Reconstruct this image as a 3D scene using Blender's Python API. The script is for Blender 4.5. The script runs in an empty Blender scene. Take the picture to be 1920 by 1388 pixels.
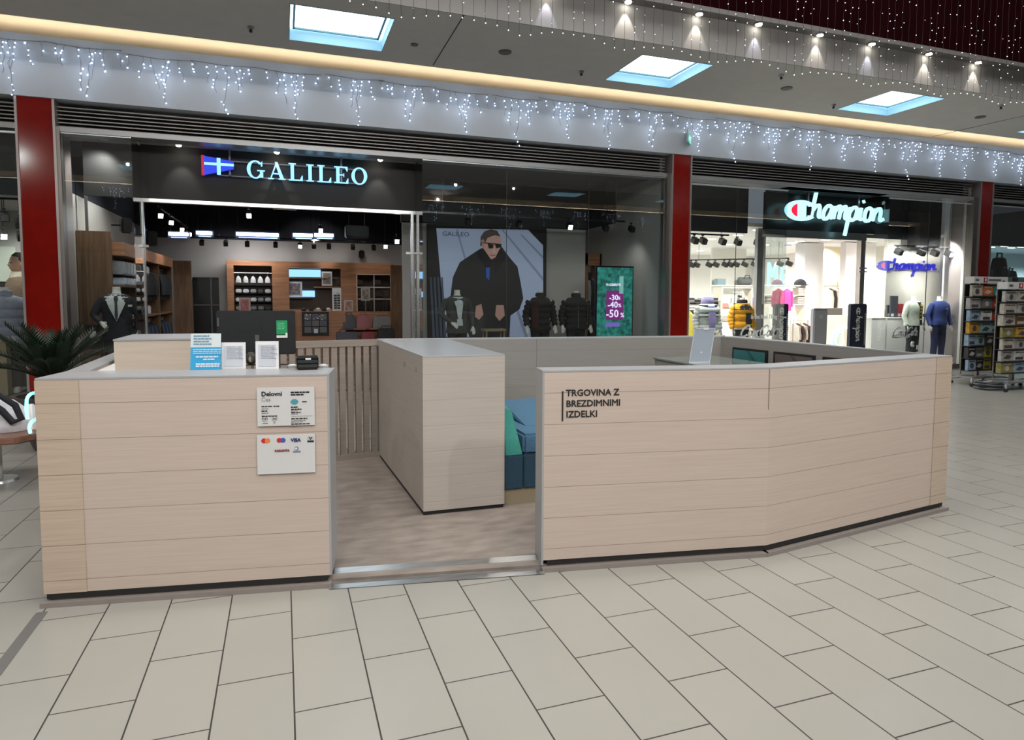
import bpy, math, random
from mathutils import Vector, Matrix
random.seed(7)
SC = bpy.context.scene
COL = SC.collection
# ------------------------------------------------------------------ camera
F, CX, CY, H = 1259.5, 986.3, 644.1, 1.634
_p, _r, _w = math.radians(4.037), math.radians(.32), math.radians(19.911)
def _rot(v): return Vector((v[0]*math.cos(_w)+v[1]*math.sin(_w), -v[0]*math.sin(_w)+v[1]*math.cos(_w), v[2]))
_u0 = Vector((0, math.sin(_p), math.cos(_p))); _r0 = Vector((1, 0, 0))
CR = _rot(math.cos(_r)*_r0 + math.sin(_r)*_u0)
CU = _rot(math.cos(_r)*_u0 - math.sin(_r)*_r0)
CF = _rot(Vector((0, math.cos(_p), -math.sin(_p))))
EYE = Vector((0, 0, H))
cam = bpy.data.objects.new('camera', bpy.data.cameras.new('camera'))
COL.objects.link(cam)
M = Matrix.Identity(4)
for i in range(3):
    M[i][0], M[i][1], M[i][2], M[i][3] = CR[i], CU[i], -CF[i], EYE[i]
cam.matrix_world = M
cam.data.sensor_width = 36; cam.data.lens = F/1920*36
cam.data.shift_x = (960-CX)/1920; cam.data.shift_y = (CY-694)/1920
cam.data.clip_start = .05; cam.data.clip_end = 200
SC.camera = cam
def ray(x, y): return CR*((x-CX)/F) - CU*((y-CY)/F) + CF
def W(x, y, Y): d = ray(x, y); return EYE + d*(Y/d.y)
def WX(x, y, X): d = ray(x, y); return EYE + d*(X/d.x)
def WZ(x, y, z): d = ray(x, y); return EYE + d*((z-H)/d.z)
# ------------------------------------------------------------------ world, view, lights
wd = bpy.data.worlds.new('world'); SC.world = wd; wd.use_nodes = True
wd.node_tree.nodes['Background'].inputs[0].default_value = (.62, .70, .80, 1)
wd.node_tree.nodes['Background'].inputs[1].default_value = .22
SC.view_settings.view_transform = 'Standard'; SC.view_settings.look = 'None'
SC.view_settings.gamma = 1; SC.view_settings.use_curve_mapping = False
SC.view_settings.exposure = 0.0
SC.cycles.use_denoising = True
SC.cycles.sample_clamp_indirect = 4
SC.cycles.max_bounces = 8
SC.cycles.transparent_max_bounces = 16
SC.cycles.caustics_reflective = False; SC.cycles.caustics_refractive = False
def area(name, loc, size, power, col=(1, 1, 1), target=None, shape='RECTANGLE', spread=math.pi):
    l = bpy.data.lights.new(name, 'AREA'); l.shape = shape
    l.size = size[0]; l.size_y = size[1]; l.energy = power; l.color = col; l.spread = spread
    o = bpy.data.objects.new(name, l); COL.objects.link(o); o.location = loc
    d = Vector(target)-Vector(loc) if target else Vector((0, 0, -1))
    o.rotation_euler = d.to_track_quat('-Z', 'Y').to_euler()
    return o
def spot(name, loc, target, power, angle=50, blend=.6, col=(1, .93, .82), r=.03):
    l = bpy.data.lights.new(name, 'SPOT'); l.energy = power; l.spot_size = math.radians(angle); l.spot_blend = blend
    l.color = col; l.shadow_soft_size = r
    o = bpy.data.objects.new(name, l); COL.objects.link(o); o.location = loc
    o.rotation_euler = (Vector(target)-Vector(loc)).to_track_quat('-Z', 'Y').to_euler()
    return o
area('atrium_overhead_fill', (3.5, 3.9, 11.5), (24, 5), 1500, (1, .97, .93))  # unseen area light added above the void for overhead ambient
def lamps(name, xs, ys, z, power, col=(1, .96, .9), angle=150, r=.12, aim=(0, 0, -1)):
    for x in xs:
        for y in ys: spot(name, (x, y, z), (x+aim[0], y+aim[1], z+aim[2]), power, angle, .8, col, r)
lamps('opposite_downlight', (-6.5, -4, -2.2, -.8, .6, 2, 3.6, 5.4, 7.4), (.85,), 5.25, 105, (1, .955, .90), 125, .03, (0, .8, -1))
lamps('opposite_front_fill', (-4, -1.5, .8, 3, 5.5), (-2.3,), 5.2, 300, (1, .945, .9), 100, .03, (0, 1.9, -1))  # added spots without fixtures, light the kiosk fronts from behind the camera
lamps('near_downlight', (-7, -3.4, 2.95, 7.4), (8.1, 9.5), 4.85, 30, (1, .93, .84), 120, .05)
# Galileo interior
lamps('galileo_room_spot', (-1.2, 1.6, 4.2), (14.2, 16.2, 18.0), 3.9, 34, (1, .94, .86))
lamps('galileo_window_spot', (3.1, 4.4, 5.7, 6.5), (12.2,), 3.0, 16, (1, .95, .9), 120, .04, (0, .35, -1))
lamps('galileo_left_window_spot', (-2.5,), (11.75,), 3.85, 75, (1, .95, .9), 120, .05, (-.25, .3, -1))
lamps('galileo_side_wall_fill', (-2.3,), (12.6, 13.9), 3.7, 70, (1, .96, .92), 110, .05, (-.6, .2, -1))  # added spots without fixtures that brighten the left wall
# Champion interior
lamps('champion_room_spot', (8.6, 11, 13.4, 15.8), (13.8, 16.4, 19.4), 3.12, 400, (1, .97, .93), 165)
lamps('champion_window_spot', (8.1, 9.1), (12.0,), 3.0, 150, (1, .97, .93), 130)
lamps('champion_display_spot', (13.3, 14.2, 14.9), (11.7,), 2.95, 170, (1, .98, .94), 130, .05, (.5, .8, -1))
# neighbours
lamps('luggage_shop_spot', (18.4, 20.8, 23), (12.7, 14.4), 3.02, 420, (.75, .92, 1))
lamps('coat_shop_spot', (-6, -4.2), (12.6, 14.2), 3.05, 100, (1, .96, .88))
# ------------------------------------------------------------------ materials
def nd(nt, t, **kw):
    n = nt.nodes.new(t)
    for k, v in kw.items(): setattr(n, k, v)
    return n
MATS = {}
def mat(name, col, rough=.5, metal=0, emit=0, ecol=None, noise=0, nscale=(8, 8, 8), spec=.5, sheen=0):
    if name in MATS: return MATS[name]
    m = bpy.data.materials.new(name); m.use_nodes = True
    nt = m.node_tree; b = nt.nodes['Principled BSDF']
    b.inputs['Base Color'].default_value = (*col, 1)
    b.inputs['Roughness'].default_value = rough; b.inputs['Metallic'].default_value = metal
    b.inputs['Specular IOR Level'].default_value = spec
    if emit:
        b.inputs['Emission Color'].default_value = (*(ecol or col), 1)
        b.inputs['Emission Strength'].default_value = emit
    if noise:
        g = nd(nt, 'ShaderNodeNewGeometry'); mp = nd(nt, 'ShaderNodeMapping'); mp.inputs['Scale'].default_value = nscale
        n = nd(nt, 'ShaderNodeTexNoise'); n.inputs['Scale'].default_value = 1; n.inputs['Detail'].default_value = 5
        r = nd(nt, 'ShaderNodeValToRGB')
        r.color_ramp.elements[0].position = .3; r.color_ramp.elements[1].position = .7
        r.color_ramp.elements[0].color = (*[c*(1-noise) for c in col], 1)
        r.color_ramp.elements[1].color = (*[min(1, c*(1+noise)) for c in col], 1)
        nt.links.new(g.outputs['Position'], mp.inputs[0]); nt.links.new(mp.outputs[0], n.inputs['Vector'])
        nt.links.new(n.outputs[0], r.inputs[0]); nt.links.new(r.outputs[0], b.inputs['Base Color'])
    MATS[name] = m
    return m
def lamp_mat(name, col, strength, sample=False):
    m = mat(name, (.02, .02, .02), .5, 0, strength, col)
    m.cycles.emission_sampling = 'AUTO' if sample else 'NONE'
    return m
def glass(name, tint=(1, 1, 1), ior=1.5, base=0.0):
    if name in MATS: return MATS[name]
    m = bpy.data.materials.new(name); m.use_nodes = True; nt = m.node_tree; nt.nodes.clear()
    o = nd(nt, 'ShaderNodeOutputMaterial'); mx = nd(nt, 'ShaderNodeMixShader')
    t = nd(nt, 'ShaderNodeBsdfTransparent'); t.inputs[0].default_value = (*tint, 1)
    g = nd(nt, 'ShaderNodeBsdfGlossy'); g.inputs['Roughness'].default_value = .01
    f = nd(nt, 'ShaderNodeFresnel'); f.inputs[0].default_value = ior
    ma = nd(nt, 'ShaderNodeMath', operation='MULTIPLY_ADD'); ma.inputs[1].default_value = 1.9; ma.inputs[2].default_value = base
    bf = nd(nt, 'ShaderNodeNewGeometry'); iv = nd(nt, 'ShaderNodeMath', operation='SUBTRACT'); iv.inputs[0].default_value = 1
    mu = nd(nt, 'ShaderNodeMath', operation='MULTIPLY'); mu.use_clamp = True
    nt.links.new(bf.outputs['Backfacing'], iv.inputs[1]); nt.links.new(f.outputs[0], ma.inputs[0])
    nt.links.new(ma.outputs[0], mu.inputs[0]); nt.links.new(iv.outputs[0], mu.inputs[1]); nt.links.new(mu.outputs[0], mx.inputs[0])
    nt.links.new(t.outputs[0], mx.inputs[1]); nt.links.new(g.outputs[0], mx.inputs[2]); nt.links.new(mx.outputs[0], o.inputs[0])
    MATS[name] = m
    return m
def plank_mat(name, col, grain=.10, line=.62, period=.187, phase=.131, stretch=(3, 3, 90)):
    """laminate boards: horizontal joints every `period` metres plus a fine lengthwise grain"""
    m = bpy.data.materials.new(name); m.use_nodes = True; nt = m.node_tree; b = nt.nodes['Principled BSDF']
    b.inputs['Roughness'].default_value = .42; b.inputs['Specular IOR Level'].default_value = .35
    g = nd(nt, 'ShaderNodeNewGeometry'); mp = nd(nt, 'ShaderNodeMapping'); mp.inputs['Scale'].default_value = stretch
    n = nd(nt, 'ShaderNodeTexNoise'); n.inputs['Scale'].default_value = 1; n.inputs['Detail'].default_value = 6
    r = nd(nt, 'ShaderNodeValToRGB'); r.color_ramp.elements[0].position = .32; r.color_ramp.elements[1].position = .68
    r.color_ramp.elements[0].color = (*[c*(1-grain) for c in col], 1); r.color_ramp.elements[1].color = (*[c*(1+grain) for c in col], 1)
    s = nd(nt, 'ShaderNodeSeparateXYZ')
    a = nd(nt, 'ShaderNodeMath', operation='MULTIPLY_ADD'); a.inputs[1].default_value = 1/period; a.inputs[2].default_value = 10-phase/period
    fr = nd(nt, 'ShaderNodeMath', operation='FRACT')
    lt = nd(nt, 'ShaderNodeMath', operation='LESS_THAN'); lt.inputs[1].default_value = .0035/period
    mx = nd(nt, 'ShaderNodeMixRGB', blend_type='MULTIPLY'); mx.inputs[2].default_value = (line, line*.93, line*.88, 1)
    L = nt.links.new
    L(g.outputs['Position'], mp.inputs[0]); L(mp.outputs[0], n.inputs['Vector']); L(n.outputs[0], r.inputs[0])
    L(g.outputs['Position'], s.inputs[0]); L(s.outputs[2], a.inputs[0]); L(a.outputs[0], fr.inputs[0]); L(fr.outputs[0], lt.inputs[0])
    L(lt.outputs[0], mx.inputs[0]); L(r.outputs[0], mx.inputs[1]); L(mx.outputs[0], b.inputs['Base Color'])
    MATS[name] = m
    return m
def tile_mat(name, c1, c2, grout, bw, rh, off, ox, oy, mortar, rough=.3, swap=True, spec=.5):
    m = bpy.data.materials.new(name); m.use_nodes = True; nt = m.node_tree; b = nt.nodes['Principled BSDF']
    g = nd(nt, 'ShaderNodeNewGeometry'); s = nd(nt, 'ShaderNodeSeparateXYZ'); c = nd(nt, 'ShaderNodeCombineXYZ')
    ax = nd(nt, 'ShaderNodeMath', operation='ADD'); ay = nd(nt, 'ShaderNodeMath', operation='ADD')
    ax.inputs[1].default_value = ox; ay.inputs[1].default_value = oy
    t = nd(nt, 'ShaderNodeTexBrick'); t.offset = off; t.inputs['Scale'].default_value = 1
    t.inputs['Color1'].default_value = (*c1, 1); t.inputs['Color2'].default_value = (*c2, 1); t.inputs['Mortar'].default_value = (*grout, 1)
    t.inputs['Mortar Size'].default_value = mortar; t.inputs['Mortar Smooth'].default_value = .1
    t.inputs['Brick Width'].default_value = bw; t.inputs['Row Height'].default_value = rh
    n = nd(nt, 'ShaderNodeTexNoise'); n.inputs['Scale'].default_value = 1.3; n.inputs['Detail'].default_value = 4
    mr = nd(nt, 'ShaderNodeMapRange'); mr.inputs[3].default_value = .93; mr.inputs[4].default_value = 1.06
    mx = nd(nt, 'ShaderNodeMixRGB', blend_type='MULTIPLY'); mx.inputs[0].default_value = 1
    L = nt.links.new
    L(g.outputs['Position'], s.inputs[0]); L(s.outputs[0], ax.inputs[0]); L(s.outputs[1], ay.inputs[0])
    L(ax.outputs[0], c.inputs[1 if swap else 0]); L(ay.outputs[0], c.inputs[0 if swap else 1]); L(c.outputs[0], t.inputs['Vector'])
    L(g.outputs['Position'], n.inputs['Vector']); L(n.outputs[0], mr.inputs[0])
    L(t.outputs[0], mx.inputs[1]); L(mr.outputs[0], mx.inputs[2]); L(mx.outputs[0], b.inputs['Base Color'])
    rr = nd(nt, 'ShaderNodeMapRange'); rr.inputs[3].default_value = rough; rr.inputs[4].default_value = .8
    L(t.outputs['Fac'], rr.inputs[0]); L(rr.outputs[0], b.inputs['Roughness'])
    b.inputs['Specular IOR Level'].default_value = spec
    MATS[name] = m
    return m
LAM = plank_mat('light_oak_laminate', (.53, .447, .392), grain=.045, line=.55)
LAMD = plank_mat('darker_oak_laminate', (.50, .405, .325), grain=.09, line=.45)
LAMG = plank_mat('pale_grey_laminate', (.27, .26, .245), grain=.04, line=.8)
CAP = mat('grey_white_laminate_top', (.35, .36, .375), .35, noise=.03, nscale=(40, 40, 40))
TILE = tile_mat('beige_floor_tile', (.305, .300, .272), (.322, .315, .286), (.03, .028, .026), .6, .3, .5, 1.1862, -3.2785+.3, .0035, rough=.24)
WOODF = mat('grey_brown_vinyl', (.25, .215, .19), .3, noise=.24, nscale=(5, 13, 5))
STEEL = mat('brushed_steel', (.55, .57, .58), .28, 1.0, noise=.1, nscale=(3, 60, 60))
FRAME = mat('bronze_grey_metal', (.23, .215, .20), .35, .8)
DARK = mat('black_matt', (.012, .012, .013), .6)
BLACK = mat('black_gloss', (.01, .01, .011), .25)
GRAYW = mat('painted_grey_wall', (.36, .35, .345), .8, noise=.03, nscale=(3, 3, 3))
WHITEW = mat('white_wall', (.74, .72, .69), .8, noise=.02, nscale=(3, 3, 3))
CREAM = mat('cream_wall', (.66, .63, .56), .8, noise=.02, nscale=(3, 3, 3))
NAVY = mat('navy_black_ceiling', (.008, .011, .022), .8)
CEIL = mat('mall_ceiling_paint', (.60, .59, .575), .85, noise=.03, nscale=(5, 5, 5))
FASC = mat('pale_blue_grey_fascia', (.52, .56, .62), .6, noise=.03, nscale=(2, 2, 2))
RED = mat('deep_red_lacquer', (.23, .008, .005), .12, noise=.10, nscale=(6, 6, 6))
LOUV = mat('louvre_bronze', (.34, .32, .31), .4, .4)
OAK = mat('warm_walnut_veneer', (.36, .17, .085), .5, noise=.25, nscale=(2, 2, 26))
OAKV = mat('brown_wood_door', (.17, .095, .05), .55, noise=.3, nscale=(26, 26, 2))
WHITE = mat('white_plastic', (.78, .78, .77), .4)
PAPER = mat('white_paper', (.75, .76, .76), .7)
MANN = mat('white_mannequin', (.74, .73, .70), .45)
INK = mat('black_ink', (.015, .015, .015), .6)
GLASS = glass('clear_shop_glass', (.93, .96, .95), 1.52, .045)
ACRY = glass('clear_acrylic', (.86, .90, .93), 1.49, .04)
LED = lamp_mat('cool_white_led', (.72, .84, 1), 9)
LEDW = lamp_mat('warm_white_led', (1, .93, .85), 5)
# ------------------------------------------------------------------ mesh helpers
class MB:
    def __init__(s): s.v = []; s.f = []
    def add(s, vs, fs):
        n = len(s.v); s.v += [Vector(v) for v in vs]; s.f += [tuple(i+n for i in f) for f in fs]; return s
    def box(s, x0, x1, y0, y1, z0, z1):
        return s.add([(x, y, z) for z in (z0, z1) for y in (y0, y1) for x in (x0, x1)],
                     [(0, 2, 3, 1), (4, 5, 7, 6), (0, 1, 5, 4), (2, 6, 7, 3), (0, 4, 6, 2), (1, 3, 7, 5)])
    def obox(s, c, size, rz=0, rx=0):
        m = Matrix.Rotation(rz, 3, 'Z') @ Matrix.Rotation(rx, 3, 'X'); c = Vector(c); a = [q/2 for q in size]
        return s.add([c+m@Vector((x*a[0], y*a[1], z*a[2])) for z in (-1, 1) for y in (-1, 1) for x in (-1, 1)],
                     [(0, 2, 3, 1), (4, 5, 7, 6), (0, 1, 5, 4), (2, 6, 7, 3), (0, 4, 6, 2), (1, 3, 7, 5)])
    def prism(s, pts, z0, z1):
        n = len(pts)
        return s.add([(x, y, z0) for x, y in pts]+[(x, y, z1) for x, y in pts],
                     [tuple(range(n))[::-1], tuple(range(n, 2*n))]+[(i, (i+1) % n, (i+1) % n+n, i+n) for i in range(n)])
    def fp(s, fr, pts, c0=0, c1=.004):
        P, U, V = fr; N = U.cross(V); n = len(pts)
        vs = [P+U*a+V*b+N*c for c in (c0, c1) for a, b in pts]
        return s.add(vs, [tuple(range(n))[::-1], tuple(range(n, 2*n))]+[(i, (i+1) % n, (i+1) % n+n, i+n) for i in range(n)])
    def fr(s, fr, a0, a1, b0, b1, c0=0, c1=.004): return s.fp(fr, [(a0, b0), (a1, b0), (a1, b1), (a0, b1)], c0, c1)
    def ribbon(s, fr, pts, w, c0=0, c1=.01, closed=False):
        P, U, V = fr; N = U.cross(V); n = len(pts); vs = []
        for i, (x, y) in enumerate(pts):
            a = pts[(i-1) % n] if (closed or i > 0) else pts[i]; b = pts[(i+1) % n] if (closed or i < n-1) else pts[i]
            d = Vector((b[0]-a[0], b[1]-a[1])); d = d.normalized() if d.length > 1e-9 else Vector((1, 0)); q = Vector((-d.y, d.x))*w/2
            for c in (c0, c1):
                vs += [P+U*(x+q.x)+V*(y+q.y)+N*c, P+U*(x-q.x)+V*(y-q.y)+N*c]
        fs = []
        for i in range(n if closed else n-1):
            A = 4*i; B = 4*((i+1) % n)
            fs += [(A+2, A+3, B+3, B+2), (A+1, A, B, B+1), (A, A+2, B+2, B), (A+3, A+1, B+1, B+3)]
        if not closed: fs += [(0, 1, 3, 2), (4*n-4, 4*n-2, 4*n-1, 4*n-3)]
        return s.add(vs, fs)
    def tube(s, pts, r, n=8, sq=1, closed=False):
        pts = [Vector(p) for p in pts]; k = len(pts); R = r if isinstance(r, (list, tuple)) else [r]*k
        rings = []; ref = None
        for i, p in enumerate(pts):
            a = pts[(i-1) % k] if (closed or i > 0) else p; b = pts[(i+1) % k] if (closed or i < k-1) else p
            d = (b-a); d = d.normalized() if d.length > 1e-9 else Vector((0, 0, 1))
            if ref is None: ref = Vector((0, 1, 0)) if abs(d.y) < .9 else Vector((1, 0, 0))
            e1 = (ref-d*ref.dot(d)).normalized(); ref = e1; e2 = d.cross(e1)
            rings.append([p+(e1*math.cos(t)*sq+e2*math.sin(t))*R[i] for t in [2*math.pi*j/n for j in range(n)]])
        return s.loft(rings, cap=not closed, loop=closed)
    def loft(s, rings, cap=True, loop=False):
        n = len(rings[0]); base = len(s.v); vs = [p for r in rings for p in r]; fs = []
        k = len(rings)
        for i in range(k if loop else k-1):
            A = i*n; B = ((i+1) % k)*n
            fs += [(A+j, A+(j+1) % n, B+(j+1) % n, B+j) for j in range(n)]
        if cap: fs += [tuple(range(n))[::-1], tuple(range((k-1)*n, k*n))]
        return s.add(vs, fs)
    def ell(s, rings, n=18, cx=0, cy=0):
        """rings of (z, rx, ry[, ox, oy])"""
        return s.loft([[Vector((cx+(q[3] if len(q) > 3 else 0)+q[1]*math.cos(2*math.pi*j/n), cy+(q[4] if len(q) > 4 else 0)+q[2]*math.sin(2*math.pi*j/n), q[0])) for j in range(n)] for q in rings])
    def cyl(s, x, y, z0, z1, r0, r1=None, n=20): return s.ell([(z0, r0, r0), (z1, r1 or r0, r1 or r0)], n, x, y)
    def ball(s, c, r, n=8, m=5, sc=(1, 1, 1)):
        c = Vector(c); rings = [[c+Vector((r*sc[0]*math.sin(a)*math.cos(t), r*sc[1]*math.sin(a)*math.sin(t), r*sc[2]*math.cos(a))) for t in [2*math.pi*j/n for j in range(n)]] for a in [math.pi*(i+.06)/(m+.12) for i in range(m+1)]]
        return s.loft(rings)
    def build(s, name, m, parent=None, smooth=False, bevel=0, label=None, origin=None):
        me = bpy.data.meshes.new(name)
        if parent is None: 
            if origin is None:
                xs = [v.x for v in s.v]; ys = [v.y for v in s.v]
                origin = ((min(xs)+max(xs))/2, (min(ys)+max(ys))/2, min(v.z for v in s.v))
            o3 = Vector(origin)
        else:
            o3 = wloc(parent)
        me.from_pydata([tuple(v-o3) for v in s.v], [], s.f); me.update()
        import bmesh
        bm = bmesh.new(); bm.from_mesh(me); bmesh.ops.recalc_face_normals(bm, faces=bm.faces)
        if bevel: bmesh.ops.bevel(bm, geom=[e for e in bm.edges if e.calc_face_angle(0) > .5], offset=bevel, segments=2, affect='EDGES', clamp_overlap=True)
        bm.to_mesh(me); bm.free()
        if smooth:
            for p in me.polygons: p.use_smooth = True
            try: me.set_sharp_from_angle(angle=math.radians(50))
            except Exception: pass
        me.materials.append(m)
        o = bpy.data.objects.new(name, me); COL.objects.link(o)
        if parent is None: o.location = o3
        else: o.parent = parent
        if label: o['label'] = label
        return o
def wloc(o):
    v = Vector((0, 0, 0))
    while o is not None: v += o.location; o = o.parent
    return v
def thing(name, label, cat, loc, group=None):
    o = bpy.data.objects.new(name, None); COL.objects.link(o); o.location = loc; o.empty_display_size = .1
    return tag(o, label, cat, group)
def tag(o, label, cat, group=None):
    o['label'] = label; o['category'] = cat
    if group: o['group'] = group
    return o
def struct(o): o['kind'] = 'structure'; return o
def stuff(o): o['kind'] = 'stuff'; return o
def dup(root, loc, rz=None, label=None, group=None, scale=None):
    r = root.copy(); COL.objects.link(r); r.location = loc
    if rz is not None: r.rotation_euler = (0, 0, rz)
    if scale: r.scale = scale
    if label: r['label'] = label
    if group: r['group'] = group
    for ch in list(root.children):
        c = ch.copy(); COL.objects.link(c); c.parent = r
        for g in list(ch.children):
            d = g.copy(); COL.objects.link(d); d.parent = c
    return r
XH, YH, ZH = Vector((1, 0, 0)), Vector((0, 1, 0)), Vector((0, 0, 1))
def face(P): return (Vector(P), XH, ZH)         # frame on a plane that faces the mall (-Y)
def dirframe(P, d): d = Vector((d[0], d[1], 0)).normalized(); return (Vector(P), d, ZH)
def text(s, fr, size, m, parent, name='lettering', align='LEFT', ext=.001, off=.002, bold=0, wide=1):
    cu = bpy.data.curves.new(name, 'FONT'); cu.body = s; cu.size = size; cu.extrude = ext; cu.align_x = align; cu.resolution_u = 2
    t = bpy.data.objects.new(name+'_src', cu); COL.objects.link(t)
    me = bpy.data.meshes.new_from_object(t.evaluated_get(bpy.context.evaluated_depsgraph_get()))
    COL.objects.unlink(t); bpy.data.objects.remove(t); bpy.data.curves.remove(cu)
    P, U, V = fr; N = U.cross(V); o3 = wloc(parent) if parent else Vector(P)
    for v in me.vertices: v.co = P+U*v.co.x*wide+V*v.co.y+N*(v.co.z+off+ext)-o3
    if bold:      # thicken by a few shifted copies (keeps narrow corners open)
        vs = [v.co.copy() for v in me.vertices]; fs = [tuple(p.vertices) for p in me.polygons]; n = len(vs); V2, F2 = [], []
        for k, (a, b) in enumerate(((0, 0), (bold, 0), (-bold, 0), (0, bold), (0, -bold))): V2 += [tuple(v+U*a+V*b+N*(k*2e-5)) for v in vs]; F2 += [tuple(i+n*k for i in f) for f in fs]
        me = bpy.data.meshes.new(name); me.from_pydata(V2, [], F2); me.update()
    me.materials.clear(); me.materials.append(m)
    for p in me.polygons: p.material_index = 0
    o = bpy.data.objects.new(name, me); COL.objects.link(o)
    if parent: o.parent = parent
    else: o.location = o3
    return o
def chaikin(pts, k=2, closed=False):
    for _ in range(k):
        q = [] if closed else [pts[0]]
        n = len(pts)
        for i in range(n if closed else n-1):
            a, b = pts[i], pts[(i+1) % n]
            q += [(a[0]*.75+b[0]*.25, a[1]*.75+b[1]*.25), (a[0]*.25+b[0]*.75, a[1]*.25+b[1]*.75)]
        if not closed: q.append(pts[-1])
        pts = q
    return pts
GL = {'h': (1.0, [[(0, 2), (0, 0)], [(0, .5), (.3, 1.05), (.62, .95), (.62, 0), (1, .15)]]),
 'a': (1.0, [[(.68, .9), (.3, 1.1), (0, .6), (.05, 0), (.4, -.1), (.68, .4), (.7, 1)], [(.7, 1), (.68, 0), (1, .15)]]),
 'm': (1.35, [[(0, 1), (0, 0)], [(0, .5), (.25, 1.1), (.5, .95), (.5, 0)], [(.5, .5), (.75, 1.1), (1, .95), (1, 0), (1.35, .15)]]),
 'p': (1.0, [[(0, 1), (0, -1.3)], [(0, .6), (.3, 1.1), (.68, .9), (.65, .1), (.3, -.1), (0, .2)], [(.62, .1), (1, .15)]]),
 'i': (.45, [[(0, 1), (.02, 0), (.45, .15)], [(.05, 1.5), (.14, 1.56)]]),
 'o': (.85, [[(.3, 1.05), (0, .9), (0, .1), (.3, -.1), (.62, .1), (.62, .9), (.3, 1.05)], [(.5, .9), (.85, .8)]]),
 'n': (1.0, [[(0, 1), (0, 0)], [(0, .5), (.3, 1.1), (.62, .95), (.62, 0), (1, .2)]]),
 'l': (.5, [[(.25, .2), (.4, 1.6), (.15, 2.1), (0, 1.2), (.05, 0), (.5, .15)]]),
 'c': (.85, [[(.6, .8), (.3, 1.05), (0, .7), (.05, .05), (.4, -.08), (.85, .2)]]),
 'C': (1.9, [[(1.7, 1.7), (1.5, 2.1), (1, 2.1), (.3, 1.5), (0, .6), (.3, -.1), (1, -.1), (1.6, .3)], [(.1, .2), (-.1, -.5), (.6, -.6), (1.6, -.35)]])}
def script(s, fr, h, w, m, parent, name='lettering', slant=.22, c0=0, c1=.02, start=0, vs=1):
    mb = MB(); x = start
    for ch in s:
        adv, st = GL[ch]
        for pl in st:
            pl = chaikin(pl, 2) if len(pl) > 2 else pl
            mb.ribbon(fr, [((x+a+b*slant)*h, b*h*vs) for a, b in pl], w, c0, c1)
        x += adv
    return mb.build(name, m, parent), x*h
def ring(mb, fr, cx, cy, rx, ry, ix, iy, a0=0, a1=360, c0=0, c1=.02, n=28):
    pts = []
    P, U, V = fr
    for i in range(n):
        t0, t1 = [math.radians(a0+(a1-a0)*k/n) for k in (i, i+1)]
        mb.fp(fr, [(cx+rx*math.cos(t0), cy+ry*math.sin(t0)), (cx+rx*math.cos(t1), cy+ry*math.sin(t1)), (cx+ix*math.cos(t1), cy+iy*math.sin(t1)), (cx+ix*math.cos(t0), cy+iy*math.sin(t0))], c0, c1)
def disc(mb, fr, cx, cy, rx, ry=None, c0=0, c1=.002, n=20, a0=0, a1=360):
    ry = ry or rx
    k = n if a1-a0 >= 360 else n+1
    mb.fp(fr, [(cx+rx*math.cos(math.radians(a0+(a1-a0)*i/n)), cy+ry*math.sin(math.radians(a0+(a1-a0)*i/n))) for i in range(k)], c0, c1)
# ================================================================== SETTING
YF, YB = 11.3, 12.0
def block(name, x0, x1, y0, y1, z0, z1, m): return struct(MB().box(x0, x1, y0, y1, z0, z1).build(name, m))
block('floor', -14, 30, -6, 11.3, -.1, 0, TILE)
SKYX = [(-4.35, -3.2), (.135, 1.32), (4.63, 5.78), (9.10, 10.27), (13.6, 14.8)]
def mall_ceiling(ya, yb, sy0, sy1, nm, z=4.9):
    mb = MB(); mb.box(-14, 30, ya, sy0, z, z+.3); mb.box(-14, 30, sy1, yb, z, z+.3)
    x = -14
    for a, b in SKYX: mb.box(x, a, sy0, sy1, z, z+.3); x = b
    mb.box(x, 30, sy0, sy1, z, z+.3)
    return struct(mb.build(nm, CEIL))
mall_ceiling(7.86, 9.75, 8.24, 9.38, 'ceiling')

SKYW = mat('skylight_well_paint', (.34, .60, .74), .6)
SKYE = lamp_mat('skylight_panel', (.86, .95, 1), 4.0, True)
def skylight(x0, x1, y0, y1, label, Z=0):
    t = thing('skylight_box', label, 'skylight', ((x0+x1)/2, (y0+y1)/2, 4.9), 'square skylight boxes in the mall ceiling')
    mb = MB(); w = .012
    mb.box(x0+.001, x0+w, y0, y1, 4.895+Z, 5.06+Z); mb.box(x1-w, x1-.001, y0, y1, 4.895+Z, 5.06+Z); mb.box(x0, x1, y0+.001, y0+w, 4.895+Z, 5.06+Z); mb.box(x0, x1, y1-w, y1-.001, 4.895+Z, 5.06+Z)
    mb.build('light_well', SKYW, t)
    MB().box(x0+w, x1-w, y0+w, y1-w, 5.04+Z, 5.06+Z).build('light_panel', SKYE, t)
    mb = MB()
    for a, b, c, d in ((x0+.05, x1-.05, y0+.05, y0+.075), (x0+.05, x1-.05, y1-.075, y1-.05), (x0+.05, x0+.075, y0+.05, y1-.05), (x1-.075, x1-.05, y0+.05, y1-.05)): mb.box(a, b, c, d, 5.02+Z, 5.04+Z)
    mb.build('inner_frame', mat('dark_teal_frame', (.08, .22, .28), .5), t)
for (a, b), l in zip(SKYX[1:], ('glowing square skylight box above the blue pennant shop sign', 'glowing square skylight box near the middle of the ceiling', 'glowing square skylight box at right above the script shop sign', 'glowing square skylight box cut by the right edge of the photo')):
    skylight(a, b, 8.24, 9.38, l)
mall_ceiling(-2.0, 1.05, -.5, .45, 'ceiling_opposite', 5.3)
for a, b in SKYX: skylight(a, b, -.5, .45, 'glowing square skylight box on the opposite side, behind the camera', .4)
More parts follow.
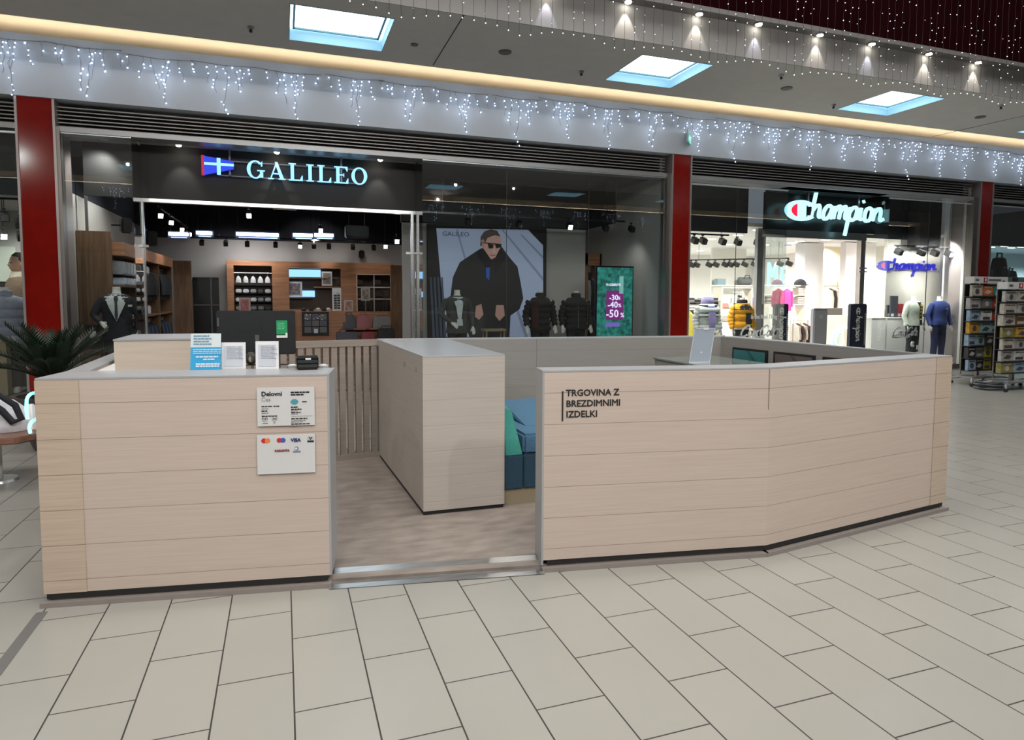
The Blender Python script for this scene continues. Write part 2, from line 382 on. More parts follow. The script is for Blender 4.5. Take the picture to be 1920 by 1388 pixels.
# cove above the shops
COVE = mat('cove_cream_paint', (.74, .68, .58), .7)
def cove(y0, s, nm):          # s=+1 shop side, -1 opposite side
    mb = MB()
    mb.box(-14, 30, min(y0, y0+s*2.6), max(y0, y0+s*2.6), 5.42, 5.5)
    mb.box(-14, 30, min(y0+s*2.5, y0+s*2.6), max(y0+s*2.5, y0+s*2.6), 5.1, 5.42)
    mb.box(-14, 30, min(y0, y0+s*.02), max(y0, y0+s*.02), 5.2, 5.42)
    return struct(mb.build(nm, COVE))
cove(9.75, 1, 'trim_1'); struct(MB().box(-14, 30, -4.2, -2.0, 5.75, 5.8).box(-14, 30, -4.2, -4.15, 5.2, 5.75).box(-14, 30, -2.02, -2.0, 5.6, 5.75).build('trim_2', COVE))
WARM = lamp_mat('warm_cove_led', (1, .80, .55), 13, True)
struct(MB().box(-14, 30, 11.45, 11.49, 5.17, 5.19).build('trim_3', WARM))
struct(MB().box(-14, 30, -3.2, -3.16, 5.25, 5.27).build('trim_4', WARM))
# fascia boards
block('wall_fascia', -14, 30, 11.18, 11.75, 4.33, 5.16, FASC)
block('wall_fascia_opposite', -14, 30, -3.4, -2.85, 4.4, 5.22, mat('dark_navy_fascia', (.05, .06, .08), .6))
# void edge with downlight lip
BULK = mat('bulkhead_grey_paint', (.30, .295, .29), .8, noise=.04, nscale=(3, 3, 3))
block('wall_void_edge', -14, 30, 7.86, 7.95, 5.2, 5.34, BULK)
block('trim_6', -14, 30, 7.68, 7.95, 5.34, 5.40, mat('slab_edge_metal', (.20, .19, .185), .5))
block('wall_void_edge_front', -14, 30, 7.845, 7.86, 4.9, 5.34, BULK)
MAROON = mat('dark_maroon_wall', (.014, .0016, .0026), 1.0, noise=.2, nscale=(2, 2, 2), spec=.02)
block('wall_upper_storey', -14, 30, 8.6, 8.7, 5.4, 13, MAROON)
block('wall_void_edge_opposite', -14, 30, 1.05, 1.10, 5.3, 5.9, BULK)
block('wall_upper_opposite', -14, 30, -.6, -.5, 5.9, 13, MAROON)
block('ceiling_atrium', -14, 30, -.6, 8.7, 12.9, 13, mat('atrium_roof_paint', (.3, .3, .3), .9))
# opposite shop fronts (seen only as reflections)
block('wall_opposite', -14, 30, -6, -5.9, 0, 5.3, mat('opposite_shops_wall', (.22, .21, .20), .8))
block('wall_opposite_band', -14, 30, -3.3, -3.1, 3.0, 4.4, DARK)
block('wall_left', -14.1, -14, -6, 24, 0, 5.4, GRAYW)
block('wall_right', 30, 30.1, -6, 24, 0, 5.4, GRAYW)
# expansion joint strip in the floor and joints in the ceiling
struct(MB().box(-1.215, -1.165, -6, 3.98, .0, .004).build('trim_7', mat('zinc_joint_strip', (.30, .30, .29), .35, .7)))
j = MB()
for a, b in ((WZ(870, 28, 4.9), WZ(812, 122, 4.9)), (WZ(1920, 217, 4.9), WZ(1748, 256, 4.9))):
    d = (b-a).normalized(); n_ = Vector((-d.y, d.x, 0))*.006
    j.add([a+n_, a-n_, b-n_, b+n_, a+n_-ZH*.004, a-n_-ZH*.004, b-n_-ZH*.004, b+n_-ZH*.004], [(0, 1, 2, 3), (4, 5, 6, 7), (0, 1, 5, 4), (1, 2, 6, 5), (2, 3, 7, 6), (3, 0, 4, 7)])
struct(j.build('trim_8', DARK))
# small fittings in the ceiling
k = 0
for px_, py_ in ((470, 50), (1090, 133), (1465, 140), (1563, 196), (1877, 197)):
    p = WZ(px_, py_, 4.9); k += 1
    t = thing('sprinkler_head', ['black sprinkler head left of the first skylight', 'black sprinkler head between the first and second skylights', 'black sprinkler head right of the second skylight', 'black sprinkler head just left of the third skylight', 'black sprinkler head right of the third skylight'][k-1], 'sprinkler', (p.x, p.y, 4.85), 'sprinkler heads in the mall ceiling')
    MB().cyl(p.x, p.y, 4.87, 4.9, .035, .04, 12).build('escutcheon', mat('pale_metal', (.4, .4, .4), .4, .6), t)
    MB().cyl(p.x, p.y, 4.835, 4.87, .022, .012, 10).build('nozzle', DARK, t)
for i, (px_, py_) in enumerate(((947, 97), (1475, 165), (1838, 219), (777, 83))):
    p = WZ(px_, py_, 4.9)
    MBx = MB().cyl(p.x, p.y, 4.885, 4.9, .085 if i < 3 else .045, .09 if i < 3 else .05, 24)
    tag(MBx.build('ceiling_speaker' if i < 3 else 'smoke_detector', mat('grey_grille', (.14, .135, .13), .6), smooth=True),
        ['round grey ceiling speaker right of the diagonal joint', 'round grey ceiling speaker between second and third skylights', 'round grey ceiling speaker right of the third skylight', 'small round detector just right of the first skylight'][i], 'speaker' if i < 3 else 'detector')
# downlights along the void edge
DLE = lamp_mat('downlight_lens', (1, .93, .80), 30)
for i, px_ in enumerate((1028, 1177, 1310, 1421, 1536, 1633, 1740, 1832)):
    p = W(px_, 0, 7.78); x = W(px_, [5, 28, 50, 76, 88, 108, 123, 138][i], 7.78).x
    t = thing('recessed_downlight', 'small round recessed downlight in the slab edge, %s from the left' % ['first', 'second', 'third', 'fourth', 'fifth', 'sixth', 'seventh', 'eighth'][i], 'downlight', (x, 7.77, 5.33), 'downlights along the edge of the void')
    q = MB(); q.ell([(5.325, .06, .06), (5.342, .06, .06)], 18, x, 7.77); q.build('trim_ring', mat('chrome_ring', (.7, .7, .7), .2, 1), t)
    MB().cyl(x, 7.77, 5.318, 5.325, .042, .042, 14).build('lens', DLE, t)
    cool = i in (0, 3, 5)
    spot('downlight_beam', (x, 7.77, 5.31), (x, 7.83, 4.9), 16 if not cool else 13, 56 if not cool else 44, .4, (1, .9, .76) if not cool else (.85, .84, 1), .01)
# ------------------------------------------------------------------ facade columns and louvres
def column(x0, x1, label):
    t = thing('facade_column', label, 'column', ((x0+x1)/2, 11.25, 0), 'red lacquered columns between the shops')
    MB().box(x0+.03, x1-.03, 11.22, 11.9, .08, 4.33).build('red_panel', RED, t)
    m = mat('column_edge_metal', (.42, .37, .36), .35, .6)
    MB().box(x0, x0+.03, 11.20, 11.9, .08, 4.33).build('edge_profile', m, t); MB().box(x1-.03, x1, 11.20, 11.9, .08, 4.33).build('edge_profile', m, t)
    MB().box(x0+.02, x1-.02, 11.235, 11.9, 0, .08).build('plinth', FRAME, t)
column(-3.40, -2.93, 'tall glossy red column at far left beside the potted palm')
column(6.98, 7.42, 'tall glossy red column between the two shop windows behind the kiosk')
column(15.2, 15.63, 'tall glossy red column at right behind the book rack')
def louvre(x0, x1, label, z0=3.96, z1=4.30):
    t = thing('louvre_grille', label, 'ventilation grille', ((x0+x1)/2, 11.4, z0), 'louvre bands above the shop windows')
    MB().box(x0, x1, 11.56, 11.6, z0+.012, z1).build('backing', DARK, t)
    mb = MB()
    for i in range(6):
        z = z0+.02+i*(z1-z0-.05)/5.4
        mb.add([(x0, 11.34, z), (x1, 11.34, z), (x1, 11.44, z+.03), (x0, 11.44, z+.03), (x0, 11.34, z+.014), (x1, 11.34, z+.014), (x1, 11.44, z+.044), (x0, 11.44, z+.044)],
               [(0, 1, 2, 3), (4, 5, 6, 7), (0, 1, 5, 4), (2, 3, 7, 6), (0, 3, 7, 4), (1, 2, 6, 5)])
    mb.build('slats', LOUV, t)
louvre(-2.93, 6.9, 'long dark louvre band above the shop with the blue pennant sign')
louvre(7.42, 15.1, 'dark louvre band above the shop with the script sign')
louvre(15.63, 29, 'dark louvre band at far right above the backpack shop')
louvre(-13, -3.40, 'dark louvre band at far left above the coat shop')
block('ceiling_soffit', -13, 29, 11.76, 11.9, 4.31, 4.34, BULK)
for i, (a, b) in enumerate(((-13, -3.40), (-2.93, 6.98), (7.42, 15.2), (15.63, 29))):
    block('trim_%d' % (20+i), a, b, 11.26, 11.6, 3.90, 3.97, mat('head_profile_metal', (.34, .345, .35), .35, .5))
def pane(mb, x0, x1, z0, z1, y=YF): mb.box(x0, x1, y, y+.012, z0, z1)
def window(nm, panes, z0=.10, z1=3.90):
    """frameless glazing: one structure with its panes and slim rails as children"""
    w = bpy.data.objects.new(nm, None); COL.objects.link(w); w.location = (panes[0][0], YF, z0); w['kind'] = 'structure'
    for x0, x1 in panes:
        g = MB(); pane(g, x0+.003, x1-.003, z0, z1); struct(g.build('glass_pane', GLASS, w))
    xa, xb = panes[0][0], panes[-1][1]
    struct(MB().box(xa, xb, YF-.03, YF+.04, z0-.1, z0).build('bottom_rail', FRAME, w))
    struct(MB().box(xa, xb, YF-.012, YF+.03, z1-.015, z1+.012).build('head_rail', mat('pale_head_rail', (.62, .70, .74), .3, .6), w))
    for x0, x1 in panes[1:]: struct(MB().box(x0-.003, x0+.003, YF-.001, YF+.014, z0, z1).build('glass_joint', mat('glass_joint_silicone', (.05, .055, .06), .4), w))
    return w
window('window_1', [(-2.93, -2.03)]); window('window_2', [(2.24, 3.72), (3.72, 5.30), (5.30, 6.93)])
window('window_3', [(7.42, 8.55), (8.55, 9.79)], z1=3.82); window('window_4', [(12.55, 13.75), (13.75, 15.05)], z1=3.82)
window('window_5', [(-6.5, -5.0), (-5.0, -3.4)], z1=3.85); window('window_6', [(15.7, 18), (18, 20.5)], z1=3.82)
# glass returns into the recessed entrances
w = bpy.data.objects.new('window_7', None); COL.objects.link(w); w['kind'] = 'structure'
for x, z in ((-2.03, 3.9), (2.24, 3.9), (9.79, 3.82), (12.55, 3.82)):
    struct(MB().box(x-.006, x+.006, YF+.01, YB, .02, z).build('glass_return', GLASS, w))
# metal window end frames next to columns
for i, (x0, x1) in enumerate(((6.90, 6.98), (15.06, 15.2), (-2.93, -2.89))): block('trim_%d' % (30+i), x0, x1, 11.24, 11.42, 0, 3.96, FRAME)
# ================================================================== KIOSK
A, B, C = Vector((-1.2, 4.06, 0)), Vector((2.85, 3.39, 0)), Vector((4.79, 3.69, 0))
dAB = (B-A).normalized(); nAB = Vector((-dAB.y, dAB.x, 0)); dBC = (C-B).normalized(); nBC = Vector((-dBC.y, dBC.x, 0))
P_FR = A+dAB*1.44; P_RL = A+dAB*2.665
F_, E_, D_ = Vector((-1.2, 6.38, 0)), Vector((.88, 6.67, 0)), Vector((4.57, 6.26, 0))
ZT, ZP = 1.2, .035
def shrink(poly, k):
    c = sum((Vector(p) for p in poly), Vector((0, 0)))/len(poly); return [tuple(c+(Vector(p)-c)*k) for p in poly]
def xy(*vs): return [(v.x, v.y) for v in vs]
def kwall(name, label, poly, m, ends=(), cat='kiosk wall', cap=CAP):
    c = sum((Vector(p) for p in poly), Vector((0, 0)))/len(poly)
    t = thing(name, label, cat, (c.x, c.y, 0))
    MB().prism(poly, ZP+.03, ZT-.012).build('cladding', m, t)
    MB().prism(poly, ZT-.012, ZT).build('top_board', cap, t, bevel=.002)
    MB().prism(shrink(poly, .985), ZP, ZP+.03).build('shadow_gap', DARK, t)
    return t
tk = .33
left = kwall('service_counter', 'pale oak clad kiosk counter at left with two white notices on its front', xy(A+dAB*.0, P_FR, P_FR+nAB*tk, A+nAB*tk), LAM, cat='counter')
# darker return boards at the outer corners (a thin board let into the front)
e = MB(); fr = (A-nAB*.002, dAB, ZH); e.fr(fr, 0, .205, ZP+.03, ZT-.012, 0, .002); e.build('corner_board', LAMD, left, label='slightly darker oak board at the left corner')
e = MB(); e.prism(xy(P_FR+dAB*.0, P_FR+dAB*.012, P_FR+dAB*.012+nAB*tk, P_FR+nAB*tk), ZP+.03, ZT); e.build('end_board', CAP, left)
lw = kwall('kiosk_side_wall', 'low oak clad kiosk wall running back on the left behind the neon sign', xy(A+nAB*tk, A+nAB*tk+XH*.115, F_+XH*.115, F_), LAM)
right = kwall('kiosk_front_wall', 'long pale oak clad kiosk wall at right lettered in black, bent outward near its middle', xy(P_RL, B, C, C+nBC*.19+Vector((-.02, 0, 0)), B+(nAB+nBC).normalized()*.19, P_RL+nAB*.19), LAM)
e = MB(); fr = (C-dBC*.20-nBC*.002, dBC, ZH); e.fr(fr, 0, .2, ZP+.03, ZT-.012, 0, .002); e.build('corner_board', LAMD, right, label='slightly darker oak board at the right corner')
e = MB(); e.prism(xy(P_RL-dAB*.012, P_RL, P_RL+nAB*.19, P_RL-dAB*.012+nAB*.19), ZP, ZT); e.build('end_board', CAP, right)
e = MB(); fr = (B-dAB*.012-nAB*.0015, dAB, ZH); e.fr(fr, 0, .004, ZP+.9, ZT-.012, 0, .0015); e.build('board_joint', mat('joint_brown', (.20, .16, .14), .7), right)  # brown strip marks the board joint
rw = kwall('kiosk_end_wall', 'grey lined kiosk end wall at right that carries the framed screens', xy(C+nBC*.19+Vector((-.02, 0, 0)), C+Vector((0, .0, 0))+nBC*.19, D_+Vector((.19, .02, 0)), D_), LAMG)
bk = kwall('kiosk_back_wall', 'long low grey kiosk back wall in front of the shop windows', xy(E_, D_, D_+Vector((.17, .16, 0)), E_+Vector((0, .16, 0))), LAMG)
e = MB(); q = E_+(D_-E_)*.43; fr = (q, (D_-E_).normalized(), ZH); e.fr(fr, 0, .004, ZP, ZT-.012, 0, .001); e.build('board_joint', mat('joint_grey', (.12, .12, .11), .7), bk)  # dark grey strip marks the board joint
# slatted back-left wall
SL = plank_mat('grey_oak_slats', (.27, .235, .205), line=1.0)
dFE = (E_-F_).normalized(); LFE = (E_-F_).length; nFE = Vector((-dFE.y, dFE.x, 0))
sw = thing('slatted_screen', 'low slatted oak screen at the back of the kiosk left of the tall cabinet', 'screen', ((F_.x+E_.x)/2, (F_.y+E_.y)/2, 0))
fr = (F_, dFE, ZH)
MB().fr(fr, 0, LFE, 1.14, ZT, -.08, 0).build('top_rail', SL, sw); MB().fr(fr, 0, LFE, ZP, .09, -.08, 0).build('bottom_rail', SL, sw)
MB().fr(fr, 0, LFE, .70, .72, -.075, -.06).fr(fr, 0, LFE, 1.02, 1.045, -.075, -.06).build('rear_rails', SL, sw)
n = int(LFE/.0765)
for i in range(n+1):
    a = LFE-.02-i*.0765
    if a-.054 > 0: MB().fr(fr, a-.054, a, .09, 1.14, -.05, -.008).build('slat', SL, sw)
# cabinet
cb = thing('tall_cabinet', 'tall pale oak cabinet standing in the middle of the kiosk beside the blue sofa', 'cabinet', (1.24, 5.6, 0))
cp = [(.935, 4.75), (1.55, 4.74), (1.55, 6.58), (.875, 6.655)]
MB().prism(cp, ZP+.03, ZT-.012).build('body', plank_mat('cabinet_laminate', (.46, .425, .385), grain=.05, line=.84), cb)
MB().prism(cp, ZT-.012, ZT).build('top_board', mat('blue_grey_top', (.40, .43, .45), .22), cb, bevel=.002)
MB().prism(shrink(cp, .985), ZP, ZP+.03).build('plinth', DARK, cb)
fr = (Vector((.935, 4.75, 0)), Vector((-.034, 1, 0)).normalized(), ZH)
m_ = MB()
for a in (.20, .24, .62, .66): m_.fr(fr, a, a+.014, 1.06, 1.10, -.0, .003)
m_.build('hinge_caps', mat('grey_screw_cap', (.2, .2, .2), .4), cb)
# platform with vinyl top and steel ramp
hexo = xy(A, B, C, D_+Vector((.19, .16, 0)), E_+Vector((0, .16, 0)), F_+Vector((0, .1, 0)))
pf = thing('kiosk_platform', 'grey brown wood vinyl kiosk platform with a steel ramp at its entrance', 'platform', (1.7, 5, 0))
MB().prism(shrink(hexo, .992), 0, ZP).build('vinyl_floor', WOODF, pf)
edge = MB()
for p, q, d, nn in ((A, P_FR, dAB, nAB), (P_RL, B, dAB, nAB), (B, C, dBC, nBC)):
    L_ = (q-p).length; f_ = (p, d, ZH); edge.fr(f_, -.01, L_+.01, 0, .026, -.03, .028)
edge.build('edge_profile', mat('edge_beige_grey', (.30, .27, .25), .45, .3), pf)
rm = MB(); a, b = P_FR-nAB*.05+ZH*.004, P_RL-nAB*.05+ZH*.004; a2, b2 = P_FR+nAB*.14, P_RL+nAB*.14
rm.add([a, b, b2+ZH*.047, a2+ZH*.047, a-ZH*.0, b, b2, a2], [(0, 1, 2, 3), (4, 5, 6, 7), (0, 1, 5, 4), (2, 3, 7, 6), (0, 3, 7, 4), (1, 2, 6, 5)])
rm.build('steel_ramp', STEEL, pf)
# raised cream box on the counter corner
zc = W(200, 637, 4.9).z
bx = thing('storage_box_unit', 'raised cream cabinet behind the left counter beside the blue leaflet', 'cabinet', (-.6, 5.2, ZP))
xr = W(398, 640, 4.9).x
MB().box(-1.015, xr, 4.9, 5.5, ZP, zc-.01).build('body', mat('cream_laminate', (.56, .49, .41), .5, noise=.05, nscale=(3, 3, 80)), bx)
MB().box(-1.018, xr+.004, 4.895, 5.505, zc-.01, zc).build('top_board', CAP, bx)
# writing on the right wall
WR = (P_RL-nAB*.0, dAB, ZH)
def on_ab(px_, py_):      # point on the kiosk front plane A-B
    d = ray(px_, py_); nn = nAB; t = (A-EYE).dot(nn)/d.dot(nn); return EYE+d*t
wt = thing('kiosk_lettering', 'black three line TRGOVINA Z BREZDIMNIMI IZDELKI lettering with a vertical bar', 'lettering', on_ab(1054, 790)-nAB*.003)
o = on_ab(1062, 743); sz = .052
for i, (s_, y_) in enumerate((('TRGOVINA Z', 743), ('BREZDIMNIMI', 763), ('IZDELKI', 783))):
    p = on_ab(1061, y_); text(s_, (p-nAB*.001, dAB, ZH), .0545, INK, wt, 'text_line', bold=.0013, wide=1.0, off=0)
p = on_ab(1053, 790); MB().fr((p-nAB*.001, dAB, ZH), 0, .009, 0, .178, 0, .002).build('vertical_bar', INK, wt)
# notice boards
def board(px0, py0, px1, py1, label, name='notice_board', cat='sign'):
    p = on_ab(px0, py1); q = on_ab(px1, py1); tl = on_ab(px0, py0)
    t = thing(name, label, cat, p-nAB*.008)
    w_ = (q-p).dot(dAB); h_ = tl.z-p.z
    MB().fr((p-nAB*.007, dAB, ZH), 0, w_, 0, h_, 0, .006).build('panel', mat('white_board_gloss', (.63, .64, .65), .35), t)
    return t, (p-nAB*.0135, dAB, ZH), w_, h_
t, fr, w_, h_ = board(484, 727, 591, 799, 'white opening hours notice headed Delovni Cas on the left counter')
gi = mat('grey_ink', (.16, .16, .16), .6)
text('Delovni', fr, .034, INK, t, 'heading', bold=.001, off=.0).location += dAB*.022+ZH*(h_-.045)
text('Čas', fr, .031, mat('pale_grey_ink', (.36, .37, .37), .6), t, 'heading', off=.0).location += dAB*.022+ZH*(h_-.074)
def lines(parent, fr, rows, m, name='small_print'):
    mb = MB()
    for a, b, w2, hh in rows:      # broken strokes so that the row reads as words
        x = a
        while x < a+w2-.004:
            l = min(random.uniform(.010, .026), a+w2-x); mb.fr(fr, x, x+l, b, b+hh, 0, .0012); x += l+.003
    return mb.build(name, m, parent)
c1, c2 = .022, w_*.585
lines(t, fr, [(c1, h_-.105, .055, .006), (c1+.062, h_-.105, .03, .006), (c1, h_-.130, .035, .006), (c1, h_-.158, .085, .006), (c2, h_-.032, .10, .008), (c2, h_-.045, .07, .008), (c2+.058, h_-.083, .03, .005),
              (c2, h_-.112, .035, .006), (c2, h_-.124, .055, .006), (c2, h_-.142, .05, .006), (c2, h_-.176, .085, .006), (c2, h_-.205, .10, .006)], INK)
lines(t, fr, [(c1, h_-.116, .04, .003), (c1, h_-.140, .035, .003), (c1, h_-.170, .03, .003), (c2, h_-.131, .035, .003), (c2, h_-.149, .035, .003), (c2, h_-.160, .11, .0015), (c2, h_-.185, .075, .003), (c2, h_-.193, .06, .003), (c2, h_-.213, .04, .003)], gi)
mb = MB()
for cx in (c1+.016, c1+.066):
    ring(mb, fr, cx, .04, .0145, .0145, .0125, .0125, c0=0, c1=.0012, n=18)
mb.fp(fr, [(c1+.012, .033), (c1+.022, .036), (c1+.019, .05)], 0, .0014); mb.fr(fr, c1+.058, c1+.075, .036, .043, 0, .0014); mb.fr(fr, c1+.004, c1+.032, .014, .018, 0, .0012); mb.fr(fr, c1+.06, c1+.07, .016, .019, 0, .0012)
mb.build('pictograms', gi, t)
mb = MB(); mb.fp(fr, [(c2-.004, h_-.08), (c2+.006, h_-.068), (c2+.02, h_-.064), (c2+.034, h_-.07), (c2+.04, h_-.08), (c2+.034, h_-.09), (c2+.02, h_-.096), (c2+.006, h_-.092)], 0, .0013); mb.build('emblem', mat('teal_ink', (.07, .30, .36), .6), t)
t, fr, w_, h_ = board(484, 816, 592, 889, 'white card payment notice with card logos, lower of the two on the counter')
def card(cx, cy, ca, cb_, ra=.0135):
    mb = MB(); disc(mb, fr, cx-.009, cy, ra, c1=.0012); mb.build('card_logo', ca, t)
    mb = MB(); disc(mb, fr, cx+.010, cy, ra, c1=.0016); mb.build('card_logo', cb_, t)
y1 = h_-.030; mo = mat('logo_orange', (.75, .22, .05), .6); mr_ = mat('logo_red', (.55, .02, .02), .6); mbl = mat('logo_blue', (.05, .10, .42), .6)
card(.045, y1, mr_, mo); card(.125, y1, mr_, mbl)
text('VISA', fr, .026, mat('logo_navy', (.02, .03, .16), .6), t, 'card_logo', bold=.0012).location += dAB*.176+ZH*(y1-.009)
mb = MB(); mb.fr(fr, .262, .296, y1-.016, y1-.006, 0, .0012); mb.fp(fr, [(.270, y1+.012), (.276, y1+.012), (.279, y1+.004), (.282, y1+.012), (.288, y1+.012), (.281, y1-.002), (.277, y1-.002)], 0, .0012)
ring(mb, fr, .279, y1, .019, .019, .0178, .0178, n=4, a0=45, a1=405, c1=.0012); mb.build('card_logo', mat('logo_black', (.03, .02, .04), .6), t)
text('KARANTA', fr, .0165, mat('logo_maroon', (.22, .03, .03), .6), t, 'card_logo', bold=.0009).location += dAB*.092+ZH*(y1-.062)
mb = MB(); disc(mb, fr, .205, y1-.048, .011, c1=.0012); mb.fr(fr, .185, .226, y1-.070, y1-.061, 0, .0012); mb.build('card_logo', mat('logo_blue_grey', (.18, .22, .36), .6), t)
mb = MB(); disc(mb, fr, .203, y1-.048, .006, c1=.0018); mb.build('card_logo', WHITE, t)
# ---- things standing on the left counter
def stand(px0, px1, pyt, pyb, depth, name, label, cat, tilt=.12, thick=.004):
    """an upright sheet on the counter: returns thing, frame, width, height"""
    p = WZ(px0, pyb, ZT); q = WZ(px1, pyb, ZT); d = Vector((q.x-p.x, 0, 0)); p = Vector((p.x, p.y, ZT)); q = p+dAB*(q.x-p.x)/dAB.x
    w_ = (q-p).length; h_ = (W((px0+px1)/2, pyt, p.y).z-ZT)/math.cos(tilt)
    t = thing(name, label, cat, (p+q)/2)
    V = (ZH*math.cos(tilt)+nAB*math.sin(tilt))
    return t, (p, dAB, V), w_, h_
t, fr, w_, h_ = stand(357, 413, 626, 694, 0, 'leaflet_stand', 'white and blue printed leaflet standing on the left counter', 'leaflet', .16)
MB().fr(fr, 0, w_, h_*.62, h_, 0, .004).build('white_header', mat('pale_leaflet', (.60, .68, .70), .5), t)
MB().fr(fr, 0, w_, 0, h_*.62, 0, .004).build('blue_body', mat('leaflet_blue', (.02, .33, .62), .45), t)
fr2 = (fr[0]-nAB*.0062, fr[1], fr[2])
lines(t, fr2, [(.015, h_*(.92-.075*i), .085+.012*(i % 2), .007) for i in range(4)], mat('steel_blue_ink', (.14, .30, .42), .6), 'heading_print')
lines(t, fr2, [(.015, h_*(.55-.05*i), .15, .004) for i in range(3)]+[(.03, h_*.34, .12, .008), (.07, h_*.27, .06, .008), (.03, h_*.14, .13, .009), (.03, h_*.08, .13, .009)], mat('pale_ink', (.6, .72, .8), .6), 'body_print')
for i, (a, b, ty, l) in enumerate(((416, 461, 642, 'white framed price list on the counter, left of the two'), (480, 523, 640, 'white framed price list on the counter, right of the two'))):
    t, fr, w_, h_ = stand(a, b, ty, 692, 0, 'price_list_frame', l, 'price list', .05)
    MB().fr(fr, 0, w_, 0, h_, 0, .006).build('frame', mat('clear_white_frame', (.78, .80, .83), .3), t)
    fr2 = (fr[0]-nAB*.0075, fr[1], fr[2]); MB().fr(fr2, .015, w_-.015, .015, h_-.02, 0, .0012).build('paper', mat('price_paper', (.56, .60, .66), .5), t)
    fr3 = (fr[0]-nAB*.0092, fr[1], fr[2]); lines(t, fr3, [(.03, h_*(.82-.055*k), .05+.02*(k % 3), .003) for k in range(9)]+[(w_-.04, h_*(.82-.055*k), .018, .003) for k in range(9)], mat('faint_ink', (.34, .38, .44), .6))
# monitor seen from behind
p = W(480, 640, 4.62); x0, z1 = W(405, 583, 4.62).x, W(405, 583, 4.62).z; x1, z0 = W(555, 662, 4.62).x, W(555, 664, 4.62).z
mn = thing('till_monitor', 'large black till monitor seen from behind with a green sticker', 'monitor', ((x0+x1)/2, 4.66, ZP+.74))
MB().box(x0, x1, 4.62, 4.655, z0, z1).build('screen_case', mat('charcoal_plastic', (.010, .013, .014), .45, noise=.2, nscale=(30, 30, 30)), mn, bevel=.006)
MB().box((x0+x1)/2-.10, (x0+x1)/2+.10, 4.655, 4.71, z0+.05, z0+.2).build('rear_hub', BLACK, mn, bevel=.01)
xm = (x0+x1)/2+.07
MB().box(xm-.03, xm+.03, 4.60, 4.66, ZP+.78, z0+.09).box(xm-.12, xm+.12, 4.55, 4.80, ZP+.74, ZP+.765).build('stand', BLACK, mn, bevel=.004)
fr = face((0, 4.619, 0)); a, b = W(518, 601, 4.62), W(539, 627, 4.62)
MB().fr(fr, a.x, b.x, b.z, a.z, 0, .001).build('green_sticker', mat('green_sticker_ink', (.01, .30, .11), .5), mn)
MB().fr(fr, a.x, b.x, b.z-.022, b.z-.006, 0, .001).fr(fr, b.x-.012, b.x, b.z-.022, b.z+.01, 0, .0015).build('white_label', PAPER, mn)
lines(mn, (fr[0]-YH*.001, XH, ZH), [(a.x+.008, a.z-.02-.012*i, .045, .003) for i in range(4)], mat('pale_green_ink', (.25, .6, .4), .6), 'sticker_print')
a = W(408, 596, 4.62); MB().box(a.x-.004, a.x+.008, 4.612, 4.622, a.z-.055, a.z).build('power_button', STEEL, mn)
# worktop under the till
dk = thing('till_desk', 'low inner worktop behind the left counter that carries the till', 'desk', (-.3, 4.7, ZP))
MB().box(-1.0, .25, 4.46, 4.885, .745, ZP+.74).build('worktop', CAP, dk); MB().box(-.99, -.97, 4.48, 4.87, ZP, .745).box(.22, .24, 4.48, 4.87, ZP, .745).build('side_panels', LAMG, dk)
a = W(480, 629, 4.45); 
cs = thing('barcode_scanner', 'slim chrome and black scanner stem between the two price lists', 'scanner', (a.x, 4.5, ZP+.74))
MB().tube([(a.x, 4.5, ZP+.745), (a.x+.01, 4.5, 1.0), (a.x+.004, 4.49, a.z)], .013, 10).build('stem', STEEL, cs, smooth=True)
MB().cyl(a.x, 4.5, ZP+.74, ZP+.755, .07, .06, 20).build('base', BLACK, cs)
# receipt printer / terminal
p = W(575, 690, 4.12); a, b = W(555, 662, 4.22), W(595, 690, 4.22)
tm = thing('receipt_printer', 'small black ribbed printer on the right end of the left counter', 'printer', ((a.x+b.x)/2, 4.15, ZT))
MB().box(a.x, b.x, 4.06, 4.17, ZT, a.z-.01).build('case', BLACK, tm, bevel=.008)
mb = MB()
for i in range(3): mb.box(a.x+.005, b.x-.005, 4.053, 4.06, ZT+.015+i*.026, ZT+.033+i*.026)
mb.build('ribs', mat('dark_plastic_rib', (.03, .033, .035), .35), tm, bevel=.002)
MB().box((a.x+b.x)/2-.012, (a.x+b.x)/2+.018, 4.052, 4.056, a.z-.028, a.z-.018).build('label_badge', WHITE, tm)
cbk = thing('cable_bundle', 'dark looped cables lying on the counter between the price lists', 'cable', (W(470, 690, 4.35).x, 4.25, ZT))
a = WZ(470, 688, ZT); mb = MB()
for i in range(4):
    r0 = .022+i*.006; mb.tube([(a.x+r0*math.cos(t)*.7, a.y+.03+i*.006, ZT+.045+r0*1.6*math.sin(t)*.6) for t in [2*math.pi*k/16 for k in range(16)]], .0035, 6, closed=True)
mb.build('loops', mat('olive_black_cable', (.06, .06, .045), .5), cbk, smooth=True)
MB().tube([(a.x-.05, a.y+.04, ZT+.006), (a.x+.03, a.y+.05, ZT+.008), (a.x+.25, a.y+.03, ZT+.006)], .005, 6).build('lead', BLACK, cbk)
for i, (px_, l) in enumerate(((548, 'small grey coin tray beside the black printer, on its left'), (606, 'small grey coin tray beside the black printer, on its right'))):
    a = WZ(px_, 689, ZT)
    tag(MB().ell([(ZT, .028, .018), (ZT+.012, .030, .020), (ZT+.02, .014, .01)], 14, a.x, a.y).build('coin_tray', mat('pale_grey_plastic', (.5, .52, .53), .4), smooth=True), l, 'tray')
a = WZ(182, 696, ZT); b_ = WZ(216, 696, ZT); h = W(216, 681, b_.y).z
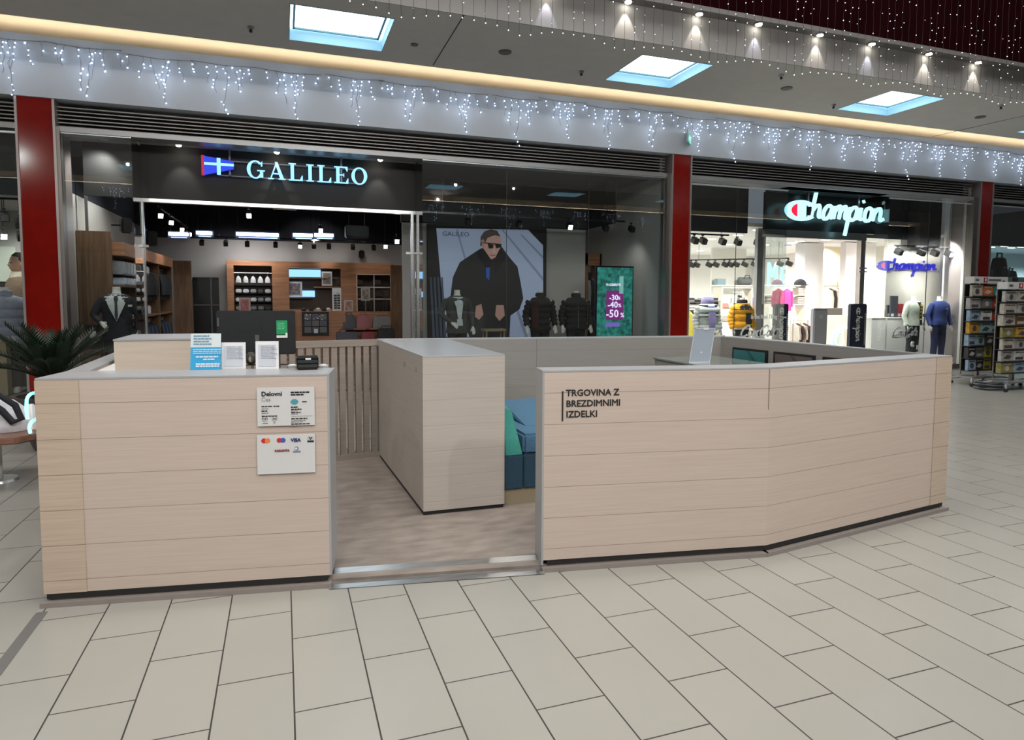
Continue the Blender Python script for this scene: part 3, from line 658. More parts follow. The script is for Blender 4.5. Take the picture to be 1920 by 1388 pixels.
tag(MB().add([(a.x, a.y, ZT+.001), (b_.x, b_.y, ZT+.001), (b_.x, b_.y, h), (a.x, a.y+.004, ZT+.001), (b_.x, b_.y+.004, ZT+.001), (b_.x, b_.y+.004, h)], [(0, 1, 2), (5, 4, 3), (0, 1, 4, 3), (1, 2, 5, 4), (2, 0, 3, 5)]).build('card_wedge', WHITE), 'small white triangular card on the left corner of the counter', 'card')
# ---- sofa
BLU = mat('mid_blue_fabric', (.055, .14, .23), .9, noise=.12, nscale=(60, 60, 60)); NVY = mat('navy_fabric', (.022, .062, .105), .9, noise=.12, nscale=(60, 60, 60)); TEA = mat('teal_fabric', (.045, .27, .235), .9, noise=.1, nscale=(60, 60, 60))
sf = thing('modular_sofa', 'blue modular sofa with a teal wedge backrest beside the tall cabinet', 'sofa', (2.3, 5.5, ZP))
MB().box(1.57, 3.3, 4.80, 6.2, ZP, .155).build('plinth', mat('khaki_board', (.34, .29, .20), .6), sf)
MB().box(1.56, 1.715, 4.78, 6.2, .155, .415).build('seat_base', NVY, sf, bevel=.008)
MB().box(1.72, 3.3, 4.78, 6.2, .155, .415).build('seat_base', NVY, sf, bevel=.008)
xs = 1.57
MB().add([(xs, 4.79, .415), (1.715, 4.79, .415), (1.645, 4.84, .74), (xs, 4.84, .79), (xs, 6.2, .415), (1.715, 6.2, .415), (1.645, 6.2, .79), (xs, 6.2, .79), (1.61, 4.90, .79)],
  [(0, 1, 2, 3), (4, 7, 6, 5), (1, 5, 6, 8, 2), (2, 8, 3), (3, 8, 6, 7), (0, 3, 7, 4), (0, 4, 5, 1)]).build('wedge_backrest', TEA, sf, bevel=.006)
MB().box(1.72, 3.3, 4.79, 5.9, .415, .575).build('seat_cushion', BLU, sf, bevel=.02)
MB().add([(1.84, 5.1, .575), (2.6, 5.1, .575), (2.6, 6.1, .575), (1.84, 6.1, .575), (1.84, 5.5, .64), (2.6, 5.5, .64), (2.6, 6.1, .64), (1.84, 6.1, .64)], [(0, 1, 2, 3), (4, 5, 6, 7), (0, 1, 5, 4), (1, 2, 6, 5), (2, 3, 7, 6), (3, 0, 4, 7)]).build('loose_cushion', BLU, sf, bevel=.008)
a = W(991, 768, 5.95)
MB().box(a.x, a.x+.7, 5.92, 6.18, .575, a.z).build('rear_backrest', NVY, sf, bevel=.03)
# ---- glass display table
gt = thing('display_table', 'khaki sided display table with a glass top behind the right kiosk wall', 'table', (3.95, 5.8, ZP))
MB().box(3.65, 4.38, 5.3, 6.12, ZP, .985).build('body', mat('khaki_grey_board', (.30, .28, .22), .6), gt)
MB().box(3.635, 4.39, 5.285, 6.135, .986, 1.0).build('glass_top', mat('dark_glass_top', (.22, .25, .23), .08), gt)
p = W(1320, 678, 5.5); t = thing('menu_holder', 'tilted clear acrylic menu holder on the glass topped table', 'holder', (p.x, 5.5, 1.0))
U = XH; tl = .22; V = (ZH*math.cos(.2)+XH*math.sin(tl)*.75).normalized(); q = W(1291, 678, 5.5); q.z = 1.001
fr = (q, U, V); w_ = W(1330, 678, 5.5).x-q.x; h_ = W(1310, 615, 5.5).z-1.0
MB().fr(fr, 0, w_, 0, h_, 0, .006).build('acrylic_sheet', mat('milky_acrylic', (.38, .44, .52), .12), t)
mb = MB(); mb.fr(fr, 0, w_, 0, .008, .006, .012); mb.fr(fr, 0, .006, 0, h_, .006, .009); mb.fr(fr, w_-.006, w_, 0, h_, .006, .009); mb.fr(fr, 0, w_, h_-.006, h_, .006, .009); mb.build('edge', mat('bright_acrylic_edge', (.62, .68, .74), .1), t)
mb = MB(); mb.fr(fr, w_*.42, w_*.66, h_-.016, h_+.004, .009, .013); disc(mb, fr, w_*.5, h_*.3, .008, c0=.006, c1=.01); mb.build('clip', WHITE, t)
# ---- framed screens on the end wall
def wall_at(px_, py_):
    p0 = D_; p1 = C+nBC*.19+Vector((-.02, 0, 0)); dd = (p1-p0).normalized(); nn = Vector((-dd.y, dd.x, 0)); r = ray(px_, py_); return EYE+r*((p0-EYE).dot(nn)/r.dot(nn)), dd, nn
for i, (a, b, l, c) in enumerate((((1377, 651), (1441, 657), 'black framed teal picture screen, first on the kiosk end wall', (.035, .16, .17)), ((1454, 659), (1530, 668), 'black framed grey brown picture screen, middle of the end wall', (.12, .10, .095)), ((1546, 669), (1640, 681), 'black framed screen on the end wall, nearest the front corner', (.05, .06, .06)))):
    p, dd, nn = wall_at(*a); q, _, _ = wall_at(*b); z = p.z
    L_ = (q-p).length if i < 3 else .5; L_ = Vector((q.x-p.x, q.y-p.y)).length
    t = thing('framed_screen', l, 'screen', (p.x, p.y, z-.34)); f = (Vector((p.x, p.y, 0))-nn*(-.001 if nn.x < 0 else .001), dd, ZH)
    s_ = 1 if dd.cross(ZH).x < 0 else -1
    MB().fr(f, 0, L_, z-.34, z, 0, s_*.025).build('frame', BLACK, t)
    MB().fr(f, .022, L_-.022, z-.318, z-.022, s_*.025, s_*.027).build('picture', mat('screen_picture_%s' % 'abc'[i], c, .3), t)
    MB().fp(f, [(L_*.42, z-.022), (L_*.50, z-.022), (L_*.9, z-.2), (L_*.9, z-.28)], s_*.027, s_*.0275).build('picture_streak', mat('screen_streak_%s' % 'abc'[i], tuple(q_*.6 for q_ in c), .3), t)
# ---- neon sign on the outer left wall
NEON = lamp_mat('cyan_neon', (.10, .85, 1), 7, True)
ns = thing('neon_sign', 'cyan neon tube sign fixed to the outer left side of the kiosk', 'neon sign', (-1.23, 4.12, .85))
fr = (Vector((-1.245, 4.10, 0)), YH, ZH)
MB().box(-1.22, -1.205, 4.08, 4.62, .86, 1.13).build('backing_plate', ACRY, ns)
P0 = Vector((-1.245, 4.10, 1.0))
for z0, z1, y0 in ((.985, 1.105, 0), (.905, .96, .03)):
    pts = chaikin([(y0, z0), (y0-.012, (z0+z1)/2), (y0+.01, z1), (y0+.16, z1), (y0+.17, (z0+z1)/2), (y0+.15, z0)], 2)
    MB().tube([(-1.255, 4.12+a, b) for a, b in pts], .008, 8).build('neon_tube', NEON, ns, smooth=True)
# ================================================================== FIGURES AND CLOTHES
def surf(rings, z, a, off=0.0):
    """point on an elliptic torso (rings of z, rx, ry, ox, oy) at angle a (0 = +X, -90 = front)"""
    for q0, q1 in zip(rings, rings[1:]):
        if q0[0] <= z <= q1[0]:
            t = (z-q0[0])/(q1[0]-q0[0]); rx, ry = q0[1]+(q1[1]-q0[1])*t, q0[2]+(q1[2]-q0[2])*t
            ox = (q0[3] if len(q0) > 3 else 0); oy = (q0[4] if len(q0) > 4 else 0)
            return Vector((ox+(rx+off)*math.cos(math.radians(a)), oy+(ry+off)*math.sin(math.radians(a)), z))
    return Vector((0, 0, z))
def patch(mb, rings, rows, off, th=.006, n=6):
    """strip over the torso: rows of (z, a0, a1)"""
    outs = [[surf(rings, z, a0+(a1-a0)*i/n, off) for i in range(n+1)] for z, a0, a1 in rows]
    ins = [[surf(rings, z, a0+(a1-a0)*i/n, off-th) for i in range(n+1)] for z, a0, a1 in rows]
    return mb.loft([o+i[::-1] for o, i in zip(outs, ins)])
def fingers(mb, p, d, side, r=.009, curl=.5):
    """five separate fingers from wrist p along d"""
    d = Vector(d).normalized(); u = d.cross(YH).normalized() if abs(d.y) < .9 else XH.copy(); v = u.cross(d).normalized()
    mb.loft([[p+u*(.030*s1*math.cos(t))+v*(.014*s1*math.sin(t))+d*k for t in [2*math.pi*j/8 for j in range(8)]] for k, s1 in ((-.02, .75), (.02, 1), (.075, 1.1), (.085, .9))])
    for i, L_ in enumerate((.062, .072, .066, .05)):
        b = p+d*.078+u*(-.024+.016*i); mb.tube([b, b+d*L_*.5+v*.006, b+d*L_*.85+v*.03*curl], [r, r*.95, r*.7], 6)
    b = p+d*.02+u*side*.026; mb.tube([b, b+u*side*.022+d*.03, b+u*side*.022+d*.058+v*.01], [r*1.15, r, r*.75], 6)
TORSO = [(.80, .175, .12), (.90, .18, .125), (1.02, .155, .11), (1.15, .175, .12), (1.28, .195, .125), (1.38, .19, .105), (1.43, .13, .08), (1.46, .062, .06), (1.53, .055, .056)]
def mannequin_parts(t, P, body=MANN, neck=True, arm_r=None, arm_l=None, legs=True, rot=0, feet=True):
    """headless shop mannequin facing -Y at P; arms are joint lists in local coordinates"""
    mb = MB()
    mb.ell(TORSO, 18)
    if neck: mb.ell([(1.50, .05, .052), (1.545, .056, .06), (1.56, .05, .054)], 16)
    for s, arm in ((-1, arm_r), (1, arm_l)):
        a = arm or [(s*.19, 0, 1.36), (s*.27, .02, 1.10), (s*.29, -.05, .86)]
        a = [Vector(q) for q in a]; mb.tube(a, [.048, .04, .026], 10)
        fingers(mb, a[-1]+(a[-1]-a[-2]).normalized()*.02, a[-1]-a[-2], -s)
    if legs:
        for s in (-1, 1):
            mb.tube([(s*.09, 0, .84), (s*.10, -.01, .48), (s*.11, .01, .10), (s*.11, .0, .06)], [.085, .06, .04, .04], 12)
            mb.ell([(0.0, .045, .12), (.04, .045, .115), (.08, .035, .06, 0, .03)], 12, s*.11, -.05)
    return mb
def xf(mb, P, rz, s=1):
    m = Matrix.Rotation(rz, 3, 'Z'); P = Vector(P); mb.v = [P+m@(v*s) for v in mb.v]; return mb
def jacket(t, P, rz, m, sleeves, hem=.80, puff=0, open_=None, col=None, bulk=1.0, lap=None, name='jacket'):
    J = [(hem, .215*bulk, .15*bulk), (hem+.14, .20*bulk, .145*bulk), (1.05, .192*bulk, .135*bulk), (1.18, .215*bulk, .15*bulk), (1.30, .23*bulk, .15*bulk), (1.39, .215*bulk, .125*bulk), (1.435, .15*bulk, .10*bulk), (1.455, .085, .08)]
    mb = MB()
    if puff:
        rings = []; z = hem; n = puff
        for i in range(n):
            z0 = hem+(1.36-hem)*i/n; z1 = hem+(1.36-hem)*(i+1)/n
            for k, s in ((0, .93), (.25, 1.03), (.5, 1.06), (.75, 1.03), (.98, .94)):
                zz = z0+(z1-z0)*k; q = surf(J, min(zz, 1.449), 0); r = surf(J, min(zz, 1.449), 90)
                rings.append((zz, q.x*s, r.y*s))
        rings += [(1.41, .17*bulk, .11*bulk), (1.44, .10, .09), (1.50, .095, .09), (1.52, .07, .07)]; mb.ell(rings, 24); J2 = rings
    else: mb.ell(J, 24); J2 = J
    for a in sleeves:
        a = [Vector(q) for q in a]
        if puff:
            pts = []; rr = []
            for p0, p1, r0, r1 in ((a[0], a[1], .085, .072), (a[1], a[2], .072, .055)):
                for i in range(3):
                    for k, s in ((.02, .85), (.35, 1.1), (.65, 1.1), (.96, .86)):
                        u = (i+k)/3; pts.append(p0.lerp(p1, u)); rr.append((r0+(r1-r0)*u)*s)
            mb.tube(pts, rr, 12)
        else: mb.tube([a[0]+Vector((-.02 if a[0].x > 0 else .02, 0, .01)), a[0].lerp(a[1], .3), a[1], a[1].lerp(a[2], .5), a[2]], [.068, .072, .058, .050, .045], 12)
    o = xf(mb, P, rz).build(name, m, t, smooth=True)
    return J2, o
def add(t, P, rz, mb, name, m, smooth=True, parent=None): return xf(mb, P, rz).build(name, m, parent or t, smooth=smooth)
def trousers(t, P, rz, m, spread=.10, z1=.86, z0=.07, name='trousers', r=(.105, .078, .065)):
    mb = MB(); mb.ell([(z1-.12, .185, .13), (z1-.04, .185, .132), (z1, .178, .125)], 18)
    for s in (-1, 1): mb.tube([(s*.088, 0, z1-.06), (s*(spread), -.012, .47), (s*(spread+.012), .01, z0)], r, 14)
    return add(t, P, rz, mb, name, m)
ARM_DOWN = lambda s: [(s*.20, 0, 1.36), (s*.285, .03, 1.10), (s*.29, -.06, .88)]
def shrt(t, P, rz, J, m, name='shirt_front', z0=1.02, a=26, off=.004):
    mb = MB(); patch(mb, J, [(z0, -91, -89), (z0+.15, -90-a*.45, -90+a*.45), (1.30, -90-a*.8, -90+a*.8), (1.40, -90-a*1.3, -90+a*1.3), (1.445, -90-a*2, -90+a*2)], off)
    return add(t, P, rz, mb, name, m)
def garment_proto(name, m, w=.5, L=.75, th=.06, sleeve=True, hanger=True):
    """a garment on a hanger, hanging in the plane x = 0 (width along y); origin at the rail"""
    t = bpy.data.objects.new(name, None); COL.objects.link(t)
    mb = MB(); z0 = -.08
    rings = []
    for z, ww, tt in ((z0-L, w*.92, th*.9), (z0-L*.5, w*.90, th), (z0-.16, w*.95, th), (z0-.06, w*.80, th*.9), (z0-.02, w*.35, th*.8), (z0, w*.2, th*.6)):
        rings.append([Vector((tt/2*math.cos(a)*(1+.2*math.sin(3*a)), ww/2*math.sin(a), z)) for a in [2*math.pi*j/14 for j in range(14)]])
    mb.loft(rings)
    if sleeve:
        for s in (-1, 1): mb.tube([(0, s*w*.40, z0-.07), (.01, s*w*.50, z0-.3), (.0, s*w*.50, z0-L*.82)], [.05, .05, .04], 8, sq=.6)
    mb.build('cloth', m, t, smooth=True)
    if hanger:
        h = MB(); h.tube([(0, 0, z0), (0, 0, -.02), (0, .02, .012), (0, 0, .02), (0, -.02, .01)], .004, 5); h.build('hanger_hook', STEEL, t)
    return t
FAB = {}
def fabric(c, k=None):
    k = k or 'fabric_%02d_%02d_%02d' % tuple(int(x*99) for x in c)
    return mat(k, c, .9, noise=.12, nscale=(25, 25, 25))
NTH = ['first', 'second', 'third', 'fourth', 'fifth', 'sixth', 'seventh', 'eighth', 'ninth', 'tenth', 'eleventh', 'twelfth', 'thirteenth', 'fourteenth', 'fifteenth', 'sixteenth']
def remove_tree(t):
    for c in list(t.children):
        bpy.data.objects.remove(c)
    bpy.data.objects.remove(t)
def rail_of(p0, p1, n, protos, names, where, group, kind='garment', rz=None, cat='clothing', jitter=.015, first=0):
    """n garments from p0 to p1 on a rail; protos cycle"""
    p0, p1 = Vector(p0), Vector(p1); d = (p1-p0); rz = rz if rz is not None else math.atan2(d.y, d.x)
    for i in range(n):
        k = (i*7+i*i) % len(protos) if len(protos) > 1 else 0
        if first: k = i % len(protos)
        p = p0+d*((i+.5)/n)+d.normalized()*random.uniform(-jitter, jitter)
        o = dup(protos[k], p, rz+random.uniform(-.06, .06), '%s %s, %s along' % (names[k], where, NTH[i] if i < 16 else 'far one'), group)
        o['category'] = cat; o.name = kind
def folded(x, y, z, w, d, h, m, name, label, cat='folded clothing', group=None):
    mb = MB().box(x-w/2, x+w/2, y-d/2, y+d/2, z, z+h)
    o = mb.build(name, m, None, bevel=min(h*.4, .02), smooth=True); return tag(o, label, cat, group)
def track_spot_proto(sz=.075, lit=False, nm='track_spotlight', cm=None):
    t = bpy.data.objects.new(nm, None); COL.objects.link(t)
    MB().box(-.02, .02, -.03, .03, -.02, 0).box(-.008, .008, -.008, .008, -.08, -.02).build('bracket', cm or BLACK, t)
    MB().obox((0, -.03, -.13), (sz*1.2, sz*1.7, sz*1.3), 0, .45).build('head', cm or BLACK, t, bevel=.008)
    c = Vector((0, -.03, -.13))+Matrix.Rotation(.45, 3, 'X')@Vector((0, -sz*.86, 0))
    l = MB(); l.obox(c, (sz*.95, .006, sz*1.0), 0, .45); l.build('lens', LEDL if lit else DARK, t)
    return t
LEDL = lamp_mat('spot_lens_white', (1, .96, .9), 22)
# ================================================================== SHOP WITH THE PENNANT SIGN
GF = tile_mat('galileo_floor_tile', (.23, .22, .21), (.25, .24, .225), (.08, .08, .08), .6, .6, 0, 0, 0, .004, rough=.35)
block('floor_galileo', -3.2, 7.2, 11.3, 19.4, -.1, 0.001, GF)
block('wall_galileo_left', -3.3, -3.16, 11.6, 19.4, 0, 3.25, mat('pale_grey_paint', (.52, .515, .50), .8)); block('wall_galileo_left_top', -3.29, -3.16, 12.0, 19.4, 3.25, 4.3, NAVY)
block('wall_galileo_back', -3.15, 7.2, 19.25, 19.4, 0, 3.06, GRAYW); block('wall_galileo_back_top', -3.15, 7.2, 19.25, 19.4, 3.06, 4.3, NAVY)
block('wall_galileo_right', 6.96, 7.05, 11.6, 19.4, 0, 4.3, mat('light_grey_paint', (.50, .495, .48), .8))
block('ceiling_galileo', -3.15, 7.05, 12.05, 19.4, 4.2, 4.3, NAVY)
block('ceiling_entrance', -2.03, 2.24, 11.61, 12.0, 3.95, 3.99, GRAYW)
block('wall_window_bulkhead_left', -2.80, -2.03, 12.0, 12.1, 3.13, 4.2, DARK); block('ceiling_window_left', -2.95, -2.03, 11.4, 12.02, 3.93, 3.97, GRAYW)
block('wall_window_bulkhead', 2.24, 6.3, 13.5, 13.6, 3.08, 4.2, DARK); block('ceiling_window', 2.24, 6.96, 11.61, 13.5, 3.97, 4.0, DARK)
block('wall_window_bulkhead_end', 6.3, 6.33, 12.2, 13.6, 3.1, 4.0, DARK)
# sign
sg = thing('shop_sign', 'black sign board with glowing GALILEO letters and a blue cross pennant', 'shop sign', (.1, 12.0, 3.1))
MB().box(-2.03, 2.24, 12.0, 12.06, 3.12, 3.95).build('board', mat('black_sign_board', (.010, .010, .0095), .6), sg)
MB().box(-2.03, 2.24, 11.97, 12.07, 3.065, 3.12).build('lower_trim', STEEL, sg)
YS = 11.86
def SS(px_, py_): return W(px_, py_, YS)
bar = MB()
for y0, y1, xa, xb in ((300, 331, 430, 690), (331, 346, 430, 690)):
    a, b = SS(xa, y0), SS(xb, y1)
zt, zb = (SS(463, 305).z+SS(687, 317).z)/2+.02, (SS(463, 332).z+SS(687, 345).z)/2-.015
bar.box(SS(400, 0).x, SS(672, 0).x, YS+.03, YS+.045, zt-.03, zt-.015).box(SS(400, 0).x, SS(672, 0).x, YS+.03, YS+.045, zb+.012, zb+.027)
for px_ in (430, 640): x = SS(px_, 290).x; bar.box(x-.014, x+.014, YS+.03, YS+.05, zb+.012, 3.95)
bar.build('mounting_bars', mat('dull_bar_metal', (.20, .21, .22), .5, .3), sg)
SIGNL = lamp_mat('sign_ice_blue', (.26, .62, 1), 1.7, True)
x0, x1 = SS(463, 320).x, SS(688, 320).x; hL = zt-zb; wl = (x1-x0)/7
def LB(): return MB()
def serif(mb, f, x, y, w): mb.fr(f, x-w/2, x+w/2, y-.012 if y > .5*hL else y, y if y > .5*hL else y+.012, 0, .04)
word = 'GALILEO'; wid = [1.12, 1.12, .92, .55, .92, .96, 1.1]; gap = (x1-x0-sum(wid)*hL*.86)/6; x = x0
for ch, wd_ in zip(word, wid):
    w_ = wd_*hL*.86; f = face((x, YS, zb)); mb = MB(); h_ = hL; st = hL*.19
    if ch in 'ILE':
        sx = w_*.5-st/2 if ch == 'I' else w_*.14
        mb.fr(f, sx, sx+st, 0, h_, 0, .04); mb.fr(f, max(0, sx-st*.6), sx+st*1.6, h_-.014, h_, 0, .04)
        if ch == 'I': mb.fr(f, sx-st*.6, sx+st*1.6, 0, .014, 0, .04)
        else: mb.fr(f, 0, w_, 0, .016, 0, .04); mb.fp(f, [(w_, 0), (w_, h_*.30), (w_-.012, h_*.30), (w_-.045, .012)], 0, .04)
        if ch == 'E': mb.fr(f, 0, w_*.95, h_-.016, h_, 0, .04); mb.fp(f, [(w_*.95, h_), (w_*.95, h_*.74), (w_*.95-.012, h_*.74), (w_*.95-.04, h_-.01)], 0, .04); mb.fr(f, sx, w_*.68, h_*.50-.007, h_*.50+.007, 0, .04); mb.fr(f, w_*.66, w_*.70, h_*.39, h_*.61, 0, .04)
    if ch == 'A':
        mb.fp(f, [(w_*.12, .01), (w_*.18, .01), (w_*.50, h_*.86), (w_*.47, h_)], 0, .04); mb.fp(f, [(w_*.40, h_), (w_*.55, h_), (w_*.92, .01), (w_*.70, .01)], 0, .04)
        mb.fr(f, w_*.27, w_*.74, h_*.30, h_*.30+.016, 0, .04); mb.fr(f, 0, w_*.32, 0, .014, 0, .04); mb.fr(f, w_*.60, w_, 0, .014, 0, .04)
    if ch == 'O': ring(mb, f, w_/2, h_/2, w_/2, h_*.52, w_/2-st, h_*.46, c1=.04)
    if ch == 'G':
        ring(mb, f, w_*.48, h_/2, w_*.48, h_*.52, w_*.48-st, h_*.46, 42, 322, c1=.04); mb.fr(f, w_*.74, w_*.92, h_*.06, h_*.44, 0, .04); mb.fr(f, w_*.58, w_*1.02, h_*.42, h_*.42+.014, 0, .04); mb.fp(f, [(w_*.80, h_*.70), (w_*.88, h_*.70), (w_*.88, h_*1.0), (w_*.78, h_*.86)], 0, .04)
    mb.build('sign_letter', SIGNL, sg); x += w_+gap
f = face((0, YS, 0)); a = SS(379, 293); b = SS(379, 328); c = SS(438, 304); d_ = SS(438, 318)
MB().fp(f, [(a.x+.03, b.z), (a.x+.03, a.z), (c.x, c.z-.0), (c.x, d_.z)], 0, .05).build('pennant', lamp_mat('pennant_blue', (.01, .05, .85), 1.0, True), sg)
MB().fr(f, a.x-.01, a.x+.03, b.z-.01, a.z+.01, 0, .055).build('pennant_edge', lamp_mat('pennant_red', (.6, .01, .06), .8), sg)
zm = (c.z+d_.z)/2; MB().fr(f, a.x+.03, c.x+.005, zm-.02, zm+.02, .05, .058).fr(f, SS(399, 0).x, SS(406, 0).x, b.z+.01, a.z-.02, .05, .058).build('pennant_cross', SIGNL, sg)
# entrance downlights
for i, px_ in enumerate((335, 519, 713)):
    x = W(px_, [268, 281, 296][i], 11.72).x
    t = thing('entrance_downlight', 'bright recessed downlight above the GALILEO board, %s of three from left' % NTH[i], 'downlight', (x, 11.72, 3.93), 'entrance downlights')
    MB().ell([(3.935, .06, .06), (3.95, .065, .065)], 16, x, 11.72).build('trim_ring', WHITE, t); MB().ell([(3.90, .03, .03), (3.935, .05, .05)], 14, x, 11.72).build('lens', DLE, t)
    spot('entrance_beam', (x, 11.72, 3.88), (x, 11.99, 3.2), 17, 62, .7, (1, .97, .9), .01)
x = -2.45; t = thing('entrance_downlight', 'dim recessed downlight inside the narrow left window', 'downlight', (x, 11.7, 3.92), 'entrance downlights')
MB().ell([(3.915, .05, .05), (3.93, .055, .055)], 16, x, 11.7).build('lens', WHITE, t)
# door posts and header
for x, l in ((-2.06, 'slim steel door post at the left of the shop entrance'), (2.16, 'slim steel door post at the right of the shop entrance')):
    t = thing('door_post', l, 'door post', (x, 12.02, 0)); MB().box(x, x+.05, 11.98, 12.06, 0, 3.065).build('post', STEEL, t); MB().box(x-.09, x+.10, 11.95, 12.02, 2.36, 2.40).build('clamp', STEEL, t)
# left display: wood door panel, first aid box, sanitizer, suit mannequin
a, b = W(142, 432, 12.9), W(207, 432, 12.9)
t = thing('wooden_panel', 'tall brown wooden panel behind the suited mannequin', 'panel', ((a.x+b.x)/2, 12.93, 0))
MB().box(a.x, b.x, 12.9, 12.96, 0, a.z).build('board', OAKV, t); MB().box(a.x+.09, b.x-.09, 12.888, 12.90, .3, a.z-.22).box(a.x+.12, b.x-.12, 12.88, 12.89, .34, a.z-.26).build('raised_field', OAKV, t)
MB().box(a.x+.13, a.x+.17, 12.93, 12.96, a.z, 4.1).build('upright_post', mat('dark_grey_post', (.12, .12, .115), .6), t)
a = W(176, 630, 12.6); t = thing('metal_stand', 'small black stand with a white card beside the suited mannequin', 'stand', (a.x, 12.6, 0))
MB().box(a.x-.10, a.x+.10, 12.55, 12.7, .74, 1.13).build('box', DARK, t); MB().box(a.x-.09, a.x-.07, 12.56, 12.58, 0, .74).box(a.x+.07, a.x+.09, 12.56, 12.58, 0, .74).build('legs', OAKV, t)
MB().box(a.x-.045, a.x+.045, 12.54, 12.55, .92, 1.03).build('card', PAPER, t)
a = W(137, 580, 11.45); t = thing('sanitiser_dispenser', 'small white wall dispenser with red label on the grey side wall', 'dispenser', (-3.14, 12.2, 1.0))
y_ = 12.2; MB().box(-3.158, -3.11, y_, y_+.07, 1.35, 1.55).build('pump_head', WHITE, t); MB().box(-3.158, -3.12, y_+.005, y_+.065, 1.0, 1.35).build('bottle', mat('pinkish_bottle', (.33, .20, .19), .4), t)
PL = (-2.42, 12.0, .18)
t = thing('suit_mannequin', 'headless mannequin in a dark suit, white shirt and tie in the narrow left window', 'mannequin', PL)
rz = .1
ar = [(-.20, 0, 1.36), (-.31, -.02, 1.12), (-.20, -.20, 1.02)]; al = ARM_DOWN(1)
add(t, PL, rz, mannequin_parts(t, PL, arm_r=ar, arm_l=al), 'body', MANN)
SUIT = fabric((.022, .024, .032)); J, jo = jacket(t, PL, rz, SUIT, (ar, al), hem=.74)
shrt(t, PL, rz, J, fabric((.62, .66, .68), 'white_shirt_cloth'), z0=1.03, a=40)
mb = MB(); patch(mb, J, [(1.05, -92, -88), (1.12, -96, -84), (1.33, -94, -86), (1.36, -98, -82), (1.42, -97, -83)], .012); add(t, PL, rz, mb, 'tie', fabric((.05, .055, .07)))
mb = MB(); patch(mb, J, [(1.02, -95, -89), (1.15, -118, -106), (1.32, -136, -122), (1.44, -168, -150)], .010); patch(mb, J, [(1.02, -91, -85), (1.15, -74, -62), (1.32, -58, -44), (1.44, -30, -12)], .010); add(t, PL, rz, mb, 'lapels', fabric((.014, .015, .02)))
mb = MB(); patch(mb, J, [(1.255, -48, -28), (1.285, -48, -28)], .012); add(t, PL, rz, mb, 'pocket_square', PAPER)
trousers(t, PL, rz, SUIT)
def dais(x0, x1, y0, y1, label, m=GRAYW, z=.18): return tag(MB().box(x0, x1, y0, y1, 0, z).build('display_platform', m), label, 'platform')
dais(-2.92, -2.05, 11.5, 12.6, 'low grey platform under the suited mannequin')
dais(2.3, 6.85, 11.45, 13.3, 'long low grey platform in the window with the large poster')
# left wall shelving with suits
xw = -2.5
t = thing('clothes_shelving', 'long walnut wall unit of hanging suits along the left shop wall', 'shelving', (-2.75, 16, 0))
MB().box(-2.98, xw, 13.1, 18.4, 2.28, 2.5).build('header_panel', OAK, t)
for y in (14.9, 16.6, 18.35): MB().box(-2.98, xw-.03, y, y+.04, 0, 2.28).build('upright', OAKV, t)
MB().box(-2.98, -2.94, 13.1, 18.4, 0, 2.28).build('back_panel', mat('dark_umber_back', (.05, .035, .028), .7), t)
for z in (.30, 1.18, 1.75):
    for y0, y1 in ((13.12, 14.9), (14.96, 16.6), (16.66, 18.35)):
        if z < 1.7 or y0 < 14: MB().box(-2.94, xw-.02, y0, y1, z, z+.03).build('shelf', OAKV, t)
for z in (1.1, 2.2): MB().tube([(-2.7, 13.12, z), (-2.7, 18.35, z)], .012, 8).build('rail', STEEL, t)
gp = {}
def G(c, nm, **kw):
    k = nm+str(c)+str(kw)
    if k not in gp: gp[k] = garment_proto(nm, fabric(c), **kw)
    return gp[k]
dk_ = [G((.02, .021, .026), 'jacket', w=.35, L=.62), G((.03, .035, .055), 'jacket', w=.35, L=.62), G((.035, .075, .17), 'jacket', w=.35, L=.62), G((.30, .33, .36), 'jacket', w=.35, L=.6)]
nm_ = ['black jacket', 'charcoal jacket', 'blue jacket', 'light grey jacket']
for j_, (y0, y1) in enumerate(((13.25, 14.8), (15.0, 16.5), (16.75, 18.25))):
    bay = ('near', 'middle', 'far')[j_]
    if j_ > 0: rail_of((-2.70, y0+.05, 2.2), (-2.70, y1-.05, 2.2), 9, [dk_[0], dk_[1], dk_[0], dk_[3]] if j_ == 1 else [dk_[0], dk_[1]], [nm_[0], nm_[1], nm_[0], nm_[3]], 'on the upper rail, %s bay of left wall' % bay, 'jackets on the left wall', 'suit_jacket')
    rail_of((-2.70, y0+.05, 1.1), (-2.70, y1-.05, 1.1), 10, [dk_[0], dk_[1], dk_[2]] if j_ > 0 else [dk_[0]], nm_, 'on the lower rail, %s bay of left wall' % bay, 'jackets on the left wall', 'suit_jacket')
WS = fabric((.62, .65, .70), 'white_blue_shirt'); k = 0
for y in [13.35+.26*i for i in range(6)]+[15.2, 15.45]:
    k += 1
    folded(-2.66, y, 1.97, .24, .22, .22, WS, 'folded_shirt', 'white shirt on the upper left wall shelf, %s from front' % NTH[k-1], group='white shirts on the left wall')
    folded(-2.66, y, 1.78, .26, .22, .13, fabric((.50, .56, .68), 'pale_blue_shirt') if k % 3 else WS, 'folded_shirt', 'folded pale shirt on the middle left wall shelf, %s from front' % NTH[k-1], group='white shirts on the left wall')
    folded(-2.66, y, 1.22, .26, .20, .18, fabric((.52, .54, .60), 'grey_white_shirt'), 'folded_shirt', 'folded grey shirt on the low left wall shelf, %s from front' % NTH[k-1], group='white shirts on the left wall')
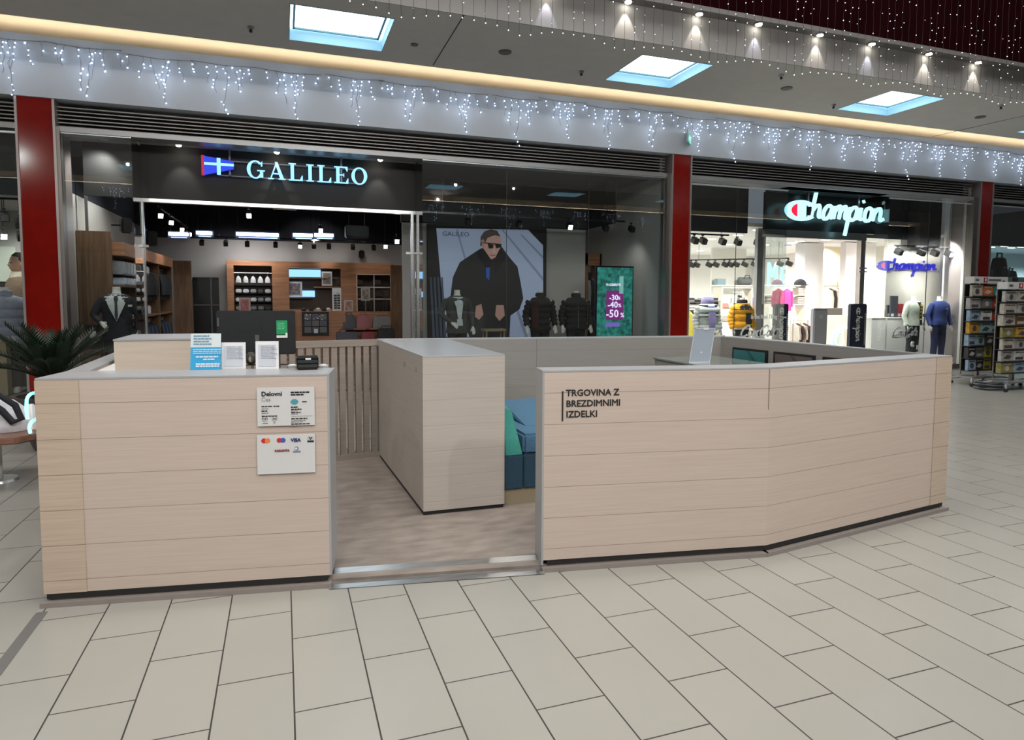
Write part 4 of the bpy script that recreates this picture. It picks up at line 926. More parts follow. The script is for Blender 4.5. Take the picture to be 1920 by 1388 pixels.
# inner partition beside the dark doorway and the doorway
a, b = W(330, 480, 18.6), W(359, 482, 18.6)
tag(MB().box(xw, b.x, 18.45, 18.55, 0, 2.45).build('dark_wood_partition', OAKV), 'dark brown wooden partition at the end of the left wall unit', 'partition')
a, b = W(362, 520, 19.2), W(410, 520, 19.2)
t = thing('fitting_room_entrance', 'black panel for the dark doorway with thin grey frame left of the walnut back unit', 'doorway', ((a.x+b.x)/2, 19.2, 0))
MB().box(a.x, b.x, 19.16, 19.24, 0, a.z).build('dark_panel', BLACK, t); mb = MB(); xm = (a.x+b.x)/2+.1; mb.box(xm, xm+.035, 19.14, 19.16, 0, a.z).box(a.x, b.x, 19.14, 19.16, 1.34, 1.37); mb.build('grey_bars', mat('dim_grey_bar', (.10, .10, .105), .5), t)  # black panel stands in for the darkness of the doorway
# walnut back unit
YU = 18.7
def U_(px_, py_): return W(px_, py_, YU)
xa, xb, zt_ = U_(412, 0).x, U_(734, 0).x, 2.5
t = thing('back_wall_unit', 'wide walnut wall unit with shirt niche, lit blue niche and box shelves', 'wall unit', ((xa+xb)/2, YU+.2, 0))
n1 = (U_(425, 0).x, U_(499, 0).x, U_(0, 500).z if False else U_(460, 498).z); n2 = (U_(532, 0).x, U_(632, 0).x, U_(580, 503).z); n3 = (U_(662, 0).x, U_(729, 0).x, U_(695, 514).z)
mb = MB(); zb2 = U_(580, 580).z; zb3 = U_(695, 584).z
xs = [xa, n1[0], n1[1], n2[0], n2[1], n3[0], n3[1], xb]
for i in (0, 2, 4, 6): mb.box(xs[i], xs[i+1], YU, YU+.4, 0, zt_)
mb.box(n1[0], n1[1], YU, YU+.4, n1[2], zt_).box(n2[0], n2[1], YU, YU+.4, n2[2], zt_).box(n3[0], n3[1], YU, YU+.4, n3[2], zt_)
mb.box(n2[0], n2[1], YU, YU+.4, 0, zb2).box(n3[0], n3[1], YU, YU+.4, 0, zb3); mb.build('walnut_front', OAK, t)
MB().box(n1[0], n1[1], YU+.36, YU+.4, 0, n1[2]).box(n3[0], n3[1], YU+.36, YU+.4, zb3, n3[2]).box(n2[0], n2[1], YU+.36, YU+.4, zb2, n2[2]).build('niche_backs', mat('taupe_back_panel', (.11, .09, .075), .7), t)
MB().box(n2[0], n2[1]-.5, YU+.33, YU+.35, U_(580, 519).z, U_(580, 505).z).box(n2[0], n2[0]+.65, YU+.33, YU+.35, U_(580, 557).z, U_(580, 545).z).build('blue_light_strip', lamp_mat('niche_sky_blue', (.28, .58, 1), 1.5, True), t)
fr_ = MB(); w = .022; ym = YU-.005
for x in (n3[0], (n3[0]+n3[1])/2-w/2, n3[1]-w): fr_.box(x, x+w, ym, YU+.02, zb3, n3[2])
for py_ in (514, 538, 560): z = U_(695, py_).z; fr_.box(n3[0], n3[1], ym, YU+.02, z-w, z)
fr_.build('cream_shelf_grid', mat('cream_grid', (.62, .56, .48), .5), t)
MB().box(n2[0], n2[1]-.35, YU+.0, YU+.34, U_(560, 522).z, U_(560, 520).z).box(n2[0]+.62, n2[1], YU+.0, YU+.34, U_(600, 540).z, U_(600, 537.5).z).box(n2[0], n2[0]+.6, YU, YU+.34, U_(560, 559).z, U_(560, 556.5).z).build('niche_shelves', OAK, t)
spot('picture_beam', (.8, 17.6, 3.0), (.8, 19.2, 2.75), 40, 70, .5, (1, .95, .88)); spot('unit_beam', (2.3, 17.8, 3.0), (2.35, 18.7, 2.35), 35, 60, .5); spot('unit_beam', (-.7, 17.8, 3.0), (-.7, 18.7, 2.4), 30, 60, .6)
spot('side_unit_fill', (-2.0, 14.6, 3.0), (-2.6, 14.6, 2.3), 25, 80, .6); spot('side_unit_fill', (-2.0, 16.6, 3.0), (-2.6, 16.6, 2.3), 25, 80, .6)  # added fill on the left wall shelving
area('shirt_niche_light', (-.75, 18.3, 2.9), (1, .3), 18, target=(-.75, 18.9, 1.7))
# shirts in the niche
wsh = garment_proto('hanging_shirt', fabric((.66, .67, .70), 'crisp_white_cotton'), w=.15, L=.17, th=.10, sleeve=False)
n_ = 5; step = (n1[1]-n1[0]-.04)/5; cols = [[(.7, .71, .72), (.66, .68, .72), (.33, .35, .38), (.06, .06, .065), (.5, .5, .5)], [(.7, .71, .72), (.45, .45, .48), (.62, .62, .64), (.22, .27, .30), (.38, .40, .42)], [(.30, .29, .27), (.1, .1, .1), (.2, .2, .2), (.18, .22, .26), (.05, .05, .05)]]
zr = U_(460, 512).z
shf = MB()
for r_ in range(5): shf.box(n1[0], n1[1], YU+.02, YU+.34, zr-.29-r_*.22-.012, zr-.29-r_*.22)
shf.build('niche_shirt_shelves', DARK, t)
MB().tube([(n1[0], YU+.1, zr+.005), (n1[1], YU+.1, zr+.005)], .008, 6).build('niche_rail', STEEL, t)
for i in range(5):
    x = n1[0]+.02+step*(i+.5)
    o = dup(wsh, (x, YU+.1, zr), random.uniform(.9, 1.2), 'white shirt hanging at the top of the back niche, %s from the left' % NTH[i], 'white shirts in the back niche'); o['category'] = 'shirt'; o.name = 'hanging_shirt'
    for r_ in range(3): folded(x, YU+.16, zr-.29-(r_+1)*.22, step*.8, .25, .10, fabric(cols[r_][i]), 'folded_shirt', 'folded shirt, row %s of the back niche, %s from left' % (('one', 'two', 'three')[r_], NTH[i]), group='folded shirts in the back niche')
remove_tree(wsh)
# framed photos, boxes, bags
def framed(px0, py0, px1, py1, Y, label, inner=(.25, .24, .24), fc=(.62, .62, .62), depth=.02, name='picture_frame', mid=True):
    a, b = W(px0, py0, Y), W(px1, py1, Y)
    t = thing(name, label, 'picture', ((a.x+b.x)/2, Y, b.z)); w_ = b.x-a.x; h_ = a.z-b.z
    MB().box(a.x, b.x, Y, Y+depth, b.z, a.z).build('frame', mat('frame_%d' % (fc[0]*99), fc, .4), t)
    MB().box(a.x+w_*.14, b.x-w_*.14, Y-.004, Y, b.z+h_*.12, a.z-h_*.12).build('print', mat('print_%d_%d_%d' % tuple(int(q*99) for q in inner), inner, .6, noise=.5, nscale=(16, 16, 16)), t)
    return t
framed(538, 528, 567, 556, YU+.04, 'white framed photo standing low in the blue lit niche', (.22, .20, .22), (.72, .74, .8)); framed(603, 509, 623, 536, YU+.04, 'white framed photo standing high at the right of the blue lit niche', (.24, .22, .21), (.7, .7, .72))
tp = framed(448, 558, 470, 588, 17.2, 'dark framed red portrait in front of the shirt niche', (.42, .16, .16), (.42, .38, .35)); tp2 = framed(677, 540, 694, 564, 16.85, 'framed portrait propped in front of the cream shelf grid', (.24, .2, .18), (.35, .33, .3)); framed(645, 563, 662, 584, 16.85, 'small wooden framed portrait on the sales counter', (.35, .22, .18), (.42, .30, .22))
for q_, z_ in ((tp, 0), (tp2, W(600, 584, 16.6).z)): MB().cyl(q_.location.x, q_.location.y+.01, z_, q_.location.z, .012, .012, 8).build('stand_pole', STEEL, q_)
t = framed(623, 540, 640, 583, 17.0, 'white sunglasses rack standing on the sales counter', (.55, .56, .58), (.72, .72, .72), .08, 'sunglasses_rack')
t['category'] = 'display rack'; mb = MB(); fr = face((0, 16.99, 0)); a, b = W(626, 552, 16.99), W(638, 580, 16.99)
for i in range(6): z = a.z-(i+.5)*(a.z-b.z)/6; mb.fr(fr, a.x, a.x+(b.x-a.x)*.44, z-.016, z+.016, 0, .02); mb.fr(fr, a.x+(b.x-a.x)*.54, b.x, z-.016, z+.016, 0, .02)
mb.build('sunglasses', BLACK, t)
xsb = [(n3[0]+.1, 522, 'low'), (n3[0]+.62, 520, 'high')]
for i, (px_, py_, l) in enumerate(((673, 533, 'left cell of the top row'), (708, 533, 'right cell of the top row'), (671, 555, 'left cell of the second row'), (710, 555, 'right cell of the second row'))):
    a = U_(px_, py_); t = thing('handbag', 'small dark bag in the %s of the cream shelf grid' % l, 'bag', (a.x, YU+.12, a.z))
    MB().box(a.x-.10, a.x+.10, YU+.05, YU+.18, a.z-.02, a.z+.12).build('body', fabric((.045, .04, .038)), t, bevel=.015); MB().tube([(a.x-.05, YU+.1, a.z+.11), (a.x-.03, YU+.1, a.z+.19), (a.x+.03, YU+.1, a.z+.19), (a.x+.05, YU+.1, a.z+.11)], .008, 6).build('handle', BLACK, t)
for i in range(9):
    x = n3[0]+.05+i*(n3[1]-n3[0]-.1)/8.5
    tag(MB().ell([(zb3+.0, .03, .05), (zb3+.15, .035, .06), (zb3+.26, .02, .03)], 10, x+.01, YU+.15).build('shoe', fabric((.03, .028, .028)), smooth=True), 'dark upright shoe below the cream shelf grid, %s from left' % NTH[i], 'shoe', 'shoes in the bottom row of the grid')
# sales counter with bag shelves
YC = 16.6
xa, xb = W(556, 600, YC).x, W(731, 600, YC).x; ztc = W(600, 584, YC).z
t = thing('sales_counter', 'walnut sales counter with a black jewellery case and bag shelves', 'counter', ((xa+xb)/2, YC+.2, 0))
xm0, xm1 = W(640, 0, YC).x, xb
MB().box(xa, xm0, YC, YC+.6, 0, ztc).box(xm0, xm1, YC+.25, YC+.6, 0, ztc-.06).box(xm0, xm1, YC-.02, YC+.25, W(690, 616, YC).z-.03, W(690, 616, YC).z).box(xm0-.05, xm1+.05, YC-.1, YC+.25, .45, .48).build('body', OAK, t)
a, b = W(566, 585, YC-.03), W(617, 629, YC-.03)
MB().box(a.x, b.x, YC-.05, YC, b.z, a.z).build('display_case', BLACK, t)
mb = MB(); mb2 = MB(); fr = face((0, YC-.052, 0)); cw = (b.x-a.x-.08)/3; chh = (a.z-b.z-.1)/3
for i in range(3):
    for j in range(3): (mb if (i+j) % 2 else mb2).fr(fr, a.x+.04+i*cw+.01, a.x+.04+(i+1)*cw-.01, a.z-.04-(j+1)*chh+.01, a.z-.04-j*chh-.01, 0, .006)
mb.build('case_cells', mat('slate_cell', (.07, .08, .11), .4), t); mb2.build('case_cells', mat('grey_cell', (.12, .12, .12), .4), t)
mb = MB()
for i in range(14): x = a.x+.05+random.random()*(b.x-a.x-.1); z = a.z-.05-random.random()*.13; disc(mb, fr, x, z, .014, c0=.006, c1=.016, n=8)
mb.fr(fr, a.x+.04+cw+.05, a.x+.04+cw*2-.04, b.z+.06, b.z+.16, .006, .012); mb.build('silver_items', mat('silver_items_metal', (.6, .66, .78), .3, .3), t)
for i, (p0, p1, p2, p3, c, l) in enumerate(((641, 587, 668, 609, (.022, .024, .035), 'navy black bag on the middle shelf of the counter, left one'), (668, 587, 695, 611, (.30, .085, .11), 'dusty pink bag on the middle shelf of the counter'), (699, 589, 733, 609, (.18, .19, .20), 'grey bag on the middle shelf of the counter, right one'), (630, 618, 672, 636, (.02, .026, .05), 'navy bag on the lowest shelf, left one'), (677, 618, 703, 634, (.22, .015, .03), 'dark red bag on the lowest shelf'), (708, 612, 742, 636, (.012, .012, .014), 'black bag on the lowest shelf, right one'))):
    Y_ = YC-.02 if i < 3 else YC-.15; a, b = W(p0, p1, Y_), W(p2, p3, Y_); zb_ = W(690, 616, YC).z+.001 if i < 3 else .481
    t = thing('leather_bag', l, 'bag', ((a.x+b.x)/2, Y_+.1, zb_)); ztp = max(a.z-.06, zb_+.2)
    MB().add([(a.x, Y_, zb_), (b.x, Y_, zb_), (b.x, Y_+.2, zb_), (a.x, Y_+.2, zb_), (a.x+.02, Y_+.04, ztp), (b.x-.02, Y_+.04, ztp), (b.x-.02, Y_+.16, ztp), (a.x+.02, Y_+.16, ztp)], [(0, 3, 2, 1), (4, 5, 6, 7), (0, 1, 5, 4), (1, 2, 6, 5), (2, 3, 7, 6), (3, 0, 4, 7)]).build('body', mat('leather_%d' % i, c, .45), t, bevel=.015)
    MB().tube([(a.x+.08, Y_+.05, ztp-.01), (a.x+.11, Y_+.05, ztp+.07), (b.x-.11, Y_+.05, ztp+.07), (b.x-.08, Y_+.05, ztp-.01)], .009, 6).build('handle', mat('leather_%d' % i, c, .45), t)
for i, px_ in enumerate((570, 584, 597, 608, 616)):
    a = W(px_, 584, YC+.1); c = [(.03, .03, .03), (.03, .025, .025), (.5, .5, .48), (.03, .03, .03), (.55, .55, .52)][i]
    tag(MB().ell([(ztc, .05, .07), (ztc+.05, .06, .08), (ztc+.08+.02*(i % 2), .03, .04)], 10, a.x, YC+.2).build('accessory', fabric(c), smooth=True), '%s small accessory on the sales counter above the black case, %s from the left' % ('pale' if c[0] > .3 else 'black', NTH[i]), 'accessory')
# wood side at right of unit, white rack
a, b = W(738, 500, 18.0), W(768, 500, 18.0)
tag(MB().box(xb+.25, b.x+.3, 18.0, 18.08, 0, 2.43).build('walnut_partition', OAKV), 'plain brown wooden partition right of the walnut back unit', 'partition')
# speakers
for px_, py_, Y_, l in ((236, 423, 14.2, 'black wall speaker above the left wall unit, nearer the entrance'), (283, 447, 17.0, 'black wall speaker above the left wall unit, farther back'), (678, 477, 19.1, 'small black wall speaker above the walnut back unit')):
    a = W(px_, py_, Y_) if Y_ > 19 else WX(px_, py_, -2.75)
    t = thing('wall_speaker', l, 'speaker', (a.x, a.y, a.z-.12))
    s = 1.15 if Y_ < 15 else 1.35
    if Y_ > 19: s = .9
    MB().obox(a, (.17*s, .12*s, .25*s), .5 if Y_ < 19 else 0, .15).build('case', BLACK, t, bevel=.03)
    MB().tube([a, a+(Vector((-.24, .0, 0)) if Y_ < 19 else Vector((0, .14, 0)))], .015, 6).build('bracket', BLACK, t)
# track lights and tubes
ts = track_spot_proto(.085); tl_ = track_spot_proto(.085, True)
def track(x0, x1, y0, y1, z, label, drop=None, m=BLACK):
    t = thing('light_track', label, 'light track', ((x0+x1)/2, (y0+y1)/2, z)); d = Vector((x1-x0, y1-y0, 0)).normalized(); n = Vector((-d.y, d.x, 0))*.018
    MB().add([(x0+n.x, y0+n.y, z), (x0-n.x, y0-n.y, z), (x1-n.x, y1-n.y, z), (x1+n.x, y1+n.y, z), (x0+n.x, y0+n.y, z+.035), (x0-n.x, y0-n.y, z+.035), (x1-n.x, y1-n.y, z+.035), (x1+n.x, y1+n.y, z+.035)], [(0, 1, 2, 3), (4, 5, 6, 7), (0, 1, 5, 4), (1, 2, 6, 5), (2, 3, 7, 6), (3, 0, 4, 7)]).build('rail', m, t)
    if drop:
        mb = MB()
        for k in (.1, .9): x, y = x0+(x1-x0)*k, y0+(y1-y0)*k; mb.tube([(x, y, z+.03), (x, y, drop)], .006, 5)
        mb.build('suspension_wires', m, t)
    return t
def spots_at(lst, Y, z, where, lit=(), protos=None, group='track spotlights', rz=0, wx=None):
    for i, px_ in enumerate(lst):
        p = W(px_, 430, Y); pr = (protos or (ts, tl_))[1 if i in lit else 0]
        o = dup(pr, (p.x, Y, z), rz, '%s spotlight on the track %s, %s from the left' % ('lit' if i in lit else 'black', where, NTH[i]), group); o['category'] = 'spotlight'; o.name = 'track_spotlight'
zk = W(600, 452, 17.8).z
track(-1.9, 3.2, 17.8, 17.8, zk, 'black light track in front of the walnut back unit', 4.2)
spots_at([378, 423, 463, 516, 562, 588, 616, 661, 700], 17.8, zk, 'before the back unit', lit=(4,), group='spotlights before the back unit')
zk2 = W(1000, 409, 12.35).z
track(2.4, 6.6, 12.35, 12.35, zk2, 'black light track across the poster window', 3.97)
spots_at([877, 972, 1066, 1134, 1183], 12.35, zk2, 'across the poster window', lit=(2,), group='spotlights in the poster window')
pa_, pb_ = WZ(296, 388, 3.3), WZ(356, 430, 3.3)
track(pa_.x, pb_.x, pa_.y, pb_.y, 3.3, 'slanting light track left of the shop entrance', 4.2)
for i, u in enumerate((.04, .32, .66, .95)):
    p = pa_.lerp(pb_, u); o = dup(tl_, (p.x, p.y, 3.3), .3, 'bright lit spotlight on the slanting left track, %s from the front' % NTH[i], 'lit spotlights on the left track'); o['category'] = 'spotlight'; o.name = 'track_spotlight'
for i, (px_, py_, y) in enumerate(((467, 402, 14.5), (601, 430, 15.2), (743, 450, 14.0), (722, 460, 16.5))):
    p = W(px_, py_, y); o = dup(tl_, (p.x, y, p.z+.12), 0, 'lit spotlight hanging from the dark shop ceiling, %s of four from the left' % NTH[[0, 1, 3, 2][i]], 'lit ceiling spotlights'); o['category'] = 'spotlight'; o.name = 'ceiling_spotlight'; MB().tube([(p.x, y, p.z+.10), (p.x, y, 4.2)], .008, 6).build('drop_rod', BLACK, o)
TUBE = lamp_mat('tube_white', (.85, .92, 1), 8)
for i, (p0, p1, py_, Y_) in enumerate(((316, 352, 441, 17.0), (368, 397, 439, 17.4), (443, 522, 441, 17.0), (550, 586, 443, 17.0), (590, 625, 443, 17.0))):
    a, b = W(p0, py_, Y_), W(p1, py_, Y_)
    t = thing('linear_light', 'bright linear ceiling light in the dark shop, %s from the left' % NTH[i], 'ceiling light', ((a.x+b.x)/2, Y_, a.z))
    MB().box(a.x, b.x, Y_, Y_+.10, a.z-.0, a.z+.07).build('diffuser', TUBE, t); MB().box(a.x-.03, b.x+.03, Y_+.1, Y_+.16, a.z-.05, a.z+.1).build('housing', mat('navy_housing', (.02, .03, .07), .5), t); mb = MB()
    for xx in (a.x+.03, b.x-.03): mb.tube([(xx, Y_+.13, a.z+.1), (xx, Y_+.13, 4.2)], .005, 5)
    mb.build('suspension_wires', BLACK, t); MB().box(a.x+.05, b.x-.02, Y_, Y_+.02, a.z-.055, a.z-.035).build('lower_tube', lamp_mat('blue_white_tube', (.25, .4, 1), 3), t)
a, b = W(648, 422, 15.5), W(692, 446, 15.5)
t = thing('air_conditioner', 'dark boxy air conditioning unit hanging under the navy shop ceiling', 'air conditioner', ((a.x+b.x)/2, 15.5, b.z)); MB().box(a.x, b.x, 15.5, 15.8, b.z, a.z).build('case', mat('dark_teal_case', (.018, .026, .032), .5), t, bevel=.02)
mb = MB()
for xx in (a.x+.08, b.x-.08): mb.tube([(xx, 15.65, a.z), (xx, 15.65, 4.2)], .01, 5)
mb.build('hangers', BLACK, t)
a, b = W(512, 386, 13.0), W(556, 394, 13.0); t = thing('emergency_light', 'slim emergency light with a green glowing dot inside the shop entrance', 'emergency light', ((a.x+b.x)/2, 13.0, b.z)); MB().box(a.x, b.x, 13.0, 13.08, b.z, a.z).build('case', mat('pale_case', (.35, .37, .36), .4), t); MB().box(a.x+.09, a.x+.16, 12.99, 13.0, b.z+.01, a.z-.01).build('green_light', lamp_mat('green_dot', (.05, .9, .4), 2), t)
MB().tube([((a.x+b.x)/2, 13.04, a.z), ((a.x+b.x)/2, 13.04, 4.2)], .008, 5).build('hanger', BLACK, t)
a, b = W(239, 507, 11.32), W(251, 527, 11.32); t = thing('door_notice', 'small white notice stuck on the glass left of the shop entrance', 'notice', (-2.037, 11.65, 1.9))
za, zb_ = W(245, 508, 11.7).z, W(245, 528, 11.7).z; MB().box(-2.040, -2.037, 11.5, 11.75, zb_, za).build('sheet', PAPER, t); MB().box(-2.042, -2.040, 11.53, 11.72, zb_+.03, za-.04).build('picture', mat('grey_print', (.3, .32, .34), .6), t)
# poster light box
a, b = W(802, 420, 13.4), W(1025, 428, 13.4); zt_ = (a.z+b.z)/2
t = thing('poster_light_box', 'large backlit fashion poster of a man in a dark coat and glasses', 'poster', ((a.x+b.x)/2, 13.4, .4))
MB().box(a.x, b.x, 13.4, 13.5, .38, zt_).build('frame', DARK, t)
def lm(n, c, s=.55): return mat(n, c, .6, 0, s, c)
fr = face((0, 13.395, 0)); x0, x1 = a.x, b.x
def PP(*pts): return [(W(x, y, 13.395).x, W(x, y, 13.395).z) for x, y in pts]
def layer(nm, c, pts, k, s=.5): return MB().fp(fr, PP(*pts), .002*k, .002*k+.002).build(nm, lm('poster_'+nm, c, s), t)
layer('backdrop', (.26, .31, .44), ((818, 428), (990, 431), (1018, 460), (1019, 632), (836, 632)), 0, .42)
mb = MB()
for p in (((855, 430), (858, 430), (884, 520), (880, 520)), ((940, 431), (944, 431), (1018, 520), (1018, 527)), ((975, 440), (979, 440), (1018, 480), (1018, 486)), ((960, 560), (965, 560), (990, 632), (984, 632))): mb.fp(fr, PP(*p), .0025, .004)
mb.build('backdrop_lines', lm('poster_line', (.16, .19, .28), .4), t)
mb = MB()
for x in range(806, 834, 7): mb.fp(fr, PP((x, 520), (x+3, 520), (x+10, 632), (x+5, 632)), .0025, .005)
mb.build('curtain_folds', lm('poster_fold', (.05, .06, .09), .3), t)
layer('coat', (.017, .016, .017), ((844, 560), (849, 520), (862, 492), (898, 468), (915, 460), (940, 462), (956, 484), (970, 500), (976, 530), (981, 560), (974, 580), (957, 592), (955, 632), (880, 632), (870, 600), (846, 585)), 2, .3)
layer('neck', (.30, .17, .15), ((904, 455), (936, 455), (934, 476), (922, 487), (908, 474)), 3, .3)
layer('face', (.42, .25, .22), ((905, 440), (912, 432), (930, 432), (938, 442), (940, 458), (936, 472), (930, 483), (920, 486), (910, 476), (903, 462)), 4, .35)
layer('hair', (.06, .045, .045), ((900, 462), (901, 444), (908, 434), (920, 430), (932, 433), (938, 444), (928, 441), (914, 446), (908, 458)), 5, .3)
layer('ear', (.36, .2, .18), ((901, 452), (906, 448), (909, 456), (906, 466)), 6, .3)
mb = MB(); mb.fp(fr, PP((914, 457), (925, 459), (924, 466), (916, 466)), .012, .015); mb.fp(fr, PP((928, 459), (940, 458), (939, 464), (930, 466)), .012, .015); mb.fp(fr, PP((903, 454), (940, 458), (940, 460), (903, 456)), .012, .014); mb.build('glasses', INK, t)
layer('nose', (.50, .30, .26), ((926, 462), (929, 474), (923, 474)), 6, .35); layer('mouth', (.28, .10, .10), ((918, 478), (929, 478), (928, 480), (919, 480)), 6, .3)
layer('coat_collar', (.008, .008, .009), ((893, 474), (906, 466), (924, 492), (914, 510)), 5, .2); layer('coat_collar', (.008, .008, .009), ((924, 492), (937, 466), (950, 480), (930, 512)), 6, .2)
layer('blue_scarf', (.02, .06, .28), ((911, 502), (918, 502), (917, 526), (911, 520)), 7, .5)
layer('hand', (.34, .20, .17), ((930, 572), (944, 572), (946, 592), (936, 602), (928, 592)), 7, .3); layer('hand', (.26, .15, .13), ((892, 574), (902, 570), (906, 590), (898, 600), (890, 594)), 7, .25)
text('GALILEO', (W(829, 442, 13.38), XH, ZH), .13, lm('poster_caption_ink', (.05, .06, .1), .2), t, 'caption', wide=1.1)
# window panels and mannequins
a = W(1027, 430, 13.5); b = W(1098, 430, 13.5)
tag(MB().box(a.x-.05, b.x, 13.5, 13.56, 0, 3.1).build('display_back_panel', GRAYW), 'plain grey back panel right of the large poster', 'panel')
tag(MB().box(2.26, W(802, 0, 13.52).x, 13.5, 13.56, 0, 3.1).build('display_back_panel', GRAYW), 'narrow grey panel left of the large poster', 'panel')
tag(MB().box(W(802, 0, 13.55).x-.1, a.x, 13.51, 13.57, 2.9, 3.12).build('display_header', GRAYW), 'grey header strip above the large poster', 'panel')
a, b = W(1100, 475, 14.1), W(1155, 475, 14.1)
t = thing('side_wardrobe', 'walnut wardrobe with hanging clothes seen beside the sale screen', 'wardrobe', ((a.x+b.x)/2, 14.3, 0))
MB().box(a.x, 6.95, 14.1, 14.6, W(1120, 498, 14.1).z, a.z).box(6.91, 6.95, 14.1, 14.6, 0, a.z).box(a.x, a.x+.04, 14.1, 14.6, 0, a.z).build('walnut_case', OAK, t); MB().box(a.x+.04, 6.91, 14.56, 14.6, 0, 2.2).build('back', DARK, t)
rail_of((a.x+.07, 14.33, 2.15), (6.88, 14.33, 2.15), 3, [G((.30, .30, .31), 'coat', w=.34, L=1.0), G((.03, .03, .03), 'coat', w=.34, L=1.0)], ['grey coat', 'black coat'], 'in the wardrobe beside the sale screen', 'coats in the side wardrobe', 'coat', first=1)
a, b = W(1120, 501, 12.1), W(1188, 501, 12.1); zt_ = a.z
t = thing('sale_screen', 'tall green and purple sale screen reading -30% -40% -50%', 'screen', ((a.x+b.x)/2, 12.12, .18))
MB().box(a.x-.015, b.x+.01, 12.12, 12.2, .2, zt_+.03).build('screen_case', BLACK, t)
fr = face((0, 12.118, 0)); MB().fr(fr, a.x+.01, b.x-.01, .25, zt_, 0, .004).build('green_leaves_picture', mat('screen_green_leaf', (.012, .10, .085), .6, 0, .0, noise=.7, nscale=(14, 14, 14)), t)
g_ = MATS['screen_green_leaf'].node_tree; bb = g_.nodes['Principled BSDF']; rp = [n for n in g_.nodes if n.type == 'VALTORGB'][0]
g_.links.new(rp.outputs[0], bb.inputs['Emission Color']); bb.inputs['Emission Strength'].default_value = 1.3
fr2 = face((0, 12.113, 0)); p = W(1137, 545, 12.11); q = W(1168, 600, 12.11); MB().fr(fr2, p.x, q.x, q.z, p.z, 0, .003).build('purple_block', lm('screen_purple', (.17, .02, .16), .9), t)
fr3 = face((0, 12.107, 0)); tm_ = lm('screen_text_white', (.75, .72, .95), 1.1)
for s_, x_, y_, sz in (('-30', 1142, 563, .155), ('-40', 1139, 577, .175), ('-50', 1136, 595, .215)):
    p = W(x_, y_, 12.107); text(s_, (p, XH, ZH), sz, tm_, t, 'discount_text', bold=.004)
for x_, y_, sz in ((1158, 562, .09), (1159, 576, .10), (1163, 595, .13)): p = W(x_, y_, 12.107); text('%', (p, XH, ZH), sz, tm_, t, 'discount_text', bold=.002)
p = W(1136, 536, 12.107); text('VI IZBERITE', (p, XH, ZH), .065, tm_, t, 'heading_text', bold=.002)
p = W(1136, 610, 12.1); MB().fr(fr2, p.x, p.x+.32, p.z-.03, p.z+.05, 0, .003).build('violet_footer', lm('screen_violet', (.16, .10, .45), 1), t)
p = W(1162, 520, 12.1); MB().fr(fr2, p.x, p.x+.09, p.z-.33, p.z+.02, .004, .007).build('bottle_picture', lm('screen_pale_teal', (.20, .45, .42), .8), t)
def winman(px_, py_, Y_, label, kind, rz=0):
    p = W(px_, py_, Y_); P = (p.x, Y_, .18); t = thing('window_mannequin', label, 'mannequin', P)
    sc = (p.z-.18)/1.56
    al, ar = ARM_DOWN(1), ARM_DOWN(-1)
    if kind == 'blazer': ar = [(-.20, 0, 1.36), (-.33, .0, 1.12), (-.16, -.14, .96)]
    add(t, P, rz, mannequin_parts(t, P, arm_r=ar, arm_l=al), 'body', MANN)
    if kind == 'blazer':
        J, jo = jacket(t, P, rz, fabric((.075, .075, .072)), (ar, al), hem=.76, name='blazer')
        mb = MB(); patch(mb, J, [(.90, -104, -72), (1.1, -106, -76), (1.3, -112, -74), (1.43, -135, -60)], .006); add(t, P, rz, mb, 'white_tshirt', fabric((.62, .66, .72), 'white_tee'), parent=jo)
        mb = MB(); patch(mb, J, [(1.02, -106, -99), (1.25, -122, -108), (1.44, -150, -128)], .012); patch(mb, J, [(1.02, -81, -73), (1.25, -74, -60), (1.44, -50, -30)], .012); add(t, P, rz, mb, 'lapels', fabric((.05, .05, .048)), parent=jo)
        trousers(t, P, rz, fabric((.02, .02, .022)))
    if kind == 'puffer':
        J, jo = jacket(t, P, rz, fabric((.028, .028, .03)), (ar, al), hem=.80, puff=5, bulk=1.08, name='quilted_jacket'); mb = MB(); patch(mb, J, [(.84, -92.5, -87.5), (1.34, -92.5, -87.5)], .012); add(t, P, rz, mb, 'zip', fabric((.10, .10, .10)), parent=jo); trousers(t, P, rz, fabric((.02, .02, .022)))
    if kind == 'red':
        J, jo = jacket(t, P, rz, fabric((.026, .026, .03)), (ar, al), hem=.78, puff=5, bulk=1.03, name='padded_jacket'); mb = MB(); patch(mb, J, [(.84, -150, -112), (1.34, -150, -112)], .014); add(t, P, rz, mb, 'wine_side_panel', fabric((.06, .02, .025)), parent=jo); trousers(t, P, rz, fabric((.02, .02, .022)))
winman(857, 541, 12.2, 'headless mannequin in a grey blazer over a white T-shirt before the poster', 'blazer', .1)
winman(1013, 543, 12.2, 'headless mannequin in a dark padded jacket right of the poster figure', 'red')
winman(1080, 546, 12.2, 'headless mannequin in a black quilted jacket beside the sale screen', 'puffer', -.1)
a = W(905, 617, 12.8); b = W(946, 617, 12.8); t = thing('low_stool', 'low pale wooden stool in front of the large poster', 'stool', ((a.x+b.x)/2, 12.8, .18))
MB().box(a.x, b.x, 12.65, 12.95, a.z-.04, a.z).build('seat', mat('pale_stool_wood', (.32, .24, .15), .5), t)
for x in (a.x+.03, b.x-.06):
    for y in (12.67, 12.9): MB().box(x, x+.03, y, y+.03, .18, a.z-.04).build('leg', MATS['pale_stool_wood'], t)
